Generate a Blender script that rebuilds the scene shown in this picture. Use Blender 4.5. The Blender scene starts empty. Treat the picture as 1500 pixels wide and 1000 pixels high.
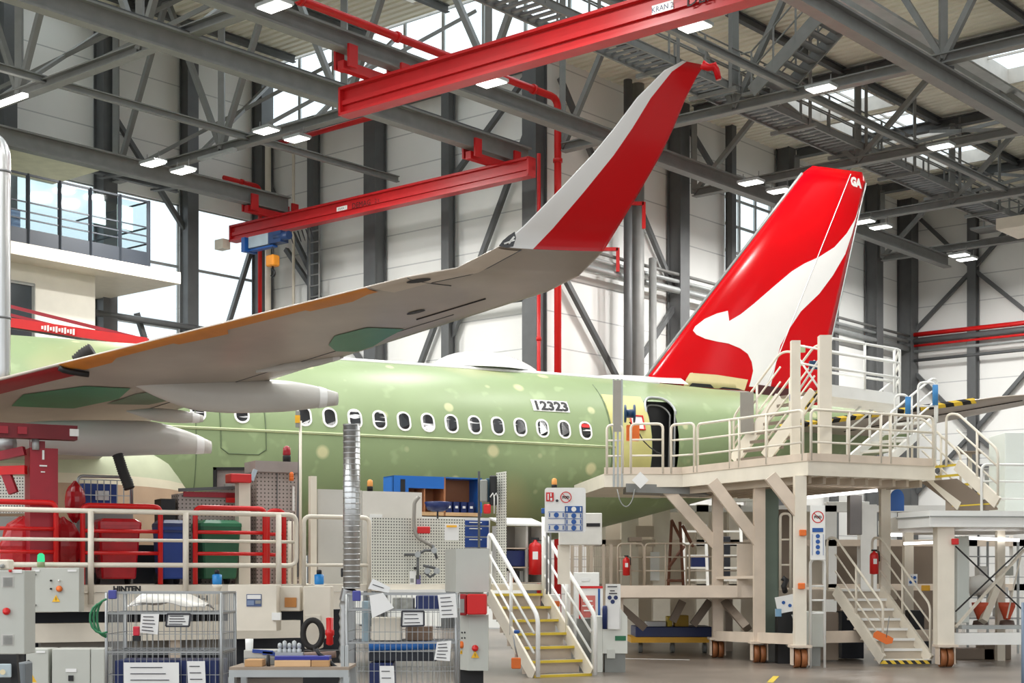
import bpy, bmesh, math, random
from mathutils import Vector as V, Matrix, geometry
random.seed(7)
C = bpy.context.scene.collection
F, CX, HY, CZ = 2235.0, 750.0, 845.0, 1.5
Z = V((0, 0, 1)); X = V((1, 0, 0)); Yv = V((0, 1, 0))
# ---- frames of reference -------------------------------------------------
def P(px, py, Y): return V(((px-CX)/F*Y, Y, CZ+(HY-py)/F*Y))      # photo pixel + distance
def PH(px, py, z): return P(px, py, (z-CZ)*F/(HY-py))              # photo pixel + height
D1 = V((.648, .762, 0)); D2 = V((.762, -.648, 0))                  # hangar axes
def BW(v, w, z=0): return D1*v + D2*w + V((0, 0, z))
def vw(p): return p.dot(D1), p.dot(D2)
U = V((.888, .460, 0)).normalized(); N = V((.460, -.888, 0)).normalized()   # aircraft axes: aft, to port
A0 = V((-1.76, 33.1, 0))
def AF(s, t, z): return A0 + U*s + N*t + V((0, 0, z))
def s_at(px, t):
    a = (px-CX)/F; o = A0 + N*t
    return (a*o.y-o.x)/(U.x-a*U.y)
def zpix(py, Y): return CZ+(HY-py)/F*Y
# ---- materials -----------------------------------------------------------
def lin(c): return tuple((x/12.92 if x <= .04045 else ((x+.055)/1.055)**2.4) for x in [k/255 for k in c])
MATS = {}
def mat(name, rgb, rough=.5, metal=0, var=.08, scale=3.0, coat=0, bump=0):
    if name in MATS: return MATS[name]
    m = bpy.data.materials.new(name); m.use_nodes = True
    nt = m.node_tree; b = nt.nodes['Principled BSDF']
    c = lin(rgb)
    b.inputs['Roughness'].default_value = rough; b.inputs['Metallic'].default_value = metal
    if coat: b.inputs['Coat Weight'].default_value = coat; b.inputs['Coat Roughness'].default_value = .05
    tc = nt.nodes.new('ShaderNodeTexCoord'); n = nt.nodes.new('ShaderNodeTexNoise')
    n.inputs['Scale'].default_value = scale; n.inputs['Detail'].default_value = 4
    nt.links.new(tc.outputs['Object'], n.inputs['Vector'])
    r = nt.nodes.new('ShaderNodeValToRGB'); nt.links.new(n.outputs['Fac'], r.inputs['Fac'])
    r.color_ramp.elements[0].position = .3; r.color_ramp.elements[1].position = .7
    r.color_ramp.elements[0].color = (*[x*(1-var) for x in c], 1); r.color_ramp.elements[1].color = (*[min(1, x*(1+var)) for x in c], 1)
    nt.links.new(r.outputs['Color'], b.inputs['Base Color'])
    if bump:
        bp = nt.nodes.new('ShaderNodeBump'); bp.inputs['Strength'].default_value = bump
        nt.links.new(n.outputs['Fac'], bp.inputs['Height']); nt.links.new(bp.outputs['Normal'], b.inputs['Normal'])
    MATS[name] = m; return m
def emit(name, rgb, k):
    if name in MATS: return MATS[name]
    m = bpy.data.materials.new(name); m.use_nodes = True; nt = m.node_tree; nt.nodes.clear()
    e = nt.nodes.new('ShaderNodeEmission'); o = nt.nodes.new('ShaderNodeOutputMaterial')
    e.inputs[0].default_value = (*lin(rgb), 1); e.inputs[1].default_value = k
    nt.links.new(e.outputs[0], o.inputs[0]); MATS[name] = m; return m
def glass(name, tint, gl=.08):
    m = bpy.data.materials.new(name); m.use_nodes = True; nt = m.node_tree; nt.nodes.clear()
    t = nt.nodes.new('ShaderNodeBsdfTransparent'); g = nt.nodes.new('ShaderNodeBsdfGlossy'); x = nt.nodes.new('ShaderNodeMixShader'); o = nt.nodes.new('ShaderNodeOutputMaterial')
    t.inputs[0].default_value = (*tint, 1); g.inputs['Roughness'].default_value = .05; x.inputs[0].default_value = gl
    nt.links.new(t.outputs[0], x.inputs[1]); nt.links.new(g.outputs[0], x.inputs[2]); nt.links.new(x.outputs[0], o.inputs[0])
    MATS[name] = m; return m
def nodes(m): return m.node_tree, m.node_tree.nodes['Principled BSDF']
def lines_mat(name, rgb, dark, axis, pitch, width, rough=.6, var=.05):
    """surface with thin dark seams every pitch metres along one object axis"""
    m = mat(name, rgb, rough, 0, var, .4); nt, b = nodes(m)
    col = b.inputs['Base Color'].links[0].from_socket
    tc = nt.nodes.new('ShaderNodeTexCoord'); sp = nt.nodes.new('ShaderNodeSeparateXYZ'); nt.links.new(tc.outputs['Object'], sp.inputs[0])
    def mth(op, a, v):
        q = nt.nodes.new('ShaderNodeMath'); q.operation = op; nt.links.new(a, q.inputs[0]); q.inputs[1].default_value = v; return q.outputs[0]
    f = mth('LESS_THAN', mth('FRACT', mth('DIVIDE', sp.outputs[axis], pitch), 0), width/pitch)
    mx = nt.nodes.new('ShaderNodeMix'); mx.data_type = 'RGBA'
    nt.links.new(f, mx.inputs['Factor']); nt.links.new(col, mx.inputs['A']); mx.inputs['B'].default_value = (*lin(dark), 1)
    nt.links.new(mx.outputs['Result'], b.inputs['Base Color']); return m
def holes_mat(name, rgb, dark, pitch, rad, rough=.5):
    """perforated sheet: dark round holes on a grid in the object's x+y / z plane"""
    m = mat(name, rgb, rough, .1, .04, 2); nt, b = nodes(m)
    col = b.inputs['Base Color'].links[0].from_socket
    tc = nt.nodes.new('ShaderNodeTexCoord'); sp = nt.nodes.new('ShaderNodeSeparateXYZ'); nt.links.new(tc.outputs['Object'], sp.inputs[0])
    def mth(op, a, v=None):
        q = nt.nodes.new('ShaderNodeMath'); q.operation = op
        nt.links.new(a, q.inputs[0])
        if v is not None:
            if isinstance(v, (int, float)): q.inputs[1].default_value = v
            else: nt.links.new(v, q.inputs[1])
        return q.outputs[0]
    def cell(a): return mth('SUBTRACT', mth('FRACT', mth('DIVIDE', a, pitch)), .5)
    cx = cell(mth('MULTIPLY', sp.outputs[0], 1.12)); cz = cell(sp.outputs[2])
    d = mth('ADD', mth('MULTIPLY', cx, cx), mth('MULTIPLY', cz, cz))
    f = mth('LESS_THAN', d, (rad/pitch)**2)
    mx = nt.nodes.new('ShaderNodeMix'); mx.data_type = 'RGBA'
    nt.links.new(f, mx.inputs['Factor']); nt.links.new(col, mx.inputs['A']); mx.inputs['B'].default_value = (*lin(dark), 1)
    nt.links.new(mx.outputs['Result'], b.inputs['Base Color']); return m
def hazard(name):
    m = mat(name, (222, 190, 60), .6, 0, .05); nt, b = nodes(m)
    tc = nt.nodes.new('ShaderNodeTexCoord'); w = nt.nodes.new('ShaderNodeTexWave'); w.inputs['Scale'].default_value = 4.2; w.bands_direction = 'DIAGONAL'
    r = nt.nodes.new('ShaderNodeValToRGB'); r.color_ramp.interpolation = 'CONSTANT'; r.color_ramp.elements[1].position = .5
    r.color_ramp.elements[0].color = (.015, .015, .015, 1); r.color_ramp.elements[1].color = (*lin((225, 190, 60)), 1)
    nt.links.new(tc.outputs['Object'], w.inputs[0]); nt.links.new(w.outputs['Fac'], r.inputs[0]); nt.links.new(r.outputs[0], b.inputs['Base Color']); return m
# ---- mesh builder --------------------------------------------------------
class MB:
    def __init__(s): s.v = []; s.f = []; s.m = []; s.sm = []; s.cur = 0
    def face(s, idx, smooth=False): s.f.append(tuple(idx)); s.m.append(s.cur); s.sm.append(smooth)
    def mt(s, i): s.cur = i; return s
    def obox(s, c, ax, ay, az):
        b = len(s.v); c = V(c)
        for sx in (-1, 1):
            for sy in (-1, 1):
                for sz in (-1, 1): s.v.append(c+ax*sx+ay*sy+az*sz)
        q = [(0, 1, 3, 2), (4, 6, 7, 5), (0, 4, 5, 1), (2, 3, 7, 6), (0, 2, 6, 4), (1, 5, 7, 3)]
        if ax.cross(ay).dot(az) < 0: q = [tuple(reversed(k)) for k in q]
        for k in q: s.face([b+i for i in k])
        return s
    def box(s, c, size, ex=X, ey=Yv):
        return s.obox(c, ex*(size[0]/2), ey*(size[1]/2), Z*(size[2]/2))
    def rbox(s, c, size, ex=X, ey=Yv, r=.02):
        """box with bevelled vertical edges and top"""
        c = V(c); hx, hy, hz = [k/2 for k in size]; r = min(r, hx*.9, hy*.9, hz*.9)
        def ring(d, z):
            p = []
            for (sx, sy) in ((1, 1), (-1, 1), (-1, -1), (1, -1)):
                for k in range(3):
                    a = math.radians({(1, 1): 0, (-1, 1): 90, (-1, -1): 180, (1, -1): 270}[(sx, sy)] + k*45)
                    p.append(c+ex*(sx*(hx-r)+(r-d)*math.cos(a))+ey*(sy*(hy-r)+(r-d)*math.sin(a))+Z*z)
            return p
        return s.loft([ring(r*.6, -hz), ring(0, -hz+r*.6), ring(0, hz-r*.6), ring(r*.6, hz)], True, False)
    def bar(s, p0, p1, w, h=None, up=Z):
        h = h or w; p0 = V(p0); p1 = V(p1); d = p1-p0
        if d.length < 1e-6: return s
        dn = d.normalized()
        if abs(dn.dot(up)) > .98: up = X if abs(dn.x) < .9 else Yv
        sx = dn.cross(up).normalized(); u2 = sx.cross(dn)
        return s.obox((p0+p1)/2, d/2, sx*(w/2), u2*(h/2))
    def ibeam(s, p0, p1, w, h, tf=.03, tw=.03):
        p0 = V(p0); p1 = V(p1)
        s.bar(p0, p1, tw, h-2*tf)
        for k in (-1, 1): s.bar(p0+Z*k*(h-tf)/2, p1+Z*k*(h-tf)/2, w, tf)
        return s
    def loft(s, rings, caps=True, smooth=True, closed=True):
        b = len(s.v); n = len(rings[0])
        for r in rings: s.v.extend(V(p) for p in r)
        for i in range(len(rings)-1):
            for j in range(n if closed else n-1):
                k = (j+1) % n
                s.face((b+i*n+j, b+i*n+k, b+(i+1)*n+k, b+(i+1)*n+j), smooth)
        if caps:
            s.face([b+j for j in reversed(range(n))]); s.face([b+(len(rings)-1)*n+j for j in range(n)])
        return s
    def tube(s, pts, r, n=8, loop=False):
        pts = [V(p) for p in pts]; rings = []; L = len(pts); up = None
        for i, p in enumerate(pts):
            if loop: d = pts[(i+1) % L]-pts[i-1]
            else: d = pts[min(i+1, L-1)]-pts[max(i-1, 0)]
            d.normalize()
            if up is None: up = Z if abs(d.z) < .9 else X
            sx = d.cross(up)
            if sx.length < 1e-4: sx = d.cross(Yv)
            sx.normalize(); up = sx.cross(d)
            rr = r[i] if isinstance(r, (list, tuple)) else r
            rings.append([p+(sx*math.cos(2*math.pi*k/n)+up*math.sin(2*math.pi*k/n))*rr for k in range(n)])
        if loop: rings.append(rings[0]); return s.loft(rings, False)
        return s.loft(rings)
    def lathe(s, c, prof, n=16, axis=Z):
        c = V(c); a = axis.normalized(); ex = a.orthogonal().normalized(); ey = a.cross(ex)
        return s.loft([[c+a*z+(ex*math.cos(2*math.pi*k/n)+ey*math.sin(2*math.pi*k/n))*r for k in range(n)] for r, z in prof])
    def cyl(s, p0, p1, r, n=12):
        p0 = V(p0); p1 = V(p1); return s.lathe(p0, [(r, 0), (r, (p1-p0).length)], n, p1-p0)
    def prism(s, poly, d):
        poly = [V(p) for p in poly]; return s.loft([poly, [p+V(d) for p in poly]], True, False)
    def poly(s, pts):
        b = len(s.v); s.v.extend(V(p) for p in pts); s.face(range(b, b+len(pts))); return s
def fillet(pts, r=.08, n=4):
    """round the corners of a polyline"""
    pts = [V(p) for p in pts]; out = [pts[0]]
    for a, b, c in zip(pts, pts[1:], pts[2:]):
        d0 = (a-b); d1 = (c-b); k = min(r, d0.length*.45, d1.length*.45)
        p = b+d0.normalized()*k; q = b+d1.normalized()*k
        for i in range(n+1):
            t = i/n; out.append(p*(1-t)**2+b*2*t*(1-t)+q*t*t)
    out.append(pts[-1]); return out
def wloc(o):
    l = V((0, 0, 0))
    while o is not None: l += o.location; o = o.parent
    return l
def obj(name, mb, m, parent=None, label=None, cat=None, group=None, kind=None):
    vs = mb.v
    if parent: org = wloc(parent)
    else:
        org = V(((min(v.x for v in vs)+max(v.x for v in vs))/2, (min(v.y for v in vs)+max(v.y for v in vs))/2, min(v.z for v in vs)))
    me = bpy.data.meshes.new(name); me.from_pydata([tuple(v-org) for v in vs], [], mb.f)
    ms = m if isinstance(m, (list, tuple)) else [m]
    for k in ms: me.materials.append(k)
    me.polygons.foreach_set('material_index', mb.m); me.polygons.foreach_set('use_smooth', mb.sm); me.update()
    o = bpy.data.objects.new(name, me); C.objects.link(o)
    if parent: o.parent = parent
    else: o.location = org
    return tag(o, label, cat, group, kind)
def tag(o, label=None, cat=None, group=None, kind=None):
    if label: o['label'] = label
    if cat: o['category'] = cat
    if group: o['group'] = group
    if kind: o['kind'] = kind
    return o
def thing(name, label, cat, loc, group=None, parent=None):
    """an Empty that carries parts; with a parent it is itself a part with sub-parts"""
    o = bpy.data.objects.new(name, None); o.empty_display_size = .2; C.objects.link(o); o.location = V(loc)
    if parent: o.location = V(loc)-wloc(parent); o.parent = parent; return o
    return tag(o, label, cat, group)
def struct(name, mb, m, parent=None, label=None): return obj(name, mb, m, parent, label, None, None, None if parent else 'structure')
def dup(root, off, label=None, group=None):
    r = root.copy(); C.objects.link(r); r.location = root.location+V(off)
    if label: r['label'] = label
    if group: r['group'] = group
    for ch in list(root.children):
        c = ch.copy(); C.objects.link(c); c.parent = r
        for g in list(ch.children):
            d = g.copy(); C.objects.link(d); d.parent = c
    return r
def text_mb(txt, o, ex, ez, h, depth=.004, bold=0, mb=None, center=True):
    """lettering as a thin mesh: o origin on the surface, ex reading direction, ez up, h cap height"""
    cu = bpy.data.curves.new('lettering', 'FONT'); cu.body = txt; cu.size = h/.7; cu.offset = bold; cu.resolution_u = 2
    to = bpy.data.objects.new('lettering', cu); C.objects.link(to)
    dg = bpy.context.evaluated_depsgraph_get(); ev = to.evaluated_get(dg); me = ev.to_mesh()
    pts = [v.co.copy() for v in me.vertices]; fs = [tuple(p.vertices) for p in me.polygons]
    ev.to_mesh_clear(); bpy.data.objects.remove(to); bpy.data.curves.remove(cu)
    mb = mb or MB(); b = len(mb.v); o = V(o); ex = V(ex).normalized(); ez = V(ez).normalized(); nn = ex.cross(ez).normalized()
    w = max(p.x for p in pts); x0 = -w/2 if center else 0
    for p in pts: mb.v.append(o+ex*(p.x+x0)+ez*(p.y-h/2)+nn*depth)
    for f in fs: mb.face([b+i for i in f])
    return mb
def fill_patch(poly2, lift, step):
    """triangulated patch: 2D outline -> CDT with inner samples -> lift(x, y) in 3D"""
    pts = []
    n = len(poly2)
    for i in range(n):
        a = V(poly2[i]).to_2d(); b = V(poly2[(i+1) % n]).to_2d(); k = max(1, int((b-a).length/step))
        pts += [a+(b-a)*(j/k) for j in range(k)]
    nb = len(pts); bound = list(range(nb))
    def inside(p):
        c = False
        for i in range(nb):
            a, b = pts[i], pts[i-1]
            if (a.y > p.y) != (b.y > p.y) and p.x < (b.x-a.x)*(p.y-a.y)/(b.y-a.y)+a.x: c = not c
        return c
    x0 = min(p.x for p in pts); x1 = max(p.x for p in pts); y0 = min(p.y for p in pts); y1 = max(p.y for p in pts)
    inner = []
    x = x0+step/2
    while x < x1:
        y = y0+step/2
        while y < y1:
            q = V((x, y))
            if inside(q): inner.append(q)
            y += step
        x += step
    vo, _, fo, *_ = geometry.delaunay_2d_cdt(pts+inner, [], [bound], 1, 1e-6)
    mb = MB(); mb.v = [lift(p.x, p.y) for p in vo]
    for f in fo: mb.face(f, True)
    return mb
# ---- shared materials ----------------------------------------------------
STEEL = mat('grey_painted_steel', (128, 129, 127), .5, .1)
STEELD = mat('dark_grey_steel', (94, 96, 97), .5, .15)
STEELL = mat('galvanised_steel', (172, 176, 176), .45, .4)
RED = mat('red_paint', (206, 22, 22), .35, 0, .06)
CRED = mat('crane_red', (188, 26, 30), .4, 0, .06)
CREAM = mat('cream_paint', (226, 218, 202), .45, 0, .05)
WHITE = mat('white_paint', (236, 236, 232), .4, 0, .03)
GREYW = mat('light_grey_cabinet', (188, 190, 182), .5, 0, .03)
GREY = mat('mid_grey', (140, 142, 138), .55, 0, .05)
BLACK = mat('black_plastic', (22, 22, 24), .5, 0, .05)
BLUE = mat('blue_paint', (28, 84, 158), .4, 0, .05)
BLUED = mat('navy_plastic', (24, 42, 96), .4, 0, .08)
YEL = mat('yellow_paint', (214, 186, 58), .5, 0, .06)
ORANGE = mat('orange_plastic', (226, 112, 40), .5, 0, .06)
WOOD = mat('plywood', (176, 116, 78), .6, 0, .12)
CARD = mat('cardboard', (186, 146, 102), .8, 0, .06)
PAPER = mat('paper', (232, 232, 230), .7, 0, .02)
INK = mat('ink', (60, 60, 66), .8)
RUBB = mat('rubber', (35, 33, 32), .7)
WHEEL = mat('orange_brown_wheel', (150, 92, 52), .5, 0, .1)
DUCT = mat('spiral_duct_metal', (196, 198, 198), .28, .9, .06, 1)
WIRE = mat('zinc_wire', (160, 162, 162), .4, .7)
REDBAG = mat('red_plastic_sheet', (172, 26, 34), .22, 0, .2, 5, 0, .6)
HAZ = hazard('hazard_stripe')
SIDING = lines_mat('wall_siding', (238, 239, 236), (196, 198, 198), 2, 1.0, .035)
PEG = holes_mat('pegboard', (214, 214, 204), (70, 70, 68), .045, .011)
PEGG = holes_mat('grey_perforated_sheet', (172, 160, 154), (80, 74, 70), .06, .012)
GLASS = glass('window_glass', (.93, .97, .98))
GLASSD = glass('office_glass', (.84, .92, .94), .06)
LAMP = emit('lamp_white', (255, 253, 246), 5)
# ======================= HANGAR ==========================================
VA, WA, WB, VC = 33.4, -39.3, -27.1, 55.7
RZ, TB = 16.2, 13.4
# floor
FLOORM = mat('polished_concrete', (122, 112, 103), .3, 0, .28, .6)
mb2 = MB(); mb2.prism([BW(-6, -42), BW(-6, 8), BW(57, 8), BW(57, -42)], (0, 0, -.2)); struct('floor', mb2, FLOORM)
for (a, b, w, c, nm) in ((PH(905, 964, .003), PH(1010, 966, .003), .06, WHITE, 'white line marking'), (PH(1128, 999, .003), PH(1137, 990, .003), .09, YEL, 'short yellow floor marking')):
    q = MB(); q.bar(a, b, w, .004); obj('floor_marking', q, c, None, nm+' painted on the concrete hangar floor', 'floor marking')
# walls with openings
def wall(name, p, d, out, L, z0, z1, holes, m=SIDING):
    xs = sorted({0, L, *[h[0] for h in holes], *[h[1] for h in holes]}); zs = sorted({z0, z1, *[h[2] for h in holes], *[h[3] for h in holes]})
    mb = MB()
    for a, b in zip(xs, xs[1:]):
        for e, f in zip(zs, zs[1:]):
            if any(h[0] <= a and h[1] >= b and h[2] <= e and h[3] >= f for h in holes): continue
            mb.obox(p+d*((a+b)/2)+out*.1+Z*((e+f)/2), d*((b-a)/2), out*.1, Z*((f-e)/2))
    return struct(name, mb, m)
LH = [(.1, 3.2, 1.5, 13.3), (3.4, 6.3, 1.5, 13.3), (6.5, 9.6, 1.5, 13.3)]
RH = 18.5
wall('wall_left', BW(VA, WA), -D1, -D2, 26, 0, RH+.2, LH)
wall('wall_back_left', BW(VA, WA), D2, D1, WB-WA, 0, RZ+.2, [])
BH = [(9.25, 12.3, 11.4, 14.9)]
wall('wall_back', BW(VA, WB), D1, -D2, VC-VA, 0, RZ+.2, BH)
wall('wall_right', BW(VC, WB), D2, D1, 30, 0, RZ+.2, [(6.2, 8.4, 0, 4.5)])
def window(nm, p, d, a, b, z0, z1, nx, nz, fw=.07):
    t = thing(nm, None, None, p+d*((a+b)/2)+Z*z0); t['kind'] = 'structure'
    fr = MB(); n2 = d.cross(Z)
    for i in range(nx+1): q = p+d*(a+(b-a)*i/nx); fr.bar(q+Z*z0, q+Z*z1, fw, .1, d)
    for i in range(nz+1): q = Z*(z0+(z1-z0)*i/nz); fr.bar(p+d*a+q, p+d*b+q, .05, .08)
    obj('window_frame', fr, STEELL, t)
    g = MB(); g.obox(p+d*((a+b)/2)+Z*((z0+z1)/2), d*((b-a)/2), n2*.006, Z*((z1-z0)/2)); obj('pane', g, GLASS, t)
for i, (a, b, z0, z1) in enumerate(LH): window('window_%d' % (i+1), BW(VA, WA)-D2*.1, -D1, a, b, z0, z1, 1, 6, .05)
window('window_4', BW(VA, WB)-D2*.1, D1, *BH[0], 3, 4)
window('window_16', BW(VA, WA)+D1*.1, D2, .1, 45, RZ+.22, RH, 28, 1, .06)
window('window_5', BW(VC, WB)+D1*.1, D2, 6.2, 8.4, 0, 4.5, 2, 5)
wall('wall_unseen_side', BW(-6, 8), D1, D2, 61.7, 0, RH+.2, [(2, 24, 0, 12), (42.6, 44.4, 2, 14.5), (48.5, 54, 4, 9)])  # unseen wall added for fin reflections; narrow opening placed for a bright streak
# roof deck: real trapezoid ribs with skylight openings
SKY = [(41.2, 43.9, -24.3, -21.7), (44.4, 47.7, -24.3, -21.7), (48.8, 51.7, -24.3, -21.7), (41.2, 44.2, -18.2, -15.2), (47, 50, -18.2, -15.2),
       (13, 32.6, -31.5, -28.5), (13, 32.6, -25.5, -22), (13, 32.6, -18.5, -15), (13, 32.6, -11.5, -8), (13, 32.6, -4, 0), (-4, 11, -34, -31.5), (-4, 11, -26, -23.5), (-4, 11, -18, -15.5), (-4, 11, -10, -7.5), (38, 52, -11, -7), (38, 52, -3, 1), (14, 26, -38.6, -36.6)]  # roof openings out of view, added to let in top light
def rz(v): return RH if v < VA else RZ
DECK = mat('cream_roof_deck', (240, 236, 220), .6, 0, .05, .3)
mb = MB(); v = -5.9; pit = .3  # unseen near end of the deck, added to dim the foreground
while v < VC:
    segs = [(WA, 8.0)] if v < VA else [(WB, 8.0)]
    for (v0, v1, w0, w1) in SKY:
        if v0 <= v+pit/2 <= v1:
            ns = []
            for (a, b) in segs:
                if w1 <= a or w0 >= b: ns.append((a, b)); continue
                if w0 > a: ns.append((a, w0))
                if w1 < b: ns.append((w1, b))
            segs = ns
    pr = [(v, 0), (v+.16, 0), (v+.2, .08), (v+.26, .08), (v+pit, 0)]
    for (a, b) in segs:
        r = [[BW(q, w, rz(v+.1)+h) for q, h in pr] for w in (a, b)]
        mb.loft(r, False, False, False)
    v += pit
struct('ceiling', mb, DECK)
for k, (v0, v1, w0, w1) in enumerate(SKY):
    zq = rz(v0); t = thing('window_%d' % (k+6), None, None, BW((v0+v1)/2, (w0+w1)/2, zq)); t['kind'] = 'structure'
    fr = MB(); q = [BW(v0, w0, zq), BW(v1, w0, zq), BW(v1, w1, zq), BW(v0, w1, zq)]
    for a, b in zip(q, q[1:]+q[:1]): fr.bar(a+Z*.2, b+Z*.2, .05, .45)
    n = max(1, round((v1-v0)/1.6)); nw = max(1, round((w1-w0)/1.6))
    for i in range(1, n): fr.bar(BW(v0+(v1-v0)*i/n, w0, zq+.35), BW(v0+(v1-v0)*i/n, w1, zq+.35), .05, .06)
    for i in range(1, nw): fr.bar(BW(v0, w0+(w1-w0)*i/nw, zq+.35), BW(v1, w0+(w1-w0)*i/nw, zq+.35), .05, .06)
    obj('window_frame', fr, mat('skylight_frame', (206, 200, 192), .5), t)
    g = MB(); g.obox(BW((v0+v1)/2, (w0+w1)/2, zq+.42), D1*((v1-v0)/2), D2*((w1-w0)/2), Z*.006); obj('pane', g, GLASS, t)
# columns
ORD = ['first', 'second', 'third', 'fourth', 'fifth', 'sixth', 'seventh', 'eighth', 'ninth']
def column(p, size, ex, ey, label, nm='steel_column', top=RZ, grp=None):
    t = thing(nm, label, 'column', p, grp)
    m = MB(); h = size/2
    for k in (-1, 1): m.obox(p+ey*(k*(h-.015))+Z*(top/2), ex*h, ey*.015, Z*(top/2))
    m.obox(p+Z*(top/2), ex*(h*.7), ey*(h-.03), Z*(top/2)); obj('shaft', m, STEELD, t)
    m = MB(); m.box(p+Z*.02, (size+.2, size+.2, .04), ex, ey); obj('base_plate', m, STEELD, t)
    return t
for i, (v, s) in enumerate(((VA-.3, .5), (VA-3.3, .42), (VA-6.4, .5), (VA-9.7, .42), (VA-12.8, .5))):
    column(BW(v, WA+.32), s, D1, D2, top=RH, label=['grey steel column in the corner where the glazed wall meets the white siding', 'slim grey steel column between the two bright glazed bays on the left', 'grey steel column under the end of the concrete balcony slab', 'grey steel column against the left wall behind the balcony glazing', 'grey steel column of the left wall nearest the silver duct'][i], grp='left wall columns')
for i, (k, s) in enumerate(((2.84, .3), (5.63, .5), (8.7, .3), (12.0, .5))):
    column(BW(VA-.32, WA+k), s, D2, D1, ['slim steel column with ladder right of the hoist hook', 'broad grey steel column behind the red lower crane girder', 'slim grey steel column left of the red downpipes', 'broad grey steel column beside the red vertical sprinkler pipes'][i], grp='back left wall columns')
for i, (k, s) in enumerate(((6.08, .5), (9.1, .26), (12.6, .5), (16, .26), (19.1, .5), (21.9, .6))):
    column(BW(VA+k, WB+.32), s, D1, D2, ['broad grey steel column left of the tail fin', 'slim steel column at the left edge of the high bright window', 'broad steel column hidden partly by the red tail fin', 'slim steel column above the top of the tail fin', 'broad grey steel column just right of the tail fin', 'broadest dark steel column in the far right corner of the hangar'][i], grp='back wall columns')
for i, k in enumerate((2.94, 5.9)):
    column(BW(VC-.3, WB+k), .34, D2, D1, ['slim steel column crossed by diagonal braces on the right wall', 'steel column at the right edge of the right wall'][i], grp='right wall columns')
# wall braces
def brace(a, b, label, r=.07):
    m = MB(); m.bar(a, b, r*2, r*2); obj('wall_brace', m, STEELD, None, label, 'brace', 'diagonal wall braces')
def wl(k, z): return BW(VA-k, WA+.2, z)
def wb(k, z): return BW(VA-.22, WA+k, z)
def wc(k, z): return BW(VA+k, WB+.22, z)
def wr(k, z): return BW(VC-.2, WB+k, z)
brace(wl(.3, 13.3), wl(3.2, 5.5), 'diagonal steel brace across the bright glazed bay beside the corner')
brace(wl(3.4, 5), wl(5.2, 9.6), 'diagonal brace in front of the glazing under the balcony slab')
brace(wl(6.5, 16), wl(3.4, 12.5), 'diagonal brace high on the left siding beside the balcony column')
brace(wb(.2, 15), wb(2.8, 11), 'diagonal brace right of the hangar corner above the red crane')
brace(wb(1.4, 12.2), wb(5.4, 7.7), 'long diagonal brace crossing below the red lower crane girder')
brace(wb(8.7, 8.5), wb(12, 14.8), 'diagonal brace rising to the red pipe elbow on the white siding')
brace(wb(8.7, 13.2), wb(12, 16), 'upper diagonal brace left of the red pipe elbow')
brace(wb(5.9, 5), wb(8.6, 10), 'diagonal brace low behind the wing trailing edge')
brace(wc(.3, 15.6), wc(3, 12.2), 'diagonal brace right of the red vertical pipes under the roof')
brace(wc(.3, 10.2), wc(3.1, 7.3), 'diagonal brace below the winglet on the white siding')
brace(wc(3.3, 7.2), wc(6, 9.9), 'diagonal brace rising right below the wall pipes')
brace(wc(3.2, 13.8), wc(6, 10.4), 'diagonal brace between winglet and tail fin above the wall pipes')
brace(wc(6.3, 16), wc(9, 14.1), 'diagonal brace beneath the roof left of the high bright window')
brace(wc(3.1, 6.8), wc(5, 4.3), 'low diagonal brace falling behind the fuselage')
brace(wr(2.9, 13.2), wr(.3, 10.9), 'right wall brace falling left to the red rail')
brace(wr(2.9, 13.2), wr(.3, 15.9), 'right wall brace rising left from the crossing plate')
brace(wr(2.9, 13.2), wr(5.8, 16), 'right wall brace rising right from the crossing plate')
brace(wr(2.9, 13.2), wr(5.8, 10.6), 'right wall brace falling right from the crossing plate')
brace(wr(.4, 9.6), wr(2.9, 7), 'right wall brace falling behind the tailplane')
brace(wr(2.9, 7), wr(5.8, 10), 'right wall brace rising behind the tailplane tip')
brace(wr(2.9, 7), wr(5.6, 4.6), 'right wall brace falling below the tailplane tip')
brace(wr(2.9, 7), wr(.6, 4.8), 'right wall brace falling left below the tailplane')
brace(wr(2.8, 5.7), wr(5.8, 5.7), 'level steel beam on the right wall below the tailplane tip')
# wall pipes and rails
def pipe(name, pts, r, m, label, cat='pipe', group=None, flanges=()):
    t = thing(name, label, cat, pts[0], group)
    q = MB(); q.tube(fillet(pts, r*3), r, 10); obj('tube', q, m, t)
    for f in flanges:
        i, k = int(f), f-int(f); a, b = V(pts[i]), V(pts[i+1]); d = (b-a).normalized(); c = a+(b-a)*k
        q = MB(); q.cyl(c-d*.05, c+d*.05, r*1.35, 12); obj('flange', q, m, t)
    return t
PZ0 = 10.35
for i, dz in enumerate((0, .28, .5)):
    pipe('wall_pipe', [wc(-.1, PZ0+dz)+D2*.25, wc(VC-VA-.5, PZ0+dz)+D2*.25], (.1, .06, .05)[i], (STEELL, STEELL, STEEL)[i], ('thick pale pipe along the back wall behind the tail fin, lowest of three', 'thinner pale pipe along the back wall, middle of three', 'thin grey pipe along the back wall, topmost of three')[i], group='pipes along the back wall')
pipe('wall_rail', [wl(9, 9.35)+D2*.3, wl(.5, 9.35)+D2*.3], .1, STEELD, 'grey cable rail across the bright glazed bays on the left', 'rail')
pipe('wall_rail', [wb(.4, 9.35)-D1*.3, wb(11.8, 9.35)-D1*.3], .1, STEELD, 'grey cable rail along the white siding just above the wing', 'rail')
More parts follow.
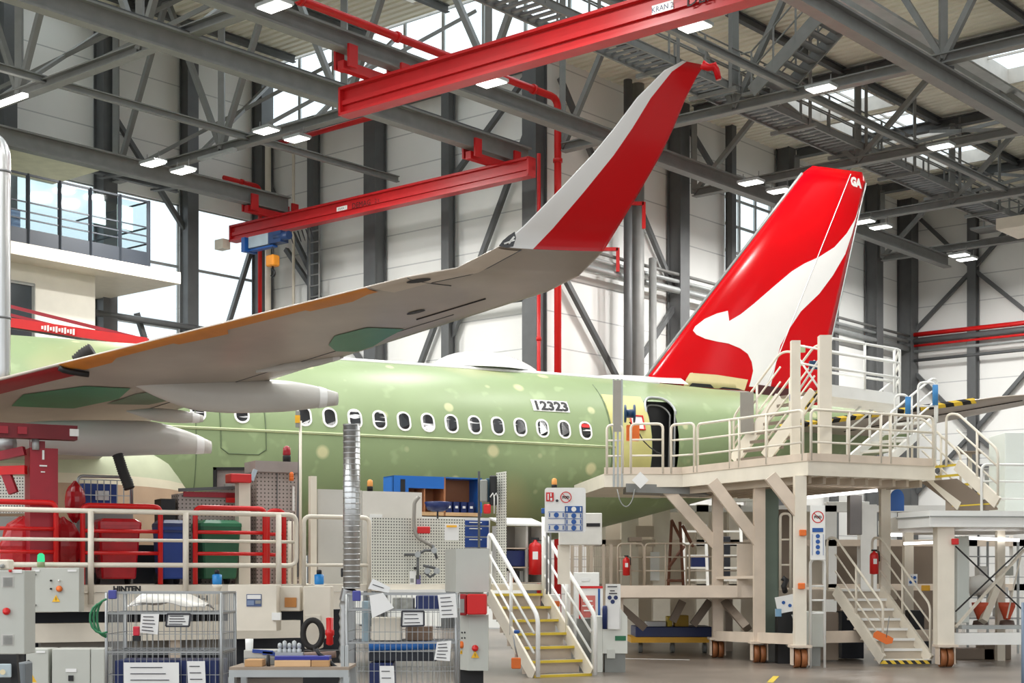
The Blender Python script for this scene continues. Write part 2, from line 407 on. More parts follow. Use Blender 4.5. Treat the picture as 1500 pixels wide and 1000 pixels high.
for i, (dz, r, m, l) in enumerate(((.55, .09, RED, 'bright red sprinkler pipe along the right wall'), (.3, .12, STEELD, 'dark trunking under the red pipe on the right wall'), (.12, .05, RED, 'thin red pipe under dark trunking on the right wall'), (-.1, .06, STEELL, 'pale pipe along the right wall below the red ones'), (-.45, .06, STEELD, 'dark lowest pipe along the right wall'))):
    pipe('wall_pipe', [wr(.4, PZ0+dz)-D1*.25, wr(9, PZ0+dz)-D1*.25], r, m, l, group='pipes along the right wall')
for i, (k, r, z1, m, l) in enumerate(((2.7, .13, 16, STEELD, 'dark vertical downpipe left of the winglet gap'), (3.2, .19, 16, STEEL, 'thick grey vertical downpipe behind the winglet'), (3.95, .12, 11, STEEL, 'thinner grey vertical downpipe under the red bracket'))):
    pipe('downpipe', [wc(k, 0)+D2*.62, wc(k, z1)+D2*.62], r, m, l, group='vertical downpipes on the back wall')
pipe('sprinkler_pipe', [BW(12, -26.4, 14.75), BW(33.0, -26.4, 14.75), BW(33.0, -26.4, .4)], .1, RED, 'long thick red sprinkler pipe under the roof that drops down the corner column', flanges=(.4, .55, .7, .85, .95, 1.12, 1.3, 1.6))
pipe('sprinkler_pipe', [BW(32.6, -26.75, 13.2), BW(32.6, -26.75, .4)], .055, RED, 'thin red vertical pipe left of the thick red downpipe', flanges=(.4, .7))
pipe('sprinkler_pipe', [BW(31, -38.4, 14.2), BW(32.5, -38.4, 14.2), BW(32.5, -38.4, 9.7)], .07, RED, 'red pipe that turns down the left corner column above the hoist', flanges=(.5,))
pipe('sprinkler_pipe', [BW(32.4, -37.5, 15.4), BW(32.4, -32.5, 15.4)], .08, RED, 'short red pipe high on the back left wall')
pipe('white_downpipe', [wb(.85, 3)-D1*.3, wb(.85, 16)-D1*.3], .1, CREAM, 'cream vertical pipe beside the hangar corner')
pipe('white_downpipe', [wb(2.1, 9.4)-D1*.3, wb(2.1, 16)-D1*.3], .05, CREAM, 'thin pale conduit left of the laddered column')
for (px, y0, y1, l) in ((905, 365, 398, 'lower'), (943, 298, 335, 'upper')):
    a = s_at  # bracket shaped like an L on the wall pipes
    t = thing('red_bracket', 'red '+l+' L-shaped hose bracket beside the winglet on the back wall', 'bracket', P(px, y1, 44.5)); q = MB()
    q.bar(P(px-22, y0, 44.5), P(px, y0, 44.5), .1); obj('arm', q, RED, t); q = MB(); q.bar(P(px, y0-2, 44.5), P(px, y1, 44.5), .1); obj('upright', q, RED, t)
# wall ladder
def ladder(name, p0, p1, wdir, w, n, m, label, cat='ladder', r=.025):
    t = thing(name, label, cat, p0)
    for k in (-1, 1): q = MB(); q.bar(p0+wdir*k*w/2, p1+wdir*k*w/2, r*2); obj('stile', q, m, t)
    for i in range(n): q = MB(); c = p0+(p1-p0)*((i+.5)/n); q.bar(c-wdir*w/2, c+wdir*w/2, r*1.4); obj('rung', q, m, t)
    return t
ladder('wall_ladder', wb(3.15, 4)-D1*.35, wb(3.15, 13)-D1*.35, D2, .45, 26, STEEL, 'tall steel ladder on the slim column right of the hoist')
ladder('wall_ladder', wl(2.9, 4)+D2*.5, wl(2.9, 9.2)+D2*.5, D1, .45, 14, STEEL, 'steel ladder silhouetted against the bright left glazing')
# trusses
def truss(v, w0, w1, label):
    t = thing('roof_truss', label, 'roof truss', BW(v, w0, TB), 'roof trusses')
    m = MB(); m.ibeam(BW(v, w0, TB), BW(v, w1, TB), .26, .24); obj('bottom_chord', m, STEEL, t)
    TT = rz(v)-.3; m = MB(); m.ibeam(BW(v, w0, TT+.05), BW(v, w1, TT+.05), .28, .3); obj('top_chord', m, STEELD, t)
    n = max(2, round((w1-w0)/5.2)); L = (w1-w0)/n
    for i in range(n+1):
        m = MB(); m.bar(BW(v, w0+L*i, TB), BW(v, w0+L*i, TT), .17); obj('vertical_strut', m, STEEL, t)
    for i in range(n):
        for (a, b, za, zb) in ((0, .5, TB, TT), (.5, 1, TT, TB)):
            m = MB(); m.bar(BW(v, w0+L*(i+a), za), BW(v, w0+L*(i+b), zb), .14, .14); obj('diagonal_brace', m, STEEL, t)
TV = [VA+6.3*i for i in range(-2, 4)]
TL = ['steel roof truss nearest the camera at the upper left corner', 'steel roof truss whose lower chord ends above the balcony roof', 'steel roof truss that meets the corner by the red pipes', 'steel roof truss that passes in front of the upper skylight', 'steel roof truss just behind the top of the tail fin', 'steel roof truss farthest back by the right corner']
for v, l in zip(TV, TL): truss(v-.25*(abs(v-VA) < .1), WA+.7 if v < VA-.1 else WB+.75, -4, l)
m = MB(); m.ibeam(BW(VA-.2, WA+.7, 16.05), BW(VA-.2, WB-.4, 16.05), .3, .34); obj('edge_beam', m, STEELD, None, 'grey steel beam along the top of the back left siding below the bright clerestory', 'beam')
for k, w in enumerate((-37.6, -34.2, -30.8, -27.4, -24.7, -21.2, -18.6, -15.6, -12, -8)):
    m = MB(); m.ibeam(BW(12, w, RH-.14), BW(VA-.12, w, RH-.14), .16, .22)
    if w > WB: m.ibeam(BW(VA+.1, w, RZ-.14), BW(VC-.3, w, RZ-.14), .16, .22)
    obj('purlin', m, STEELD, None, '%s roof purlin from the left under the deck' % ['outermost', 'second', 'third', 'fourth', 'fifth', 'sixth', 'seventh', 'eighth', 'ninth', 'tenth'][k], 'purlin', 'roof purlins')
# bracing between trusses in the plane of the lower chord / diagonals
def tie(a, b, label, w=.1, m=STEEL): q = MB(); q.bar(a, b, w, w); obj('roof_tie', q, m, None, label, 'roof tie', 'ties between the roof trusses')
k = 0
for (v0, v1, w, dw, nm) in ((20.8, 27.1, -38.5, 4, 'left end of the nearest bay'), (27.1, 33.4, -38.5, 4, 'left end above the balcony'), (27.1, 33.4, -33, 3.2, 'bay above the lower crane'), (20.8, 27.1, -30.5, 4, 'bay above the upper beam'), (33.4, 39.7, -21, 5, 'bay over the catwalk stair'), (39.7, 46, -21.5, 5, 'bay beside the skylights'), (33.4, 39.7, -15, 5, 'bay at the upper right'), (46, 52.3, -22, 5, 'bay nearest the far corner')):
    tie(BW(v0, w, TB+.1), BW(v1, w+dw, rz(v0)-.4), 'sloping steel tie rising right, '+nm); tie(BW(v0, w+dw, TB+.1), BW(v1, w, rz(v0)-.4), 'sloping steel tie rising left, '+nm)
for (w, nm) in ((-37.8, 'above the balcony roof'), (-32.5, 'above the lower crane'), (-19, 'beside the catwalk')):
    m = MB(); m.ibeam(BW(14, w, TB+.12), BW(VA-.5 if w < WB else VC-1, w, TB+.12), .14, .18); obj('roof_tie', m, STEEL, None, 'long horizontal steel tie beam '+nm, 'roof tie', 'ties between the roof trusses')
# crane runways
def runway(w, v0, v1, z, h, label):
    t = thing('crane_runway', label, 'crane runway', BW(v0, w, z), 'crane runway beams')
    m = MB(); m.ibeam(BW(v0, w, z+h/2), BW(v1, w, z+h/2), .3, h, .05, .04); obj('runway_beam', m, STEEL, t)
    for v in TV:
        if v0-.2 < v < v1+.2: m = MB(); m.bar(BW(v, w, z+h), BW(v, w, TB-.1), .16, .3); obj('hanger', m, STEELD, t)
runway(-35.9, 10, 31.5, 12.75, .5, 'wide grey runway beam just above the office balcony at left')
runway(-26.9, 10, 32.3, 12.8, .5, 'grey runway beam that carries the right end of the lower red crane')
m = MB(); m.ibeam(BW(10, -27.1, 13.25), BW(32, -27.1, 13.25), .4, .3); obj('stiffening_beam', m, STEELD, None, 'second beam laid on top of the runway over the lower red crane', 'beam')
runway(-24.0, 10, 52.8, 12.8, .42, 'long grey runway beam that passes behind winglet and tail fin')
runway(-15.2, 10, 54, 12.8, .42, 'grey runway beam crossing the upper right corner')
m = MB(); m.ibeam(BW(12, -37.6, 13.2), BW(28.6, -37.6, 13.2), .16, .16)
for v in (18.5, 20.4, 22.3, 24.2, 26.1, 28): m.bar(BW(v, -38, 13.15), BW(v, -36.2, 13.0), .2, .06)
obj('monorail_beam', m, STEELD, None, 'thin dark rail with cross plates above the balcony roof', 'beam')
# red cranes
def crane(v, w0, w1, z0, h, label, wd, carr, txts):
    t = thing('overhead_crane', label, 'crane', BW(v, w0, z0), 'red overhead crane girders')
    m = MB()
    m.obox(BW(v, (w0+w1)/2, z0+h/2), D2*((w1-w0)/2), D1*.05, Z*(h/2-.04))
    for k in (0, 1): m.obox(BW(v, (w0+w1)/2, z0+(h-.05)*k+.025), D2*((w1-w0)/2), D1*(wd/2), Z*.03)
    m.obox(BW(v, w0+.03, z0+h/2), D2*.03, D1*(wd/2), Z*(h/2)); m.obox(BW(v, w1-.03, z0+h/2), D2*.03, D1*(wd/2), Z*(h/2))
    m.obox(BW(v, (w0+w1)/2, z0+h*.45), D2*((w1-w0)/2), D1*(wd*.36), Z*.05)
    obj('girder', m, CRED, t)
    for w in carr:
        m = MB(); m.obox(BW(v, w, z0+h+.11), D1*.95, D2*.09, Z*.1)
        for k in (-1, 1):
            for j in (-1, 1): m.obox(BW(v+k*.8, w+j*.21, z0+h+.3), D1*.13, D2*.03, Z*.24)
        c = obj('end_carriage', m, CRED, t)
        for k in (-1, 1):
            q = MB(); q.cyl(BW(v+k*.8, w-.3, z0+h+.34), BW(v+k*.8, w-.25, z0+h+.34), .11, 12); obj('wheel', q, STEELL, c)
    for (tx, w, hh, mm, bg) in txts:
        o = BW(v-wd*.36-.012, w, z0+h*.5)
        if bg:
            q = MB(); q.obox(o, D2*bg, D1*.004, Z*(hh*.85)); pl = obj('sign_plate', q, WHITE, t, 'small white plate with crane number')
            o = o-D1*.006
        obj('lettering', text_mb(tx, o, D2, Z, hh, .003), mm, pl if bg else t)
    return t
INKB = mat('dark_print', (36, 20, 22), .6)
c1 = crane(30.8, -37.7, -25.5, 12.0, .5, 'lower red crane girder with blue hoist across the siding', .3, (-35.9, -26.9), [('DEMAG', -31.8, .16, INKB, 0), ('2 t', -31.15, .12, INKB, 0), ('KRAN 1', -32.6, .07, INK, .22)])
c2 = crane(23.5, -24.9, 3, 11.75, .62, 'upper red crane girder passing behind the winglet to the top edge', .36, (-24.0, -15.2), [('KRAN 2', -16.2, .1, BLUED, .24), ('DEMAG', -15.1, .24, INKB, 0)])
# hoist on the lower crane
p = BW(30.8, -36.0, 11.75)
t = thing('chain_hoist', 'blue and grey hoist trolley with orange hook block under the lower red crane', 'hoist', p)
m = MB(); m.obox(p-D1*.25, D2*.45, D1*.16, Z*.17); obj('control_box', m, mat('pale_blue_grey', (176, 192, 204), .4), t)
m = MB(); m.obox(p-D1*.25+D2*.75, D2*.28, D1*.16, Z*.17); m.cyl(p-D1*.3+D2*.7, p-D1*.3+D2*1.3, .13); obj('hoist_motor', m, mat('hoist_blue', (34, 60, 104), .4), t)
m = MB(); m.obox(p-D1*.25-D2*.6-Z*.05, D2*.08, D1*.25, Z*.22); m.obox(p-D1*.25-Z*.22, D2*.6, D1*.1, Z*.03); obj('trolley_frame', m, BLUE, t)
m = MB(); m.bar(p+D2*.55-D1*.3-Z*.1, p+D2*.55-D1*.3-Z*.6, .02); obj('chain', m, BLACK, t)
m = MB(); m.rbox(p+D2*.55-D1*.3-Z*.68, (.36, .3, .34), D2, D1, .06); hb = obj('hook_block', m, mat('hook_orange', (222, 142, 40), .4), t)
m = MB(); c = p+D2*.55-D1*.3-Z*1.0; m.tube([c+Z*.18, c+Z*.06]+[c+D2*(.1*math.sin(a))+Z*(-.05+.1*math.cos(a)) for a in [k*.5 for k in range(9)]], .03, 8); obj('hook', m, BLACK, hb)
for k in range(6):
    a = p+D2*(1.2+k*.18)-D1*.2+Z*.1; m = MB(); m.tube([a+D2*(.16*math.sin(x*.5))-Z*(.35*math.sin(x*math.pi/6)) for x in range(7)], .012, 6); obj('festoon_cable', m, BLACK, t)
p = BW(30.8, -38.2, 12.0); m = MB(); m.box(p, (.4, .3, .3), D2, D1); obj('junction_box', m, CREAM, None, 'small pale electrical box beyond the left end of the lower red crane', 'box')
# catwalk
CW, CZ0 = -21.0, 13.75
t = thing('catwalk', 'long steel maintenance catwalk with railing under the skylights', 'catwalk', BW(14, CW, CZ0))
m = MB(); v = 14.0
while v < 51.2: m.obox(BW(v, CW, CZ0), D1*.05, D2*.42, Z*.025); v += .28
obj('grating', m, mat('grating_steel', (128, 130, 132), .5, .3), t)
for k in (-1, 1): m = MB(); m.ibeam(BW(14, CW+k*.45, CZ0+.02), BW(51.2, CW+k*.45, CZ0+.02), .06, .2, .015, .02); obj('side_beam', m, STEEL, t)
for k in (-1, 1):
    for h in (.5, 1.0): m = MB(); m.tube([BW(14, CW+k*.45, CZ0+h), BW(51.2, CW+k*.45, CZ0+h)], .022, 6); obj('rail', m, STEEL, t)
    v = 14.4
    while v < 51.2:
        m = MB(); m.bar(BW(v, CW+k*.45, CZ0), BW(v, CW+k*.45, CZ0+1.0), .05); obj('post', m, STEEL, t); v += 1.55
for v in [20.8, 27.1, 32.5, 39.7, 46, 30.2, 36.5, 42.8, 49.1]: m = MB(); m.bar(BW(v, CW+.5, CZ0-.08), BW(v, CW+.5, RZ-.1), .08); m.bar(BW(v, CW-.7, CZ0-.1), BW(v, CW+.7, CZ0-.1), .1); obj('hanger', m, STEEL, t)
def stairs(name, label, lo, hi, wd, n, m_s, m_t, cat='stairs', sw=.05, sh=.24, td=.26, th=.04, back=None, group=None):
    """lo/hi: centre of first/last tread edge, wd: half-width vector"""
    t = thing(name, label, cat, V(lo), group); lo = V(lo); hi = V(hi); d = (hi-lo); dh = V((d.x, d.y, 0)).normalized()
    for k in (-1, 1): q = MB(); q.bar(lo+wd*k, hi+wd*k, sw, sh); obj('stringer', q, m_s, t)
    for i in range(n):
        c = lo+d*(i/(n-1)); q = MB(); q.obox(c+dh*td/2, wd, dh*(td/2), Z*(th/2)); tr = obj('tread', q, m_t, t)
        if back: q = MB(); q.obox(c, wd, dh*.025, Z*(th/2+.004)); obj('nosing', q, back, tr)
    return t
a = BW(33.4, -20.1, 13.6); b = BW(33.4, -17.6, 15.5)
st = stairs('catwalk_stair', 'steel stair climbing from the catwalk towards the roof at upper right', a, b, D1*.55, 11, STEEL, MATS['grating_steel'], sh=.34, td=.24)
for k in (-1, 1):
    w = D1*.55*k
    for h in (.55, 1.0): m = MB(); m.tube([a+w-D2*.3+Z*h, a+w+Z*h, b+w+Z*h], .022, 6); obj('rail', m, STEEL, st)
    for q in (0, .25, .5, .75, 1): m = MB(); c = a+(b-a)*q+w; m.bar(c, c+Z*1.0, .045); obj('post', m, STEEL, st)
m = MB(); m.obox(BW(33.4, -20.2, 13.6), D2*.22, D1*.5, Z*.04); obj('landing', m, STEEL, st)
p = BW(51.8, -22.0, 13.75); t = thing('cross_walkway', 'short railed cross walkway in the far right corner of the roof', 'walkway', p)
m = MB(); m.obox(p+D2*5, D2*5.5, D1*.45, Z*.04); obj('deck', m, STEEL, t)
for k in (-1, 1):
    for h in (.5, 1.0): m = MB(); m.tube([p+D1*.45*k+Z*h, p+D2*10+D1*.45*k+Z*h], .022, 6); obj('rail', m, STEEL, t)
    for i in range(9): m = MB(); c = p+D2*(i*1.25)+D1*.45*k; m.bar(c, c+Z, .05); obj('post', m, STEEL, t)
m = MB(); m.obox(BW(30, -16.6, 14.5), D1*24, D2*.06, Z*.08); m.obox(BW(30, -16.2, 14.45), D1*24, D2*.16, Z*.03); obj('cable_tray', m, STEELL, None, 'pale cable tray beside the runway beam at upper right', 'cable tray')
m = MB(); m.obox(BW(49, -17.9, 13.0), D2*2.3, D1*.9, Z*.18); obj('air_duct', m, CREAM, None, 'pale box duct at the right edge beneath the far walkway', 'duct')
# hangar lamps
LAMPS = [(402, 10, 12.5, 'left of the upper red crane at the top edge'), (1018, 40, 13, 'above the winglet tip'), (1203, 130, 13, 'below the catwalk stair'), (1378, 215, 13, 'in front of the middle skylight'), (1405, 374, 12.5, 'above the far right corner, left of a pair'), (1265, 325, 12.5, 'right behind the tail fin, upper of two'), (1290, 333, 12.5, 'right behind the tail fin, lower of two'), (224, 240, 12.45, 'above the balcony roof, left of two'), (268, 251, 12.45, 'above the balcony roof, right of two'), (390, 192, 13, 'under the truss above the lower crane, left of two'), (435, 204, 13, 'under the truss above the lower crane, right of two'), (720, 122, 12.5, 'below the upper red crane girder'), (1100, 268, 12.5, 'left of the tail fin top, upper of two'), (1142, 280, 12.5, 'left of the tail fin top, lower of two'), (1416, 380, 12.5, 'above the far right corner, right of a pair')]
LAMPS = [(*vw(PH(a, b, z)), z, l) for a, b, z, l in LAMPS]
for (v, w, lz_, l) in LAMPS:
    p = BW(v, w, lz_)
    t = thing('hangar_lamp', 'flat white hangar lamp '+l, 'lamp', p, 'hangar lamps')
    m = MB(); m.box(p+Z*.05, (.66, .42, .07), D2, D1); obj('housing', m, STEELL, t)
    m = MB(); m.box(p, (.6, .36, .02), D2, D1); obj('diffuser', m, LAMP, t)
    for k in (-1, 1): m = MB(); m.bar(p+D2*.25*k+Z*.05, p+D2*.25*k+Z*.3, .02); obj('hanger', m, STEEL, t)
for (px, y, l) in ((12, 148, 'short bright tube lamp under the nearest truss at the left edge'), (318, 226, 'thin unlit tube lamp above the hoist')):
    p = PH(px, y, 13.0); m = MB(); m.obox(p, D2*.75, D1*.08, Z*.04); obj('tube_lamp', m, LAMP if px < 100 else STEELL, None, l, 'lamp')
# office with balcony
OV = 27.0
t = thing('balcony', 'concrete balcony slab with black glazed railing on the left', 'balcony', BW(OV, -35.4, 9.85))
m = MB(); m.prism([BW(8, -39.2, 9.85), BW(OV, -39.2, 9.85), BW(OV, -35.35, 9.85), BW(8, -35.35, 9.85)], Z*.33); obj('slab', m, CREAM, t)
m = MB(); m.obox(BW((8+26.0)/2, -35.5, 10.4), D1*9, D2*.02, Z*.2); obj('kick_plate', m, mat('black_steel', (36, 42, 50), .5, .2), t)
BLK = mat('black_steel', (36, 42, 50), .5, .2)
for v in (21.2, 22.2, 23.15, 24.1, 25.05, 26.0):
    m = MB(); m.bar(BW(v, -35.5, 10.15), BW(v, -35.5, 12.05), .09); ps = obj('post', m, BLK, t)
    m = MB(); m.box(BW(v, -35.4, 10.1), (.1, .1, .08), D1, D2); obj('bracket', m, WHITE, ps)
for z in (12.02, 11.3, 11.05, 10.85): m = MB(); m.bar(BW(8, -35.5, z), BW(26.0, -35.5, z), .035 if z < 12 else .05); obj('rail', m, BLK, t)
m = MB(); m.obox(BW(23.4, -35.52, 11.2), D1*2.6, D2*.006, Z*.75); obj('glass_panel', m, GLASSD, t)
for z in (12.02, 11.3, 10.85): m = MB(); m.bar(BW(26.0, -35.5, z), BW(26.0, -39, z), .04); obj('rail', m, BLK, t)
for i, v in enumerate((24.6, 25.5)): m = MB(); m.obox(BW(v, -35.9, 11.55), D1*.25, D2*.03, Z*.33); obj('notice_board', m, PAPER, None, ('left', 'right')[i]+' pale panel hanging behind the balcony railing', 'panel')
m = MB(); m.obox(BW(22.1, -36.2, 10.85), D1*.25, D2*.1, Z*.35); obj('desk_screen', m, BLUED, None, 'dark navy screen standing behind the balcony railing', 'screen')
m = MB(); m.obox(BW(21.3, -36.2, 10.9), D1*.4, D2*.1, Z*.35); obj('desk_screen', m, mat('teal_panel', (40, 110, 140), .4), None, 'teal panel standing behind the balcony railing', 'panel')
m = MB(); m.obox(BW(17, -36.4, 5), D1*7.8, D2*.1, Z*4.85); m.obox(BW(24.7, -37.9, 5), D1*.1, D2*1.5, Z*4.85)
ow = struct('wall_office', m, mat('office_wall', (226, 222, 210), .6, 0, .03))
t = thing('window_17', None, None, BW(21.5, -36.28, 7)); t['kind'] = 'structure'
m = MB(); m.obox(BW(21.95, -36.26, 8.2), D1*.85, D2*.02, Z*1.1); obj('pane', m, mat('dark_window', (44, 52, 56), .15), t)
m = MB(); [m.bar(BW(22.83, -36.24, 7.1), BW(22.83, -36.24, 9.35), .08), m.bar(BW(21.05, -36.24, 9.32), BW(22.85, -36.24, 9.32), .08)]; obj('window_frame', m, GREY, t)
m = MB(); m.obox(BW(16.5, -37.4, 12.9), D1*8.5, D2*1.3, Z*.05); struct('trim_1', m, mat('office_roof', (206, 202, 176), .6))
# ======================= AIRCRAFT ========================================
def fuse_mat():
    m = mat('green_primer', (134, 152, 110), .42, 0, .1, .5); nt, b = nodes(m)
    base = b.inputs['Base Color'].links[0].from_socket
    tc = nt.nodes.new('ShaderNodeTexCoord')
    def layer(base, tex_scale, lo, hi, rgb, kind='noise', rnd=1):
        n = nt.nodes.new('ShaderNodeTexNoise' if kind == 'noise' else 'ShaderNodeTexVoronoi'); n.inputs['Scale'].default_value = tex_scale
        nt.links.new(tc.outputs['Object'], n.inputs['Vector'])
        r = nt.nodes.new('ShaderNodeValToRGB'); r.color_ramp.elements[0].position = lo; r.color_ramp.elements[1].position = hi
        if kind != 'noise': r.color_ramp.elements[0].color = (1, 1, 1, 1); r.color_ramp.elements[1].color = (0, 0, 0, 1)
        nt.links.new(n.outputs['Fac'] if kind == 'noise' else n.outputs['Distance'], r.inputs[0])
        mx = nt.nodes.new('ShaderNodeMix'); mx.data_type = 'RGBA'; nt.links.new(r.outputs[0], mx.inputs['Factor']); nt.links.new(base, mx.inputs['A']); mx.inputs['B'].default_value = (*lin(rgb), 1)
        return mx.outputs['Result']
    c = layer(base, .35, .56, .7, (164, 164, 120))
    c = layer(c, 1.15, .10, .14, (186, 190, 146), 'vor')
    c = layer(c, .75, .07, .12, (196, 194, 150), 'vor'); c = layer(c, 2.3, .62, .72, (150, 168, 124))
    nt.links.new(c, b.inputs['Base Color']); return m
FUS = fuse_mat()
WINGG = mat('grey_primer_underside', (178, 168, 156), .3, 0, .16, .9)
AIRW = mat('airliner_white', (238, 238, 236), .18, 0, .03, 1, .5)
AIRR = mat('airliner_red', (200, 2, 14), .13, 0, .05, .8)
nodes(AIRR)[1].inputs['Specular IOR Level'].default_value = .35
ORT = mat('orange_protection_film', (214, 136, 56), .45, 0, .1, 3)
PGREEN = mat('green_protection_film', (34, 130, 84), .35, 0, .12, 2)
PALEY = mat('pale_yellow_primer', (222, 206, 158), .5, 0, .06)
YGRN = mat('yellow_green_primer', (190, 184, 118), .45, 0, .1, 1.5)
SEAM = mat('pale_sealant', (196, 204, 160), .5)
PRO = [(-22, 1.95, 6.09, 1.975), (0, 1.95, 6.09, 1.975), (1.5, 2.07, 6.09, 1.975), (3, 2.34, 6.08, 1.94), (4.65, 2.73, 6.06, 1.84), (6.7, 3.23, 6.0, 1.62), (9, 3.8, 5.92, 1.27), (11.5, 4.4, 5.8, .87), (13.1, 4.75, 5.7, .6)]
def prof(s):
    for a, b in zip(PRO, PRO[1:]):
        if s <= b[0]: t = max(0, (s-a[0])/(b[0]-a[0])); return [x+(y-x)*t for x, y in zip(a[1:], b[1:])]
    return PRO[-1][1:]
def fus(s, ang, off=0):
    zb, zt, w = prof(s); h = (zt-zb)/2; return AF(s, (w+off)*math.cos(ang), (zb+zt)/2+(h+off)*math.sin(ang))
def fuz(s, z, off=0):
    zb, zt, w = prof(s); h = (zt-zb)/2; return fus(s, math.asin(max(-1, min(1, (z-(zb+zt)/2)/h))), off)
jet = thing('airliner', 'green unpainted airliner with red and white tail fin and raised winglet', 'aircraft', AF(-5, 0, 0))
# fuselage skin with the aft door cut out
DS0, DS1, DZ0, DZ1 = 4.5, 5.25, 3.42, 5.42
mb = MB(); ss = sorted({-22, -16, -12, *[k*.5-8 for k in range(0, 43)], DS0, DS1, 13.1}); NA = 48
for a, b in zip(ss, ss[1:]):
    for j in range(NA):
        p, q = -math.pi/2+2*math.pi*j/NA, -math.pi/2+2*math.pi*(j+1)/NA
        c = [fus(a, p), fus(b, p), fus(b, q), fus(a, q)]; zc = (c[0].z+c[2].z)/2
        if a >= DS0-1e-6 and b <= DS1+1e-6 and DZ0 < zc < DZ1 and j < NA/2: continue
        k = len(mb.v); mb.v += c; mb.face((k, k+1, k+2, k+3), True)
k = len(mb.v); mb.v += [fus(13.1, 2*math.pi*j/16) for j in range(16)]; mb.face(range(k, k+16))
fo = obj('fuselage', mb, FUS, jet)
bm = bmesh.new(); bm.from_mesh(fo.data); bmesh.ops.remove_doubles(bm, verts=bm.verts, dist=1e-4); bm.to_mesh(fo.data); bm.free()
# door surround: yellow primer panel, frame, dark interior
def patch(s0, s1, z0, z1, off, ns=6, nz=10, r=0):
    m = MB(); 
    for i in range(ns+1):
        for j in range(nz+1): m.v.append(fuz(s0+(s1-s0)*i/ns, z0+(z1-z0)*j/nz, off))
    for i in range(ns):
        for j in range(nz): a = i*(nz+1)+j; m.face((a, a+nz+1, a+nz+2, a+1), True)
    return m
dr = obj('door_opening', MB().loft([[AF(s, t, z) for (s, z) in ((DS0-.1, DZ0-.1), (DS1+.1, DZ0-.1), (DS1+.1, DZ1+.05), (DS0-.1, DZ1+.05))] for t in (1.3, .3)], True, False), BLACK, jet, 'dark open rear cabin doorway')
obj('door_panel', patch(3.45, 4.48, 3.3, 5.5, .012), YGRN, jet, 'yellow green primed door surround')
def srect(s0, s1, z0, z1, r, off, n=5):
    p = []
    for (cs, cz, a0) in ((s1-r, z1-r, 0), (s0+r, z1-r, 90), (s0+r, z0+r, 180), (s1-r, z0+r, 270)):
        for k in range(n+1): a = math.radians(a0+90*k/n); p.append(fuz(cs+r*math.cos(a), cz+r*math.sin(a), off))
    return p
dp = srect(DS0-.03, DS1+.03, 3.3, DZ1+.08, .3, .015); m = MB(); m.tube(dp, .03, 8, True); obj('door_frame', m, STEELL, dr)
m = MB(); m.tube(srect(DS0+.05, DS1-.05, 3.38, DZ1, .25, -.12), .02, 8, True); obj('door_frame', m, STEEL, dr)
def outline(s0, s1, z0, z1, r, nm, w=.012): m = MB(); m.tube(srect(s0, s1, z0, z1, r, .008, 5), w, 5, True); return obj(nm, m, mat('dark_seam', (96, 112, 82), .6), jet)
a, b = s_at(322, 1.9), s_at(388, 1.9); m = MB(); pz = [fuz(a, 3.95+.1*k, .006) for k in range(14)][::-1]+[fuz(a+(b-a)*k/6, 3.85, .006) for k in range(1, 6)]+[fuz(b, 3.95+.1*k, .006) for k in range(14)]; m.tube(pz, .012, 5); obj('door_outline', m, mat('dark_seam', (96, 112, 82), .6), jet)
# seams
for z in (4.31,):
    m = MB(); m.tube([fuz(s*.5-9, z, .004) for s in range(0, 26)], .03, 6); obj('lap_joint', m, SEAM, jet, 'pale sealed seam below the windows')
    m = MB(); m.tube([fuz(s*.5-9, z, .03) for s in range(0, 26)], .007, 5); obj('lap_joint', m, mat('dark_seam', (96, 112, 82), .6), jet)
for s in (s_at(178*1.0+108, 1.9), 3.42):
    m = MB(); m.tube([fus(s, -.6+k*.12, .002) for k in range(14)], .01, 5); obj('frame_joint', m, mat('dark_seam', (96, 112, 82), .6), jet)
m = MB(); m.tube([fus(s*.5-5, math.radians(72), .0) for s in range(0, 22)], .05, 6); obj('crown_seam', m, AIRW, jet)
# cabin windows
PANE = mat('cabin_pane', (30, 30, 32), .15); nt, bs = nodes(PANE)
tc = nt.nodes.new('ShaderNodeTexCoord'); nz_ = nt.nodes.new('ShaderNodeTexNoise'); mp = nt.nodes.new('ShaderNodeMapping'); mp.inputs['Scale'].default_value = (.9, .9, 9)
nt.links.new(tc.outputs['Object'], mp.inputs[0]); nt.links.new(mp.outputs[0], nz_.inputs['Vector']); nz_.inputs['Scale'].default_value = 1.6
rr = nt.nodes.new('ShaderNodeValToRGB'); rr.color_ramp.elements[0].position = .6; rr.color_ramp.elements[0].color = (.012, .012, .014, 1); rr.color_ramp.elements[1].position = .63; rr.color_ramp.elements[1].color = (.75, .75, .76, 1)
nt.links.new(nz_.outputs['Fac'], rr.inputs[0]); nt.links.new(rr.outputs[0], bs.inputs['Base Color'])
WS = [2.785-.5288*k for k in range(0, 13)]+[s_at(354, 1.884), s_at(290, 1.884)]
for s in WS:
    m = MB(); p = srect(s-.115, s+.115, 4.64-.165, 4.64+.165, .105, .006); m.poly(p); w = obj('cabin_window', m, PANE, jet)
    q = srect(s-.15, s+.15, 4.64-.2, 4.64+.2, .14, .012); fr = MB(); fr.loft([srect(s-.112, s+.112, 4.64-.162, 4.64+.162, .1, .012), q, srect(s-.155, s+.155, 4.64-.205, 4.64+.205, .145, 0)], False, False); obj('window_frame', fr, WHITE, w)
m = MB(); s = WS[0]; m.poly(srect(s-.1, s+.1, 4.7, 4.78, .03, .014)); obj('sticker', m, RED, jet, 'small red tag in the rearmost window')
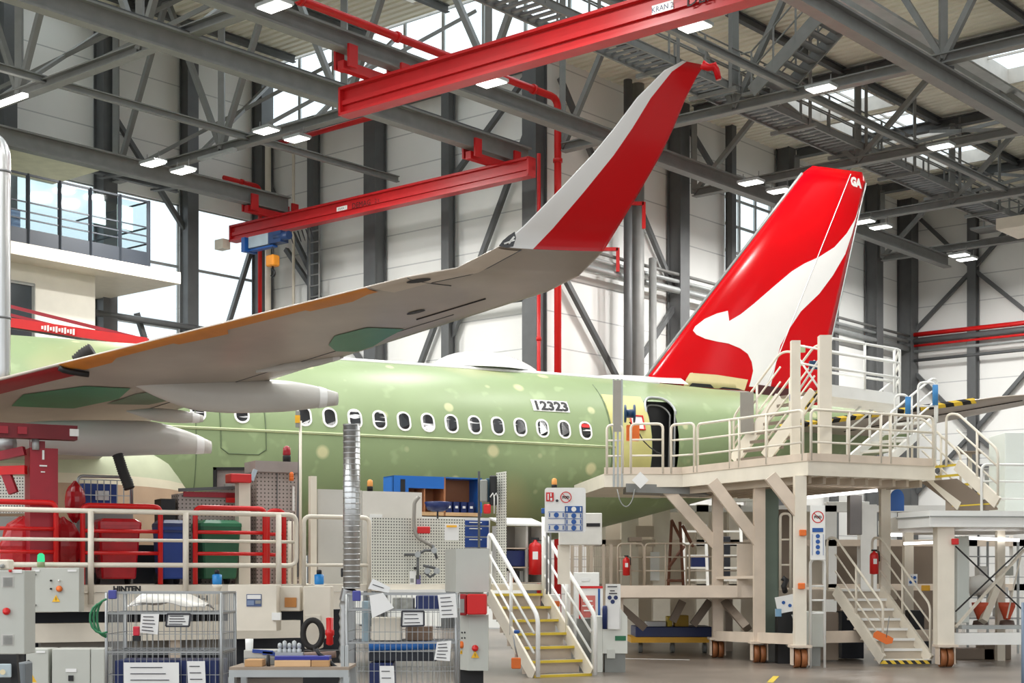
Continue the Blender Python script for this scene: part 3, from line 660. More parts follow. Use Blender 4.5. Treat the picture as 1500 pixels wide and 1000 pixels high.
# serial number plate
s0, s1 = s_at(783, 1.75), s_at(834, 1.75)
pl = patch(s0-.02, s1+.02, 5.02, 5.27, .008, 6, 4); po = obj('number_plate', pl, WHITE, jet, 'white serial number sticker')
sm = (s0+s1)/2; tm = text_mb('12323', V((0, 0, 0)), X, Z, .19, 0, .012)
tw = max(v.x for v in tm.v)-min(v.x for v in tm.v); kx = (s1-s0-.06)/tw
tm.v = [fuz(sm+v.x*kx, 5.145+v.z, .016) for v in tm.v]; obj('serial_number', tm, BLACK, po)
# satellite dome
s0, s1 = s_at(632, 0), s_at(788, 0); m = MB(); rings = []
for i in range(15):
    u = i/14; ss_ = s0+(s1-s0)*u; h = .4*math.sin(math.pi*u**.85)**.8 if 0 < u < 1 else .01; w = .75*math.sin(math.pi*u)**.6+.02 if 0 < u < 1 else .02
    rings.append([AF(ss_, w*math.cos(a), 6.0+max(h, .01)*math.sin(a)+.03*(1-abs(math.cos(a)))) for a in [math.pi*k/12 for k in range(13)]])
m.loft(rings, False, True, False); m.v = [v+Z*.05 for v in m.v]; obj('satellite_dome', m, AIRW, jet, 'white satellite antenna dome')
# dorsal fillet
m = MB(); b0, b1 = 3.6, 6.4
m.loft([[AF(b0+(b1-b0)*u, w*(1-abs(k))*0+w*k, 6.0+h*(1-abs(k))) for k in (-1, -.5, 0, .5, 1)] for u, w, h in ((0, .1, .05), (.35, .28, .17), (.7, .4, .2), (1, .45, .25))], False, True, False); obj('dorsal_fillet', m, AIRW, jet)
# belly fairing
m = MB(); nb = 24; NS = 64
def bf(u): return max(.03, (1-abs(2*u-1)**5))**.5
rg = [[AF(-15+10.0*i/nb, 2.3*bf(i/nb)*math.copysign(abs(math.cos(x))**.3, math.cos(x)), 2.8+1.4*bf(i/nb)*math.copysign(abs(math.sin(x))**.55, math.sin(x))) for x in [2*math.pi*j/NS for j in range(NS)]] for i in range(nb+1)]
for r in rg: m.v += r
for i in range(nb):
    for j in range(NS):
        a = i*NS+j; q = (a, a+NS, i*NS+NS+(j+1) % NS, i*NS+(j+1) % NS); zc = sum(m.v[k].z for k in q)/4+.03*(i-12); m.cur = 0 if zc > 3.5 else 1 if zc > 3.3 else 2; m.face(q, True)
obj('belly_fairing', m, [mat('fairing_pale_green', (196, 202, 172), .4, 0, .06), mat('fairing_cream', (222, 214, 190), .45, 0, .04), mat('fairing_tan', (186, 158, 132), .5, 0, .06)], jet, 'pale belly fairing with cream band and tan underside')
# ---- wing ----
def wing_st():
    st = []
    for t in (1.6, 4, 6.4, 8.5, 10.5, 12.2, 13.7, 14.7):
        le = AF(-6.54+.52*(t-15.5), t, 4.32+.0915*(t-9.37)); te = AF((-4.94+.29*(t-15.5)) if t > 6.4 else -7.58, t, 4.45+.093*(t-10.93))
        st.append((le, te, .112))
    for (t, l, r, k) in ((15.3, (668, 393), (848, 404), .1), (15.75, (733, 360), (884, 368), .095), (15.95, (767, 331), (903, 337), .09), (16.15, (820, 277), (936, 283), .085), (16.3, (867, 227), (968, 227), .08), (16.4, (900, 187), (987, 187), .08), (16.5, (933, 143), (1004, 145), .08), (16.6, (973, 103), (1022, 110), .08), (16.66, (1000, 89), (1032, 95), .06)):
        q = []
        for (px, py) in (l, r): s = s_at(px, t); o = AF(s, t, 0); q.append(V((o.x, o.y, zpix(py, o.y))))
        st.append((q[0], q[1], k))
    return st
WST = wing_st()
CB = [0, .006, .02, .05, .1, .17, .24, .3, .4, .5, .6, .7, .8, .9, .96, 1]
def naca(c): c = max(0, c); return (1.4845*math.sqrt(c)-.63*c-1.758*c*c+1.4215*c**3-.5075*c**4)
def lift_surface(st, mats, matf, nm, parent, upn, remap=lambda i, c: c):
    """closed aerofoil skin through stations st; matf(i, c) gives the slot"""
    m = MB(); n = len(CB); rows = []
    for i in range(len(st)):
        le, te, k = st[i]; ch = te-le; L = ch.length
        a = st[max(0, i-1)]; b = st[min(len(st)-1, i+1)]
        span = ((b[0]+b[1])-(a[0]+a[1])).normalized(); nn = ch.cross(span).normalized()
        if nn.dot(upn) < 0: nn = -nn
        upn = nn
        cs = [remap(i, c) for c in CB]; pts = [le+ch*c+nn*(naca(c)*k*L*.55) for c in cs]+[le+ch*c-nn*(naca(c)*k*L*.45) for c in reversed(cs[1:-1])]
        rows.append((pts, nn))
    b = len(m.v); W = len(rows[0][0])
    for r, _ in rows: m.v += r
    for i in range(len(rows)-1):
        for j in range(W):
            c = CB[j] if j < n-1 else CB[2*n-3-j] if j >= n else CB[n-2]
            jj = (j+1) % W; m.cur = matf(i, c, j < n-1); m.face((b+i*W+j, b+(i+1)*W+j, b+(i+1)*W+jj, b+i*W+jj), True)
    m.cur = matf(len(rows)-2, .5, True); m.face([b+(len(rows)-1)*W+j for j in range(W)]); m.cur = 0; m.face([b+j for j in reversed(range(W))])
    o = obj(nm, m, mats, parent); return o, rows
NI = 8
def wmf(i, c, up): return 0
wing, rows = lift_surface(WST[:10], [WINGG], wmf, 'wing', jet, Z)
upn = rows[-1][1]
WLT = mat('winglet_base_grey', (206, 202, 196), .25, 0, .05, 1, .3)
WCB = [.3, .3, .3, .3, .29, .27, .22, .17, .12, .1]
def smf(i, c, up): return 1 if i >= 7 or c >= .3-1e-6 else 0
def wrm(i, c): b = WCB[i]; return c*b/.3 if c <= .3 else b+(c-.3)*(1-b)/.7
swl, rows2 = lift_surface(WST[9:], [AIRW, AIRR], smf, 'winglet', wing, upn, wrm)
def under(st, rws, i, f, c, off=0):
    """point on the lower wing skin between station i and i+1"""
    q = []
    for k in (i, i+1):
        le, te, kk = st[k]; ch = te-le; q.append(le+ch*c-rws[k][1]*(naca(c)*kk*ch.length*.45+off))
    return q[0]*(1-f)+q[1]*f
def on_wing(t, c, off=.01):
    ts = [1.6, 4, 6.4, 8.5, 10.5, 12.2, 13.7, 14.7, 15.3, 15.75]
    for i in range(9):
        if t <= ts[i+1]: return under(WST, rows, i, (t-ts[i])/(ts[i+1]-ts[i]), c, off)
def wpatch(tc, m, nm, lab=None, off=.008):
    """lower-skin patch from (t, c) outline rows [(t, c0, c1)]"""
    q = MB(); n = 8
    rws = []
    for (a, b) in zip(tc, tc[1:]):
        for k in range(5): u = k/5; rws.append([x+(y-x)*u for x, y in zip(a, b)])
    rws.append(tc[-1])
    for (t, c0, c1) in rws:
        for j in range(n+1): q.v.append(on_wing(t, c0+(c1-c0)*j/n, off))
    for i in range(len(rws)-1):
        for j in range(n): a = i*(n+1)+j; q.face((a, a+1, a+n+2, a+n+1), True)
    return obj(nm, q, m, wing, lab)
wpatch([(9.45, -.004, .06), (11, -.004, .06), (14.2, -.004, .075)], ORT, 'leading_edge_film', 'orange film along the leading edge')
wpatch([(9.5, .02, .1), (10.0, .02, .1), (10.3, .02, .05)], ORT, 'leading_edge_film', 'orange film patch')
wpatch([(11.2, .02, .09), (11.9, .02, .12), (12.1, .02, .05)], ORT, 'leading_edge_film', 'orange film patch')
wpatch([(13.2, .03, .1), (13.75, .03, .12), (14.15, .03, .06)], ORT, 'leading_edge_film', 'orange film patch')
wpatch([(14.25, -.004, .15), (14.7, -.004, .15), (15.3, -.004, .17), (15.72, -.004, .2)], mat('slat_beige', (208, 196, 180), .35, 0, .05), 'leading_edge_slat', 'pale beige outer leading edge', .004)
wpatch([(4, -.0, .1), (8.5, 0, .11), (9.4, 0, .12)], mat('dark_red_pad', (150, 22, 28), .5, 0, .1), 'leading_edge_pad', 'dark red pad wrapped round the leading edge', .03)
q = MB(); q.tube([on_wing(9.45, c, .05) for c in (0, .02, .05, .1, .13)], .04, 8); obj('strap', q, BLACK, wing)
wpatch([(11.35, .86, .97), (11.7, .72, .97), (12.2, .6, .9), (12.7, .62, .84)], PGREEN, 'protection_film', 'green film patch near the trailing edge')
wpatch([(7.0, .3, .55), (7.8, .2, .6), (8.6, .3, .5)], PGREEN, 'protection_film', 'green film patch by the jack')
wpatch([(7.4, .62, .8), (8.2, .6, .86), (8.8, .68, .8)], mat('dull_green_film', (88, 120, 92), .4, 0, .15), 'protection_film')
q = MB(); q.tube([on_wing(14.72, c, .002) for c in CB[:8]], .007, 6); obj('skin_joint', q, STEELD, wing)
q = MB(); q.tube([on_wing(t, .15+.01*i, .004) for i, t in enumerate((14.75, 15, 15.2, 15.4, 15.6, 15.74))], .006, 6); obj('skin_joint', q, STEELD, wing)
for (t, c, r) in ((13.55, .6, .09), (14.75, .06, .1)):
    q = MB(); ctr = on_wing(t, c, .01); a = (on_wing(t+.05, c, .01)-ctr).normalized(); b = (on_wing(t, c+.02, .01)-ctr).normalized(); q.poly([ctr+a*(r*1.6*math.cos(x))+b*(r*.6*math.sin(x)) for x in [k*math.pi/8 for k in range(16)]]); obj('access_hole', q, BLACK, wing)
q = MB(); q.tube([on_wing(t, .74, .004) for t in (13.2, 13.6, 14, 14.3)], .01, 6); obj('aileron_gap', q, BLACK, wing)
q = MB(); q.tube([on_wing(t, .86, .0) for t in (6.6, 8.5, 10.5, 12.5, 13.5)], .008, 6); obj('flap_gap', q, STEELD, wing)
# nav light window at the wing tip
q = MB(); c0 = P(757, 350, 16.2); 
def wl_(px, py): o = AF(s_at(px, 15.8), 15.8, 0); return V((o.x-.03, o.y-.16, zpix(py, o.y-.16)))
q.poly([wl_(*p) for p in ((735, 360), (741, 352), (749, 345), (758, 339), (760, 348), (756, 361), (746, 363))]); q.v += []; nl = obj('navigation_light', q, mat('dark_lens', (34, 34, 34), .12), swl, 'dark glass wingtip light')
for dx in (0, 6): q = MB(); q.bar(wl_(743+dx, 357)-Yv*.01, wl_(757, 352-dx*.8)-Yv*.01, .03, .015); obj('lamp_element', q, WHITE, nl)
# red wick cover on the winglet tip
q = MB(); tp = [P(x, y, 15.75) for x, y in ((1028, 94), (1038, 99), (1046, 97), (1050, 104), (1053, 117))]; q.tube(tp, [.05, .04, .05, .035, .03], 8); obj('tip_cover', q, AIRR, swl, 'red protective cover on the winglet tip')
# flap track fairings
def fairing(pts, lab):
    """canoe fairing through (px, py, half height in px, distance)"""
    m = MB(); rg = []; K = []
    for a, b in zip(pts, pts[1:]):
        for i in range(6): u = i/6; K.append([x+(y-x)*u for x, y in zip(a, b)])
    K.append(pts[-1])
    for _ in range(3): K = [K[0]]+[[(a+2*b+c)/4 for a, b, c in zip(p, q, r)] for p, q, r in zip(K, K[1:], K[2:])]+[K[-1]]
    sx = N
    def ring(k, e=0, dx=0): px, py, r, Y = k; c = P(px+dx, py, Y); R = r/F*Y+e; return [c+sx*(R*.62*math.cos(x))+Z*(R*math.sin(x)) for x in [2*math.pi*j/20 for j in range(20)]]
    m.loft([ring(k) for k in K]); o = obj('flap_track_fairing', m, mat('fairing_grey', (202, 200, 194), .3, 0, .06, 1), wing, lab)
    n = len(K); q = MB(); q.loft([ring(k, .006) for k in K[int(n*.84):int(n*.84)+3]], False); obj('tape_band', q, AIRW, o)
    return o
fairing([(168, 548, 1, 21.4), (225, 564, 16, 21.5), (280, 577, 24, 21.6), (340, 580, 25.5, 21.7), (420, 580, 23, 21.8), (460, 581, 17, 21.9), (494, 584, 9.5, 22)], 'longest pale fairing under the wing')
fairing([(185, 602, 1, 22.6), (225, 607, 10, 22.8), (265, 610, 10, 23.1), (297, 613, 5, 23.4)], 'shortest fairing, between the other two')
fairing([(-20, 636, 10, 22), (60, 640, 24, 22.4), (150, 642, 27, 22.9), (225, 641, 25, 23.4), (275, 648, 17, 23.7), (309, 655, 9, 24)], 'lowest pale fairing beside the red jack')
fairing([(375, 544, 2, 20.7), (430, 536, 7, 20.6), (470, 529, 6, 20.5), (503, 523, 1.5, 20.4)], 'slim outermost fairing under the trailing edge')
# ---- tail fin ----
def fin_pt(px, py, t=0.0): s = s_at(px, t); o = AF(s, t, 0); return s, zpix(py, o.y)
sl0, zl0 = fin_pt(938, 563); sl1, zl1 = fin_pt(1172, 258); st1, zt1 = fin_pt(1268, 268); st0, zt0 = fin_pt(1203, 562)
FZ0, FZ1 = min(zl0, zt0), max(zl1, zt1)
def le(z): return sl0+(sl1-sl0)*(z-zl0)/(zl1-zl0)
def te(z): return st0+(st1-st0)*(z-zt0)/(zt1-zt0)
def fin_t(s, z, off=0):
    a, b = le(z), te(z); c = min(1, max(0, (s-a)/(b-a))); return naca(c)*.1*(b-a)*.5+off
def finpos(s, z, off=0): return AF(s, fin_t(s, z, off), z)
m = MB(); rg = []
sT0, zT0 = fin_pt(1190, 243); sT1, zT1 = fin_pt(1262, 252)
for i in range(24):
    z = FZ0+(FZ1-FZ0)*i/23; a, b = le(z), te(z)
    if i == 23: pass
    row = [AF(a+(b-a)*c, naca(c)*.1*(b-a)*.5, z) for c in CB]+[AF(a+(b-a)*c, -naca(c)*.1*(b-a)*.5, z) for c in reversed(CB[1:-1])]
    rg.append(row)
a, b, z = sT0, sT1+.02, (zT0+zT1)/2
rg.append([AF(a+(b-a)*c, naca(c)*.05*(b-a)*.5, zT0+(zT1-zT0)*c) for c in CB]+[AF(a+(b-a)*c, -naca(c)*.05*(b-a)*.5, zT0+(zT1-zT0)*c) for c in reversed(CB[1:-1])])
m.loft(rg); fin = obj('tail_fin', m, AIRR, jet, 'red tail fin with white emblem')
ROO = [(1259, 302), (1252, 322), (1240, 342), (1222, 362), (1200, 376), (1178, 386), (1160, 397), (1135, 418), (1105, 444), (1085, 460), (1068, 470), (1066, 455), (1050, 459), (1032, 467), (1018, 478), (1015, 484), (1020, 490), (1033, 496), (1050, 500), (1067, 503), (1084, 510), (1095, 518), (1101, 530), (1103, 543), (1100, 556), (1097, 566), (1128, 568), (1130, 560), (1137, 530), (1143, 506), (1157, 480), (1173, 456), (1200, 430), (1220, 403), (1238, 372), (1247, 345)]
def to_sz(px, py):
    t = .18
    for _ in range(3): s, z = fin_pt(px, py, t); t = fin_t(s, z)
    return s, z
rp = [to_sz(*p) for p in ROO]
obj('emblem', fill_patch(rp, lambda s, z: finpos(s, z, .006), .16), AIRW, fin, 'white leaping animal emblem')
m = fill_patch([to_sz(*p) for p in ((1001, 572), (1004, 556), (1010, 546), (1050, 549), (1095, 556), (1090, 574), (1050, 578))], lambda s, z: finpos(s, max(z, FZ0+.01), .02), .2); ff = obj('fin_root_fairing', m, PALEY, fin, 'unpainted pale yellow root panel')
for pts in (((1008, 569), (1013, 561), (1040, 563), (1045, 571)), ((1052, 573), (1058, 567), (1080, 569), (1088, 576))):
    obj('root_opening', fill_patch([to_sz(*p) for p in pts], lambda s, z: finpos(s, max(z, FZ0+.01), .03), .2), BLACK, ff)
def finline(p, q, w, mm, nm, lab=None):
    m = MB(); a, b = to_sz(*p), to_sz(*q); m.tube([finpos(a[0]+(b[0]-a[0])*k/10, a[1]+(b[1]-a[1])*k/10, .004) for k in range(11)], w, 5); return obj(nm, m, mm, fin, lab)
finline((1246, 255), (1120, 571), .012, AIRW, 'rudder_hinge_line'); 
finline((1000, 568), (1014, 546), .015, AIRW, 'skin_joint')
m = MB(); m.tube([AF(le(z)-.01, 0, z) for z in [FZ0+(FZ1-FZ0)*k/12 for k in range(13)]], .035, 8); obj('leading_edge', m, STEEL, fin)
m = MB(); m.tube([AF(te(z)+.01, 0, z) for z in [FZ0+(FZ1-FZ0)*k/12 for k in range(13)]], .02, 6); obj('trailing_edge', m, STEELL, fin)
tm = text_mb('GA', V((0, 0, 0)), X, Z, .2, 0, .02); cs, cz = to_sz(1254, 267); tm.v = [finpos(cs+v.x*.85, cz+v.z-v.x*.1, .01) for v in tm.v]; obj('lettering', tm, WHITE, fin)
m = MB(); m.loft([[AF(8.6, t, z) for t, z in ((-.2, 5.8), (.2, 5.8), (.2, 6.15), (-.2, 6.15))], [AF(9.5, t, z) for t, z in ((-.2, 5.7), (.2, 5.7), (.2, 6.1), (-.2, 6.1))]], True, False); obj('root_structure', m, mat('dark_red_structure', (70, 30, 32), .6), jet)
# ---- tailplane ----
def hs_st(sg):
    r = []
    for t in (.2, 1.5, 3, 4.5, 5.6, 6.1, 6.25):
        e = 0 if t < 5.6 else (t-5.6)*.5
        r.append((AF(7.6+.6*t+e*1.2, t*sg, 5.1+.09*(t-2.13)), AF(11.5+.17*t-e*.3, t*sg, 5.1+.09*(t-2.13)), .1))
    return r
for sg in (1, -1):
    H = hs_st(sg); ho, hr = lift_surface(H, [WINGG, AIRW], lambda i, c, up: 1 if i >= 5 else 0, 'tailplane', jet, Z)
    if sg == 1:
        q = MB(); rws = [.6+.2*k for k in range(24)]
        for t in rws:
            le_ = AF(7.6+.6*t, t, 5.1+.09*(t-2.13)); te_ = AF(11.5+.17*t, t, 5.1+.09*(t-2.13)); ch = te_-le_
            q.v += [le_-ch*.01+Z*.05, le_-ch*.012, le_+ch*.02-Z*.07]
        for i in range(len(rws)-1):
            for j in range(2): a = i*3+j; q.face((a, a+1, a+4, a+3))
        obj('edge_protection', q, HAZ, ho, 'yellow and black striped edge guard')
        q = MB(); q.tube([hr[i][0][len(CB)+5] - Z*.004 for i in range(1, 5)], .015, 5); obj('skin_joint', q, BLACK, ho)
# ======================= TAIL DOCK (right) ===============================
DIRT = mat('worn_cream_paint', (214, 198, 180), .5, 0, .1, 2)
BEIGE = mat('beige_steel', (184, 170, 152), .55, 0, .08, 1.5)
TAUPE = mat('taupe_panel', (128, 114, 100), .6, 0, .08, 1)
P0 = V((4.85, 25.0, 0)); NB = -N
def Dk(k, l, z): return P0+U*k+NB*l+Z*z
def on_line(px, A, d): a = (px-CX)/F; k = (a*A.y-A.x)/(d.x-a*d.y); return V((A.x+d.x*k, A.y+d.y*k, 0))
def uframe(name, label, p0, p1, h, mids=(.33, .66), m=CREAM, r=.024, posts=(), cat='guardrail', group=None, ends=(1, 1), par=None):
    """rounded inverted-U railing panel with mid rails and extra posts"""
    p0 = V(p0); p1 = V(p1); t = thing(name, label, cat, p0, group, par)
    h1 = h if not isinstance(h, tuple) else h[1]; h0 = h if not isinstance(h, tuple) else h[0]
    pts = ([p0] if ends[0] else [])+[p0+Z*h0, p1+Z*h1]+([p1] if ends[1] else [])
    q = MB(); q.tube(fillet(pts, .1), r, 8); obj('top_rail', q, m, t)
    for f in mids: q = MB(); q.tube([p0+Z*h0*f, p1+Z*h1*f], r*.8, 6); obj('mid_rail', q, m, t)
    for f in posts: q = MB(); b = p0+(p1-p0)*f; q.tube([b, b+Z*(h0+(h1-h0)*f)], r, 8); obj('post', q, m, t)
    return t
def boxthing(name, label, cat, c, size, m, ex=X, ey=Yv, r=.015, group=None):
    q = MB(); q.rbox(c, size, ex, ey, r); return obj(name, q, m, None, label, cat, group)
def pbox(px0, py0, px1, py1, Y, d):
    """centre and size of a box seen as that pixel rectangle at distance Y"""
    a = P(px0, py1, Y); b = P(px1, py0, Y); return V(((a.x+b.x)/2, Y+d/2, (a.z+b.z)/2)), (b.x-a.x, d, b.z-a.z)
def caster(p, parent, s=1.0):
    q = MB(); q.box(p+Z*.36*s, (.34*s, .34*s, .04)); 
    for k in (-1, 1): q.box(p+X*(k*.13*s)+Z*.2*s, (.025, .2*s, .3*s))
    c = obj('caster', q, DIRT, parent)
    for k in (-1, 1): q = MB(); q.cyl(p+X*(k*.055-.045)*s+Z*.16*s, p+X*(k*.055+.045)*s+Z*.16*s, .155*s, 18); obj('wheel', q, WHEEL, c, 'orange brown caster wheel')
    return c
DKZ0, DKZ1 = 3.17, 3.42
dock = thing('tail_dock', 'cream steel work platform on caster columns below the tail fin', 'work platform', Dk(0, .3, 0))
poly = [(4.85, 25), (7.28, 26.26), (6.3, 29), (5.2, 32.4), (1.3, 31.9), (1.71, 28.3), (3.16, 28.26)]
q = MB(); q.prism([V((*p, DKZ0)) for p in poly], Z*(DKZ1-DKZ0)); obj('deck', q, CREAM, dock)
q = MB(); pr = [(7.28, 26.26), (4.85, 25), (3.16, 28.26), (1.71, 28.3)]
for a, b in zip(pr, pr[1:]): q.bar(V((*a, DKZ1+.05)), V((*b, DKZ1+.05)), .03, .13)
obj('toe_board', q, DIRT, dock)
q = MB()
for k in range(9): a = Dk(.2+k*.3, .2, DKZ0-.06); q.bar(a, a+NB*4.5, .06, .12)
obj('joists', q, BEIGE, dock, 'beige joists under the deck')['kind'] = 'stuff'
q = MB(); a, b = P(915, 716, 28.6), P(1035, 720, 28.8); q.obox((a+b)/2, (b-a)/2, Yv*.4, Z*.08); obj('grating_edge', q, STEEL, dock)
lab = ['nearest', 'second', 'third']
for i, (px, Y) in enumerate(((1171.5, 25.2), (1112, 26.7), (1051, 28.4))):
    b = P(px, 845, Y); b.z = 0
    q = MB(); q.box(V((b.x, b.y, (.38+DKZ0)/2)), (.19, .19, DKZ0-.38)); obj('column', q, CREAM if i == 0 else DIRT, dock); caster(b, dock)
    tp = P((1128, 1043, 974)[i], (704, 712, 722)[i], Y); q = MB(); e = V((b.x, Y, zpix((752, 795, 800)[i], Y))); q.bar(e, V((tp.x, Y, DKZ0)), .2, .14, Yv); obj('knee_brace', q, DIRT, dock)
def dbeam(px0, y0, Y0, px1, y1, Y1, h, m, nm='beam', w=.14): q = MB(); q.bar(P(px0, y0, Y0), P(px1, y1, Y1), w, h); return obj(nm, q, m, dock)
dbeam(1051, 931, 28.3, 1171, 936, 25.3, .18, DIRT); dbeam(1190, 933, 26.25, 1372, 930, 27.2, .2, DIRT)
dbeam(1112, 845, 26.9, 1051, 846, 28.4, .0+.05, DIRT)
# rails of the main deck
e0 = V((1.71, 28.3, 0)); e1 = V((3.16, 28.26, 0)); LD = (e1-e0).normalized()
def dl(px): return on_line(px, P0, NB)+Z*DKZ1
def dr_(px): return on_line(px, P0, U)+Z*DKZ1
def de(px): return on_line(px, e0, LD)+Z*DKZ1
H = .83
uframe('guardrail', 'cream guardrail panel in front of the yellow rear door surround', de(924), de(971), .92, (.36, .68), par=dock)
uframe('guardrail', 'narrow cream guardrail panel right of the open aircraft door', de(983), de(1000)+(dl(1017)-de(1000)), .9, (.36, .68), par=dock)
uframe('guardrail', 'long cream guardrail left of the dock corner below the stairs', dl(1022), dl(1176), (.87, H), (.36, .68), posts=(.33, .42, .68), par=dock)
uframe('guardrail', 'long cream guardrail along the right front edge of the main dock deck', dr_(1188), dr_(1367), H, (.36, .68), posts=(.3, .56, .64), par=dock)
uframe('guardrail', 'short cream guardrail stub at the left end of the dock', de(889), de(912), .9, (.36, .68), par=dock)
# service mast by the door
t = thing('service_mast', 'tall grey aluminium mast at the left end of the dock', 'mast', de(905)-Z*.2)
for px in (899, 905, 911): q = MB(); q.bar(de(px)-Z*.25, de(px)+Z*1.75, .035); obj('rail', q, STEELL, t)
c = de(904)+Z*1.25; q = MB(); q.box(c, (.14, .05, .95)); obj('plate', q, mat('mast_grey', (150, 146, 138), .5), t)
c, s = pbox(917, 592, 929, 618, 28.5, .16); q = MB(); q.lathe(c, [(.05, -.1), (.17, -.1), (.17, -.07), (.08, -.07), (.08, .07), (.17, .07), (.17, .1), (.05, .1)], 20, X); obj('cable_reel', q, mat('reel_blue', (28, 66, 104), .4), None, 'dark blue cable reel hanging at the mast beside the aircraft door', 'cable reel')
c, s = pbox(918, 622, 937, 645, 28.45, .15); boxthing('orange_box', 'small orange tool box hanging on the guardrail beside the aircraft door', 'tool box', c, s, ORANGE)
q = MB(); q.tube([P(*p, 28.5) for p in ((922, 618), (935, 632), (942, 645), (952, 655), (962, 662), (975, 668))], .012, 6); obj('cable', q, BLACK, None, 'thin black cable sagging across the yellow door surround', 'cable')
t = thing('notice', 'white notice with red frame taped on the yellow door surround', 'notice', fuz(4.2, 5, .03))
q = MB(); q.poly([fuz(*p, .035) for p in ((3.98, 4.72), (4.3, 4.72), (4.3, 5.02), (3.98, 5.02))]); obj('sheet', q, PAPER, t); q = MB(); q.tube([fuz(*p, .04) for p in ((3.98, 4.72), (4.3, 4.72), (4.3, 5.02), (3.98, 5.02))], .025, 6, True); obj('frame', q, RED, t)
q = MB(); c = P(938, 703, 28.05); q.obox(c, (X+Z).normalized()*.11, (X-Z).normalized()*.11, Yv*.006); obj('tag_sheet', q, PAPER, None, 'small white tag hanging tilted on the dock edge below the door', 'tag')
q = MB(); q.tube([P(904+26*k/8*1.0, 716+26*math.sin(math.pi*k/8)**.6, 28.2) for k in range(9)], .012, 6); obj('cable', q, GREY, None, 'thin grey cable loop hanging under the left end of the dock', 'cable')
# upper platform
up = thing('upper_platform', None, None, P(1208, 675, 25.5), None, dock)
a, b = P(1213, 565, 25.7), P(1318, 578, 27.05); d = (b-a); d.z = 0; bk = V((a.x-.35, a.y, 0)).normalized()
UZ0, UZ1 = 4.55, 4.75
q = MB(); q.prism([V((a.x, a.y, UZ0)), V((b.x, b.y, UZ0)), V((b.x, b.y, UZ0))+bk*1.5, V((a.x, a.y, UZ0))+bk*1.5], Z*(UZ1-UZ0)); obj('deck', q, WHITE, up)
for px, Y, w, z1 in ((1208, 25.5, .2, 5.53), (1165, 25.85, .15, 5.5)): q = MB(); c = P(px, 845, Y); q.box(V((c.x, Y, (DKZ1+z1)/2)), (w, w, z1-DKZ1)); obj('column', q, CREAM, up)
def rail_p(nm, pts, m=WHITE, r=.024, par=up): q = MB(); q.tube(fillet(pts, .09), r, 8); return obj(nm, q, m, par)
A1, B1 = V((a.x, a.y, UZ1)), V((b.x, b.y, UZ1))
rail_p('top_rail', [A1+d*.03, A1+d*.03+Z*.78, B1+Z*.78, B1]); rail_p('top_rail', [B1, B1+Z*.78, B1+bk*1.5+Z*.78, B1+bk*1.5])
for h in (.28, .54):
    rail_p('mid_rail', [A1+Z*h, B1+Z*h]); rail_p('mid_rail', [B1+Z*h, B1+bk*1.5+Z*h])
for f in (.5, .92): rail_p('post', [A1+d*f, A1+d*f+Z*.78])
rail_p('top_rail', [A1+bk*1.5, A1+bk*1.5+Z*.78, B1+bk*1.5+Z*.78, B1+bk*1.5]); rail_p('mid_rail', [A1+bk*1.5+Z*.4, B1+bk*1.5+Z*.4])
for (p, q_) in (((1167, 520, 26.2), (1204, 575, 25.6)), ((1168, 575, 26.2), (1204, 520, 25.6)), ((1165, 505, 26.2), (1204, 512, 25.6)), ((1165, 530, 26.2), (1204, 538, 25.6))): rail_p('cross_brace', [P(*p), P(*q_)], r=.018)
# stair to the upper platform
lo, hi = P(1098, 690, 27.3), P(1168, 568, 26.7); lo.z = DKZ1+.2; hi.z = UZ1-.06
wd = (P(1122, 690, 26.9)-P(1075, 690, 27.7))/2; wd.z = 0
st = stairs('dock_stair', 'cream stair with dark treads climbing to the upper platform by the fin', lo, hi, wd, 8, CREAM, TAUPE, sw=.06, sh=.22, td=.22, th=.05)
def handrail(st, lo, hi, wd, h, mids, m=CREAM, sides=(-1, 1), posts=(0, .5, 1), ext=.1, r=.022):
    for k in sides:
        A, B = lo+wd*k, hi+wd*k; e = (B-A); e.z = 0; e = e.normalized()
        q = MB(); q.tube(fillet([A, A+Z*h, B+Z*h, B+Z*h+e*.25, B+e*.25], .12), r, 8); obj('handrail', q, m, st)
        for f in mids: q = MB(); q.tube([A+Z*h*f, B+Z*h*f], r*.75, 6); obj('mid_rail', q, m, st)
        for f in posts[1:-1]: q = MB(); c = A+(B-A)*f; q.tube([c, c+Z*h], r, 8); obj('post', q, m, st)
handrail(st, lo, hi, wd, .8, (.35, .68))
c, s = pbox(1186, 528, 1200, 540, 25.9, .1); boxthing('control_box', 'small dark blue box hanging in the cross braces beside the fin', 'box', c, s, MATS['reel_blue'])
c, s = pbox(1158, 576, 1170, 586, 25.95, .12); t = boxthing('signal_lamp', 'blue signal lamp on the stair post in front of the fin', 'lamp', c, s, BLUE); q = MB(); q.cyl(c+Z*.07, c+Z*.2, .06, 10); o = obj('lens', q, BLACK, t)
q = MB(); a_, b_ = P(1180, 598, 25.9), P(1202, 568, 25.7); q.bar(a_, b_, .03, .14, Yv); obj('hazard_strip', q, HAZ, None, 'yellow black hazard strip on the stair cheek beside the white column', 'hazard strip')
c, s = pbox(1192, 583, 1199, 593, 26.4, .05); boxthing('red_sticker', 'small red plate behind the white column on the dock', 'plate', c, s, RED)
c, s = pbox(1166, 505, 1180, 516, 26.1, .03); boxthing('green_tag', 'small pale green tag tied to the upper stair rail', 'tag', c, s, mat('pale_green', (190, 216, 170), .6))
q = MB(); q.box(P(1094, 605, 27.4), (.24, .05, .75)); obj('info_panel', q, MATS['mast_grey'], None, 'upright grey panel in front of the green tail cone', 'panel')
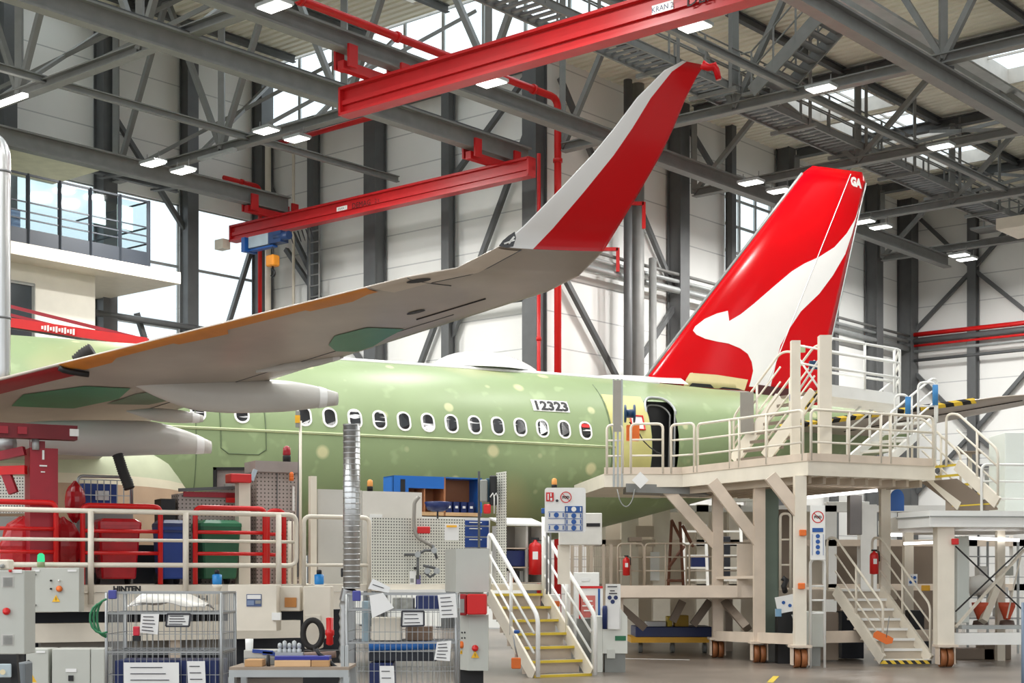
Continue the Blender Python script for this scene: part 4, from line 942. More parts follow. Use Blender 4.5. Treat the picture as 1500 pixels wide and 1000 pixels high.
# stair down to the lower deck
LZ0, LZ1 = 2.33, 2.6
lo, hi = P(1434, 748, 25.7), P(1376, 690, 26.5); lo.z = LZ1+.13; hi.z = DKZ1+.0
wd = V((-.25, .55, 0))*.75
st = stairs('deck_stair', 'short cream stair from the main deck down to the lower deck at right', lo, hi, wd, 5, CREAM, YEL, sw=.05, sh=.2, td=.2)
handrail(st, lo, hi, wd, .88, (.35, .68))
q = MB(); a_, b_ = lo-Z*.1, hi-Z*.25; q.obox((a_+b_)/2, (b_-a_)/2, wd, Z*.015); obj('underside', q, TAUPE, st)
# stair to the tailplane
lo, hi = P(1272, 690, 26.6), P(1335, 625, 28.2); lo.z = DKZ1+.12; hi.z = 4.35
wd = V((-.3, .3, 0))
st = stairs('tailplane_stair', 'white steps with looped handrails rising to the tailplane', lo, hi, wd, 5, WHITE, WHITE, sw=.05, sh=.16, td=.2)
handrail(st, lo, hi, wd, .78, (.4, .7), WHITE, r=.022)
for (x0, x1, y0, Y, l) in ((1345, 1370, 560, 26.6, 'right'), (1311, 1330, 578, 26.5, 'left')):
    p0 = P(x0, 690, Y); p1 = P(x1, 690, Y); p0.z = p1.z = DKZ1; h = zpix(y0, Y)-DKZ1
    t = uframe('guard_loop', 'narrow white rail loop with blue foam pad, '+l+' of two beside the tailplane', p0, p1, h, (.72, .4), WHITE, .022, cat='guard loop')
    q = MB(); q.tube([p1+Z*(h*.73), p1+Z*(h*.97)], .05, 8); obj('foam_pad', q, mat('foam_blue', (62, 132, 190), .7), t, 'blue foam pad')
# lower deck
low = thing('lower_deck', 'white lower deck on square columns at the right edge', 'work platform', V((7.3, 25.4, 0)))
q = MB(); q.prism([V((*p, LZ0)) for p in ((6.9, 25.2), (9.8, 25.5), (9.8, 30), (7.2, 30), (7.0, 27.5), (6.6, 26.1))], Z*(LZ1-LZ0)); obj('deck', q, WHITE, low)
q = MB(); q.bar(V((6.9, 25.17, LZ0+.17)), V((9.8, 25.47, LZ0+.17)), .03, .02); q.bar(V((6.88, 25.2, LZ0+.17)), V((6.58, 26.1, LZ0+.17)), .03, .02); obj('edge_line', q, GREY, low)
q = MB(); q.box(V((7.2, 25.45, (.38+LZ0)/2)), (.28, .28, LZ0-.38)); obj('column', q, CREAM, low); caster(V((7.22, 25.42, 0)), low)
for px, Y, w in ((1465, 27.4, .14), (1330, 28.5, .17), (1386, 28, .2)):
    q = MB(); c = P(px, 845, Y); q.box(V((c.x, Y, LZ0/2)), (w, w, LZ0)); obj('column', q, CREAM if px != 1386 else DIRT, low)
q = MB(); c = P(1296, 845, 27.2); q.box(V((c.x, 27.2, (1.2+DKZ0)/2)), (.17, .17, DKZ0-1.2)); obj('column', q, CREAM, dock)
q = MB(); q.bar(V((7.2, 25.5, .47)), V((9.8, 25.75, .47)), .2, .2); obj('beam', q, WHITE, low)
q = MB(); q.bar(P(1400, 918, 25.6), P(1500, 918, 25.9), .4, .06); obj('roller_track', q, STEELL, low)
q = MB(); q.bar(P(1440, 910, 26.8), P(1466, 845, 27.3), .12, .12, Yv); obj('knee_brace', q, CREAM, low)
for i, (a_, b_, m_, w) in enumerate((((1400, 800, 25.6), (1500, 895, 27), BLACK, .02), ((1400, 895, 25.6), (1500, 800, 27), BLACK, .02), ((1400, 918, 25.5), (1500, 805, 26.5), CREAM, .04), ((1475, 905, 26.8), (1495, 815, 27), CREAM, .02))):
    q = MB(); q.bar(P(*a_), P(*b_), w); obj('brace_rod', q, m_, low)
uframe('guardrail', None, P(1438, 757, 25.55), V((9.7, 25.8, P(1438, 757, 25.55).z)), .88, (.35, .68), WHITE, par=low)
c, s = pbox(1472, 633, 1540, 752, 26.6, .9); s = (s[0], s[1], zpix(633, 26.6)-LZ1); c.z = LZ1+s[2]/2; boxthing('white_cabinet', 'tall plain white cabinet behind the rail at the right edge', 'cabinet', c, s, mat('pale_cabinet', (226, 232, 226), .5, 0, .02))
c, s = pbox(1452, 655, 1472, 695, 28, .4); s = (s[0], s[1], s[2]+.3); c.z -= .15; c.z = LZ1+s[2]/2; boxthing('grey_cabinet', 'grey box left of the tall white cabinet on the lower deck', 'cabinet', c, s, GREY)
c, s = pbox(1428, 728, 1437, 740, 27.5, .3); c.z = LZ1+s[2]/2; boxthing('yellow_case', 'yellow case standing on the lower deck behind the stair foot', 'case', c, s, mat('bright_yellow', (240, 180, 40), .4))
for px, y, l in ((1421, 664, 'small lamp table'),):
    t = thing('side_table', 'small beige round table beyond the deck stair', 'table', P(px, 745, 28)); q = MB(); c = P(px, y, 28); q.lathe(c, [(.0, 0), (.24, 0), (.24, .03), (0, .03)], 16); obj('table_top', q, TAUPE, t); q = MB(); q.tube([V((c.x, c.y, LZ1+.006)), c], .04, 8); obj('leg', q, CREAM, t)
c, s = pbox(1398, 682, 1428, 700, 28.4, .6); boxthing('beam_box', 'dark beige box beam behind the deck stair handrail', 'box', V((c.x, c.y, LZ1+.3)), (s[0], s[1], .6), TAUPE)
# low platform and front stair
low2 = thing('low_platform', None, None, V((3, 28.6, 0)), None, dock)
LP1 = 1.33
q = MB(); q.prism([V((*p, 1.1)) for p in ((1.9, 28.3), (4.5, 27.6), (6.9, 27.35), (6.9, 34.5), (2.5, 34.5))], Z*(LP1-1.1-.06)); obj('deck', q, BEIGE, low2)
q = MB(); q.bar(P(905, 866, 28.2), P(1121, 866, 27.5), .08, .22); obj('edge_beam', q, DIRT, low2)
for x, y in ((2.0, 28.5), (2.0, 31.8), (6.7, 30.3), (4.4, 31)): q = MB(); q.box(V((x, y, .55)), (.15, .15, 1.1)); obj('leg', q, DIRT, low2)
for (a_, b_) in (((905, 885, 29), (945, 920, 29)), ((1000, 880, 29), (985, 910, 29)), ((1040, 880, 29), (1015, 915, 29)), ((1062, 882, 28.2), (1095, 920, 27.5))): q = MB(); q.bar(P(*a_), P(*b_), .14, .14, Yv); obj('brace', q, TAUPE, low2)
q = MB(); q.box(P(1092, 835, 27.6), (.3, .06, .95)); obj('side_panel', q, DIRT, low2)
for (x0, x1, Y, l) in ((905, 943, 29.6, 'left end of the low platform'), (945, 1005, 29.4, 'middle of the low platform'), (1010, 1108, 29, 'right part of the low platform')):
    p0, p1 = P(x0, 845, Y), P(x1, 845, Y); p0.z = p1.z = LP1-.06; uframe('guardrail', None, p0, p1, .88, (.4, .7), BEIGE, .018, (.5,), par=dock)
p0, p1 = P(1143, 860, 26.9), P(1158, 860, 26.9); p0.z = p1.z = LP1-.06; uframe('guardrail', None, p0, p1, 1.35, (.33, .66), par=dock)
lo, hi = P(1328, 965, 25.75), P(1257, 866, 27.0); lo.z = .1; hi.z = 1.27; wd = V((.405, .02, 0))
st = stairs('platform_stair', 'cream front stair with perforated cheeks and orange tag at right', lo, hi, wd, 8, CREAM, mat('tread_beige', (200, 188, 170), .5, 0, .08), sw=.05, sh=.2, td=.24, th=.035, back=WHITE)
handrail(st, lo, hi, wd, .93, (.36, .68), CREAM, posts=(0, .55, 1))
for i in range(8): q = MB(); c = lo+(hi-lo)*(i/7); q.box(V((c.x, c.y+.04, c.z-.08)), (.78, .02, .14)); obj('riser', q, MATS['tread_beige'], st)
q = MB(); q.obox(lo+V((-.02, -.02, -.03)), wd, V((.02, -.06, 0)), Z*.03); obj('hazard_nosing', q, HAZ, st)
t = thing('hanging_tag', 'orange round-ended tag hanging on the front right stair', 'tag', P(1294, 940, 25.6)); q = MB(); c = P(1294, 933, 25.6)
q.prism([c+X*x+Z*z for x, z in ((-.16, .07), (-.1, .11), (.1, .02), (.17, -.02), (.15, -.1), (.05, -.12), (-.1, -.04), (-.17, 0))], Yv*.02); obj('plate', q, ORANGE, t); q = MB(); q.tube([c+X*.05, c+X*.1+Z*.35], .008, 5); obj('chain', q, STEEL, t)
# things under the dock
bo = thing('safety_board', 'tall white board with prohibition circle and blue icons beside the dock column', 'sign', P(1198, 820, 25.1))
c, s = pbox(1187, 740, 1209, 820, 25.1, .04); q = MB(); q.rbox(c, s, X, Yv, .01); obj('board', q, WHITE, bo)
def disc(c, r, m, par, nm, y=-.0): q = MB(); q.poly([c+X*(r*math.cos(a))+Z*(r*math.sin(a))+Yv*y for a in [k*math.pi/10 for k in range(20)]]); return obj(nm, q, m, par)
def fod(c, r, par):
    q = MB(); n = 24
    for k in range(n):
        a, b = 2*math.pi*k/n, 2*math.pi*(k+1)/n; i = len(q.v); q.v += [c+X*r*math.cos(a)+Z*r*math.sin(a), c+X*r*math.cos(b)+Z*r*math.sin(b), c+X*r*.84*math.cos(b)+Z*r*.84*math.sin(b), c+X*r*.84*math.cos(a)+Z*r*.84*math.sin(a)]; q.face((i, i+1, i+2, i+3))
    d = (X-Z).normalized(); e = (X+Z).normalized(); q.poly([c-d*r*.9+e*r*.06, c-d*r*.9-e*r*.06, c+d*r*.9-e*r*.06, c+d*r*.9+e*r*.06]); obj('prohibition_ring', q, RED, par)
    obj('lettering', text_mb('FOD', c-Yv*.0, X, Z, r*.42, .002, .003), BLACK, par)
fr = s[1]/2+.004
fod(P(1198, 757, 25.1)-Yv*.004, .1, bo)
q = MB(); cc, ss_ = pbox(1190, 773, 1206, 779, 25.09, .004); q.box(cc, ss_); obj('blue_field', q, BLUE, bo)
for i in range(4): disc(P(1198, 785+8*i, 25.09)-Yv*.002, .035, BLUE, bo, 'safety_icon')
for px in (1190, 1206): q = MB(); q.bar(P(px, 782, 25.095), P(px, 813, 25.095), .012, .004); obj('text_bar', q, BLUE, bo)
p0, p1 = P(1187, 875, 25.3), P(1208, 875, 25.3); p0.z = p1.z = 0; uframe('stand_frame', 'slim white frame that carries the tall safety board', p0, p1, 1.8, (.5, .62, .75), WHITE, cat='stand')
c, s = pbox(1177, 881, 1207, 934, 25.7, .35); c.z = .62; bx = boxthing('control_cabinet', 'grey control cabinet below the tall safety board', 'cabinet', c, (s[0], s[1], .6), GREYW)
q = MB(); q.box(V((c.x, c.y, .16)), (.25, .25, .32)); obj('stand', q, GREY, bx)
q = MB(); c, s = pbox(1120, 712, 1141, 931, 26.95, .25); z0 = .35; z1 = zpix(712, 27.2); q.rbox(V((c.x, c.y, (z0+z1)/2)), (s[0], .25, z1-z0)); t = obj('lift_mast', q, mat('green_grey', (108, 124, 112), .5, 0, .06), None, 'grey green vertical lift mast behind the dock columns', 'mast'); q = MB(); q.box(V((c.x, c.y, .18)), (.3, .3, .34)); obj('foot', q, GREY, t)
c, s = pbox(1141, 747, 1164, 862, 28.4, .1); boxthing('taupe_partition', 'taupe partition panel right of the lift mast', 'panel', V((c.x, c.y, (1.3+s[2]/2))), (s[0]*1.2, .06, s[2]), TAUPE)
# operator console
t = thing('operator_console', 'cluttered console with tilted white sign between dock columns', 'console', P(1150, 950, 26.6)*V((1, 1, 0)))
q = MB(); c = P(1150, 905, 26.6); q.box(V((c.x, c.y, .45)), (.3, .3, .9)); obj('pedestal', q, BLACK, t)
q = MB(); q.obox(P(1152, 884, 26.1), (X+Z*.2)*.17, Yv*.02, (Z-X*.2)*.14); obj('tilted_sign', q, PAPER, t)
for dx, dz in ((-.05, .02), (.06, -.03)): disc(P(1152, 884, 26.07)+X*dx+Z*dz, .03, BLUE, t, 'safety_icon')
q = MB(); q.box(P(1140, 897, 26.0), (.1, .06, .13)); obj('display', q, mat('screen_blue', (120, 160, 190), .2), t); q = MB(); q.tube([P(1150, 866, 26.2), P(1148, 858, 26.1), P(1152, 850, 26.2), P(1146, 846, 26.2)], .05, 8); obj('joystick', q, BLACK, t)
q = MB(); q.tube([P(*p, 26) for p in ((1160, 900), (1166, 915), (1158, 935), (1152, 945), (1162, 952))], .012, 6); obj('cable', q, GREY, t)
for (px, y, Y, l) in ((1176, 780, 25.08, 'orange emergency stop box on the nearest dock column'), (1399, 793, 25.25, 'red emergency stop box on the column under the lower deck'), (1174, 858, 25.08, 'yellow hazard sticker on the nearest dock column')):
    c = P(px, y, Y); boxthing('stop_box', l, 'switch box', c, (.11, .08, .1), ORANGE if px != 1399 else RED)
def extinguisher(px, y0, y1, Y, label):
    c = P(px, y1, Y); h = (y1-y0)/F*Y; t = thing('fire_extinguisher', label, 'fire extinguisher', c, 'fire extinguishers'); r = h*.17
    q = MB(); q.lathe(c, [(.01, 0), (r, .01), (r, h*.72), (r*.85, h*.8), (r*.3, h*.86), (r*.3, h*.9)], 16); obj('body', q, RED, t)
    q = MB(); q.box(c+Z*h*.93, (r*1.2, r*.5, h*.06)); q.tube([c+Z*h*.9+X*r*.2, c+Z*h*.88+X*r*1.1, c+Z*h*.5+X*r*1.2], r*.14, 6); obj('valve', q, BLACK, t)
    q = MB(); q.box(c+Z*h*.5-Yv*(r), (r*.8, .006, h*.2)); obj('sticker', q, PAPER, t); return t
extinguisher(917.5, 812, 843, 29.5, 'small red fire extinguisher on the far beige post left of the dock')
extinguisher(1280.5, 803, 841, 27.05, 'dark red fire extinguisher behind the front right stair')
c, s = pbox(1245, 725, 1263, 783, 26.6, .25); boxthing('junction_cabinet', 'grey junction cabinet hanging under the dock', 'cabinet', c, s, mat('cab_dark', (118, 114, 112), .4))
q = MB(); c, s = pbox(1305, 716, 1325, 748, 27.4, .05); n = [c+X*(s[0]/2*k)-Z*s[2]/2 for k in (-1, 1)]+[c+X*(s[0]/2*math.cos(a))+Z*(s[2]*.1+s[2]*.4*math.sin(a)) for a in [k*math.pi/8 for k in range(9)]]; q.prism(n, Yv*.05); o = obj('blue_board', q, BLUE, None, 'round-topped blue panel standing on the lower deck under the stair', 'panel')
def tube_lamp(a_, b_, label): q = MB(); q.bar(P(*a_), P(*b_), .06, .05); obj('tube_lamp', q, emit('tube_white', (255, 252, 250), 4), None, label, 'lamp', 'tube lamps under the dock')
tube_lamp((1184, 728, 26), (1284, 718, 26.6), 'long white tube lamp under the main deck edge'); tube_lamp((1325, 796, 28), (1370, 794, 28.2), 'short tube lamp left of the square column'); tube_lamp((1402, 787, 27), (1492, 791, 27.4), 'tube lamp under the lower deck at right'); tube_lamp((1300, 783, 28.8), (1330, 784, 29), 'far short tube lamp under the lower deck')
c, s = pbox(1330, 897, 1362, 942, 27.6, .6); boxthing('dark_bin', 'dark blue-black bin behind the front right stair', 'bin', V((c.x, c.y, s[2]/2+.0)), s, mat('dark_bin', (38, 42, 52), .5))
c, s = pbox(1351, 858, 1362, 866, 27.5, .2); 
boxthing('parts_case', 'black and yellow case standing on the dark bin behind the stair', 'case', V((c.x-.1, 27.9, zpix(897, 27.6)-zpix(942, 27.6)+.17)), (.28, .3, .34), BLACK)
c = P(1356, 861, 27.5); boxthing('yellow_plate', 'small yellow plate above the dark bin by the stair', 'plate', c, (.16, .03, .1), MATS['bright_yellow'])
bo = thing('safety_sign', 'small white sign with blue icons on the front right stair rail', 'sign', P(1337, 857, 26.4)); q = MB(); q.box(P(1337, 849, 26.4), (.16, .012, .2)); obj('plate', q, PAPER, bo)
for dx in (-.035, .035):
    for dz in (-.04, .04): disc(P(1337, 849, 26.38)+X*dx+Z*dz-Yv*.0, .028, BLUE, bo, 'safety_icon')
# trolley under the low platform
t = thing('low_trolley', 'low navy topped trolley with yellow edge under the dock', 'trolley', P(985, 950, 30.4)*V((1, 1, 0)))
c, s = pbox(931, 918, 1044, 933, 30, 1.2); q = MB(); q.rbox(c, s); obj('platform', q, BLUED, t)
c, s = pbox(924, 933, 1044, 941, 29.95, 1.3); q = MB(); q.box(c, s); obj('edge', q, MATS['bright_yellow'], t)
for px in (938, 985, 1032): q = MB(); b = P(px, 950, 30.3); q.cyl(V((b.x-.04, 30.3, .1)), V((b.x+.04, 30.3, .1)), .1, 14); obj('wheel', q, GREY, t)
for px in (938, 985, 1032): q = MB(); b = P(px, 950, 30.3); q.bar(V((b.x, 30.3, .1)), V((b.x, 30.3, c.z)), .06); obj('fork', q, GREY, t)
z_ = zpix(918, 30)
for (x0, x1, h, m_, l) in ((946, 975, .1, WHITE, 'flat white box on the navy trolley'), (977, 984, .2, YEL, 'small yellow block on the navy trolley'), (988, 1008, .22, mat('yellow_timber', (196, 158, 60), .6), 'ribbed yellow timber block on the navy trolley')):
    a_ = P((x0+x1)/2, 900, 30.4); boxthing('trolley_load', l, 'box', V((a_.x, 30.5, z_+h/2)), ((x1-x0)/F*30.4, .4, h), m_)
# background beyond the dock
bgf = thing('far_dock', 'pale cream steel dock structure far behind the low platform', 'work platform', V((4, 38, 0)))
for px, w in ((878, .3), (922, .42), (968, .42), (1028, .3), (1075, .3), (1128, .3), (1215, .3), (1270, .4), (1420, .3), (1490, .3)):
    q = MB(); b = P(px, 845, 38); q.box(V((b.x, 38, 1.65)), (w, w, 3.3)); obj('column', q, CREAM if px < 1100 else WHITE, bgf)
for z, m_ in ((2.35, DIRT), (1.25, DIRT), (3.2, WHITE)): q = MB(); q.bar(V((1.8, 38, z)), V((13.2, 38, z)), .3, .16); obj('beam', q, m_, bgf)
q = MB(); q.box(V((4.9, 38.8, 1.65)), (6, .1, 3.2)); obj('back_panel', q, mat('far_panel', (206, 196, 180), .6, 0, .1, .7), bgf)
q = MB(); q.box(V((9.6, 39.2, 1.2)), (3.6, .1, 2.4)); obj('back_panel', q, TAUPE, bgf)
for px0, py0, px1, py1 in ((953, 808, 966, 850), (932, 770, 958, 786), (932, 790, 960, 800)): c, s = pbox(px0, py0, px1, py1, 37.7, .1); q = MB(); q.box(c, s); obj('cover_plate', q, WHITE if py0 > 800 else BEIGE, bgf)
t = thing('scaffold', 'brown rusty tube scaffold standing behind the low platform', 'scaffold', P(990, 870, 32)); 
for (a_, b_) in (((984, 762), (979, 858)), ((996, 764), (1001, 858)), ((984, 762), (998, 790)), ((980, 830), (1002, 800)), ((978, 850), (1000, 850)), ((1000, 770), (1015, 800))): q = MB(); q.tube([P(*a_, 32), P(*b_, 32.3)], .035, 6); obj('tube', q, mat('rust_brown', (112, 70, 52), .7), t)
for (px, w, l) in ((1020, .5, 'left'), (1072, .5, 'right')):
    b = P(px, 870, 33.5); b.z = 1.3; st_ = ladder('step_ladder', b, b+V((.0, .4, 1.35)), X, w, 5, WHITE, 'white step ladder behind the low platform, '+l+' of two', r=.03)
for (px, y, w, h, m_, l) in ((1024, 822, .4, .3, BLUED, 'navy crate behind the white ladders'), (1060, 815, .25, .9, MATS['dark_bin'], 'dark tall case behind the dock column'), (930, 790, .3, .1, TAUPE, 'taupe ledge box far behind the low platform')):
    c = P(px, y, 34.5); boxthing('stored_case', l, 'case', c, (w, .4, h), m_)
for (px, y, w, l) in ((1085, 728, .9, 'left'), (1105, 742, .5, 'lower'), (1240, 742, 1.1, 'right')):
    c = P(px, y, 39.6); boxthing('white_crate', 'white crate seen through the gap under the dock deck, '+l+' one', 'crate', c, (w, .4, .25), WHITE)
# racks at the far right
rk = thing('wire_rack', 'wire shelf rack with white parts far right under the lower deck', 'rack', V((9.3, 29.5, 0)))
for x in (8.75, 9.35, 9.95):
    for y in (29.3, 30.0): q = MB(); q.bar(V((x, y, 0)), V((x, y, 2.2)), .04); obj('upright', q, STEELL, rk)
for z in (.7, 1.1, 1.5, 1.9):
    q = MB()
    for k in range(13): q.bar(V((8.75+.1*k, 29.3, z)), V((8.75+.1*k, 30, z)), .012)
    for k in range(4): q.bar(V((8.75, 29.3+.233*k, z)), V((9.95, 29.3+.233*k, z)), .014)
    obj('wire_shelf', q, WIRE, rk)
for i, (x, z, m_) in enumerate(((8.9, .72, WHITE), (9.1, .72, BLUED), (9.45, .72, WHITE), (9.0, 1.12, GREYW), (9.5, 1.12, WHITE), (9.1, 1.52, WHITE), (9.6, 1.52, GREYW))): boxthing('stored_box', ['white box at the bottom left of the wire rack', 'navy box on the bottom shelf of the wire rack', 'white box at the bottom right of the wire rack', 'grey box on the second shelf of the wire rack', 'white box on the second shelf of the wire rack', 'white box on the third shelf of the wire rack', 'grey box on the third shelf of the wire rack'][i], 'box', V((x, 29.6, z+.1)), (.17, .3, .18), m_)
q = MB(); c = P(1435, 856, 27.8); q.lathe(c+Z*.0, [(.0, -.2), (.2, -.16), (.24, 0), (.17, .14), (0, .18)], 20); o = obj('white_tank', q, WHITE, None, 'rounded white tank behind the crossed cables', 'tank'); q = MB(); q.tube([V((c.x, c.y, .7)), c-Z*.15], .03, 8); obj('leg', q, STEEL, o)
for px, y, l in ((1436, 893, 'left'), (1475, 893, 'right')):
    b = P(px, y+14, 27); t = thing('orange_bollard', 'orange red cone base on the roller track, '+l+' of two', 'cone', b); q = MB(); q.lathe(b, [(.06, 0), (.07, .05), (.14, .22), (.15, .3), (.0, .3)], 16); obj('body', q, mat('cone_red', (206, 84, 54), .5), t); q = MB(); q.lathe(b-Z*.0, [(.0, -.16), (.15, -.14), (.12, -.02), (0, 0)], 14); obj('pump', q, mat('pump_dark', (92, 74, 66), .5, .3), t)
c, s = pbox(1402, 785, 1420, 912, 26.6, .5); boxthing('machine_cover', 'pale green white machine panel beside the square column', 'panel', V((c.x, c.y, c.z)), s, MATS['pale_cabinet'])
q = MB(); b = P(1498.5, 880, 14); q.tube([V((b.x+.02, 14, 0)), V((b.x+.02, 14, zpix(882, 14)))], .035, 10); obj('bollard_post', q, mat('blue_grey_post', (96, 112, 130), .4, .3), None, 'blue grey post cut by the right edge in front of the floor', 'post')
for px, y, w, h, l in ((1415, 955, .9, .2, 'grey foot block under the low right beam'), (1455, 952, .5, .35, 'taupe support block at the right under the beam')): c = P(px, y, 28); boxthing('support_block', l, 'block', V((c.x, 28, h/2)), (w, .5, h), TAUPE)
for px, Y, l in ((1208, 27.3, 'left'), (1245, 27.9, 'right')): c = P(px, 900, Y); boxthing('machine_unit', 'dark machine unit under the low platform behind the stair, '+l+' of two', 'machine', V((c.x, Y, .45)), (.4, .5, .85), TAUPE if l == 'left' else MATS['dark_bin'])
# ======================= WING DOCK AND WORKPLACES (left front) ===========
L0 = V((-6.96, 20.7, 0)); LPZ = 1.39
def Lk(k, l=0, z=0): return L0+U*k+NB*l+Z*z
def lp(px, l=0, z=0): return on_line(px, L0+NB*l, U)+Z*z
LX, LY = U, NB                                     # local axes of the platform
pf = thing('wing_dock', 'cream wing dock platform with dark gap and lettering along its front edge', 'work platform', Lk(3, 0, 0))
def lbox(px0, px1, z0, z1, l, d): a, b = lp(px0, l), lp(px1, l); return (a+b)/2+NB*(d/2)+Z*((z0+z1)/2), ((b-a).length, d, z1-z0)
def lput(px0, px1, z0, z1, l, d, m, nm, par=None, r=0, **kw):
    c, s = lbox(px0, px1, z0, z1, l, d); q = MB()
    (q.rbox(c, s, LX, LY, r) if r else q.box(c, s, LX, LY)); return obj(nm, q, m, par, **kw)
def lz(py, px, l=0): return zpix(py, lp(px, l).y)
lput(-40, 800, 1.29, LPZ, 0, 4.2, CREAM, 'deck', pf)
lput(-40, 512, 1.02, 1.285, .02, .1, CREAM, 'edge_beam', pf)
lput(-40, 440, .6, .86, .0, .25, CREAM, 'lower_beam', pf)
lput(-40, 512, .0, 1.0, .7, .1, MATS['dark_bin'], 'shade_sheet', pf)  # dark sheet standing in for the shade under the dock
for px in (-20, 250, 505): lput(px, px+14, 0, 1.28, .1, .12, DIRT, 'leg', pf)
obj('lettering', text_mb('HINTEN', lp(186, -.012, 1.335), U, Z, .075, .002, .006), BLACK, pf)
obj('lettering', text_mb('U-1', lp(297, 0, 1.2), U, Z, .07, .01, .004), BLACK, pf)
LPZ = 1.394
# guardrails
h = 2.42-LPZ
gr = thing('guardrail', None, None, lp(133, 0, LPZ), None, pf)
def gtube(pts, r, nm, par=gr, m=CREAM): q = MB(); q.tube(fillet(pts, .12), r, 8); return obj(nm, q, m, par)
gtube([lp(-40, -.05, 2.42), lp(434, -.05, 2.42), lp(434, -.05, 1.67), lp(-40, -.05, 1.67)], .035, 'top_rail'); gtube([lp(-40, -.05, 2.02), lp(434, -.05, 2.02)], .024, 'mid_rail')
for px in (133, 272, 408): gtube([lp(px, -.09, 1.12), lp(px, -.09, 2.42)], .042, 'post')
uframe('guardrail', None, lp(445, -.03, 1.2), lp(541, -.03, 1.2), 1.2, (.4,), CREAM, .035, par=pf)
for px in (424, 432): gtube([lp(px, .5, LPZ), lp(px, .5, 2.35)], .03, 'post')
# red frames with bins
for i, (x0, x1, y, l, lab) in enumerate(((-30, 82, 735, .2, 'at the left edge in front of the red sheet'), (121, 235, 741, .5, 'around the red bin'), (286, 388, 744, .5, 'around the green bin'), (392, 416, 748, 1.0, 'right of the green bin'))):
    p0, p1 = lp(x0, l, LPZ), lp(x1, l, LPZ); uframe('bin_frame', 'bright red tubular frame '+lab, p0, p1, lz(y, (x0+x1)/2, l)-LPZ, (.4, .68), RED, .038, cat='frame')
def bin_(x0, x1, y0, l, m, lid, label):
    a, b = lp(x0, l, LPZ), lp(x1, l, LPZ); c = (a+b)/2+NB*.3; w = (b-a).length; z1 = lz(y0, (x0+x1)/2, l); t = thing('waste_bin', label, 'bin', c, 'wheeled bins on the wing dock')
    q = MB(); rg = []
    for z, k in ((LPZ+.08, .8), (LPZ+.1, .84), (z1-.15, 1), (z1-.1, 1.06), (z1-.05, 1.06)):
        rg.append([V((c.x, c.y, z))+U*(w/2*k*sx)+NB*(.28*k*sy) for sx, sy in ((-.9, -1), (.9, -1), (1, -.9), (1, .9), (.9, 1), (-.9, 1), (-1, .9), (-1, -.9))])
    q.loft(rg, True, False); obj('body', q, m, t)
    q = MB(); rg = []
    for z, k in ((z1-.05, 1.08), (z1, 1.06), (z1+.05, .8)): rg.append([V((c.x, c.y, z))+U*(w/2*k*sx)+NB*(.28*k*sy) for sx, sy in ((-.9, -1), (.9, -1), (1, -.9), (1, .9), (.9, 1), (-.9, 1), (-1, .9), (-1, -.9))])
    q.loft(rg, True, False); obj('lid', q, lid, t)
    q = MB(); q.bar(c-U*w*.45-NB*.31+Z*(z1-LPZ-.12), c+U*w*.45-NB*.31+Z*(z1-LPZ-.12), .03); obj('handle', q, lid, t)
    for k in (-1, 1): q = MB(); w0 = c+U*(k*w*.38)+NB*.2+Z*.09; q.cyl(w0-U*.03, w0+U*.03, .09, 12); obj('wheel', q, BLACK, t)
    return t
bin_(146, 206, 764, .75, REDBAG, REDBAG, 'dark red wheeled bin inside the middle red frame'); bin_(238, 276, 766, .7, mat('bin_blue', (28, 62, 140), .45, 0, .1), BLUED, 'blue wheeled bin between two red frames'); bin_(297, 353, 766, .8, mat('bin_green', (34, 92, 62), .45, 0, .1), mat('lid_green', (28, 112, 72), .4), 'green wheeled bin inside the right red frame')
def sheet(px, py, l, rx, ry, rz, label, m=REDBAG, seed=1):
    c = lp(px, l); c.z = lz(py, px, l); q = MB(); rnd = random.Random(seed); rg = []
    for i in range(9):
        v = -1+2*i/8; k = math.sqrt(max(.02, 1-v*v)); rg.append([c+U*(rx*k*math.cos(a)*(1+.12*rnd.uniform(-1, 1)))+NB*(ry*k*math.sin(a))+Z*(rz*v*(1+.06*rnd.uniform(-1, 1))) for a in [2*math.pi*j/14 for j in range(14)]])
    q.loft(rg, True, False); return obj('plastic_bag', q, m, None, label, 'bag', 'red plastic sheets and bags on the dock')
sheet(35, 800, .9, .34, .3, .42, 'crumpled dark red plastic sheet at the left edge behind the guardrail', seed=2); sheet(90, 800, 1.15, .28, .3, .42, 'crumpled dark red plastic sheet below the red jack column', seed=3); sheet(110, 735, 1.3, .14, .14, .3, 'small dark red bag hanging left of the caged blue box', seed=4)
lput(-20, 440, LPZ, 2.0, 2.15, .3, MATS['dark_bin'], 'dark_backing', None, label='low dark block added behind the bins on the wing dock', cat='cabinet')  # dark block put in for the darkness behind the bins
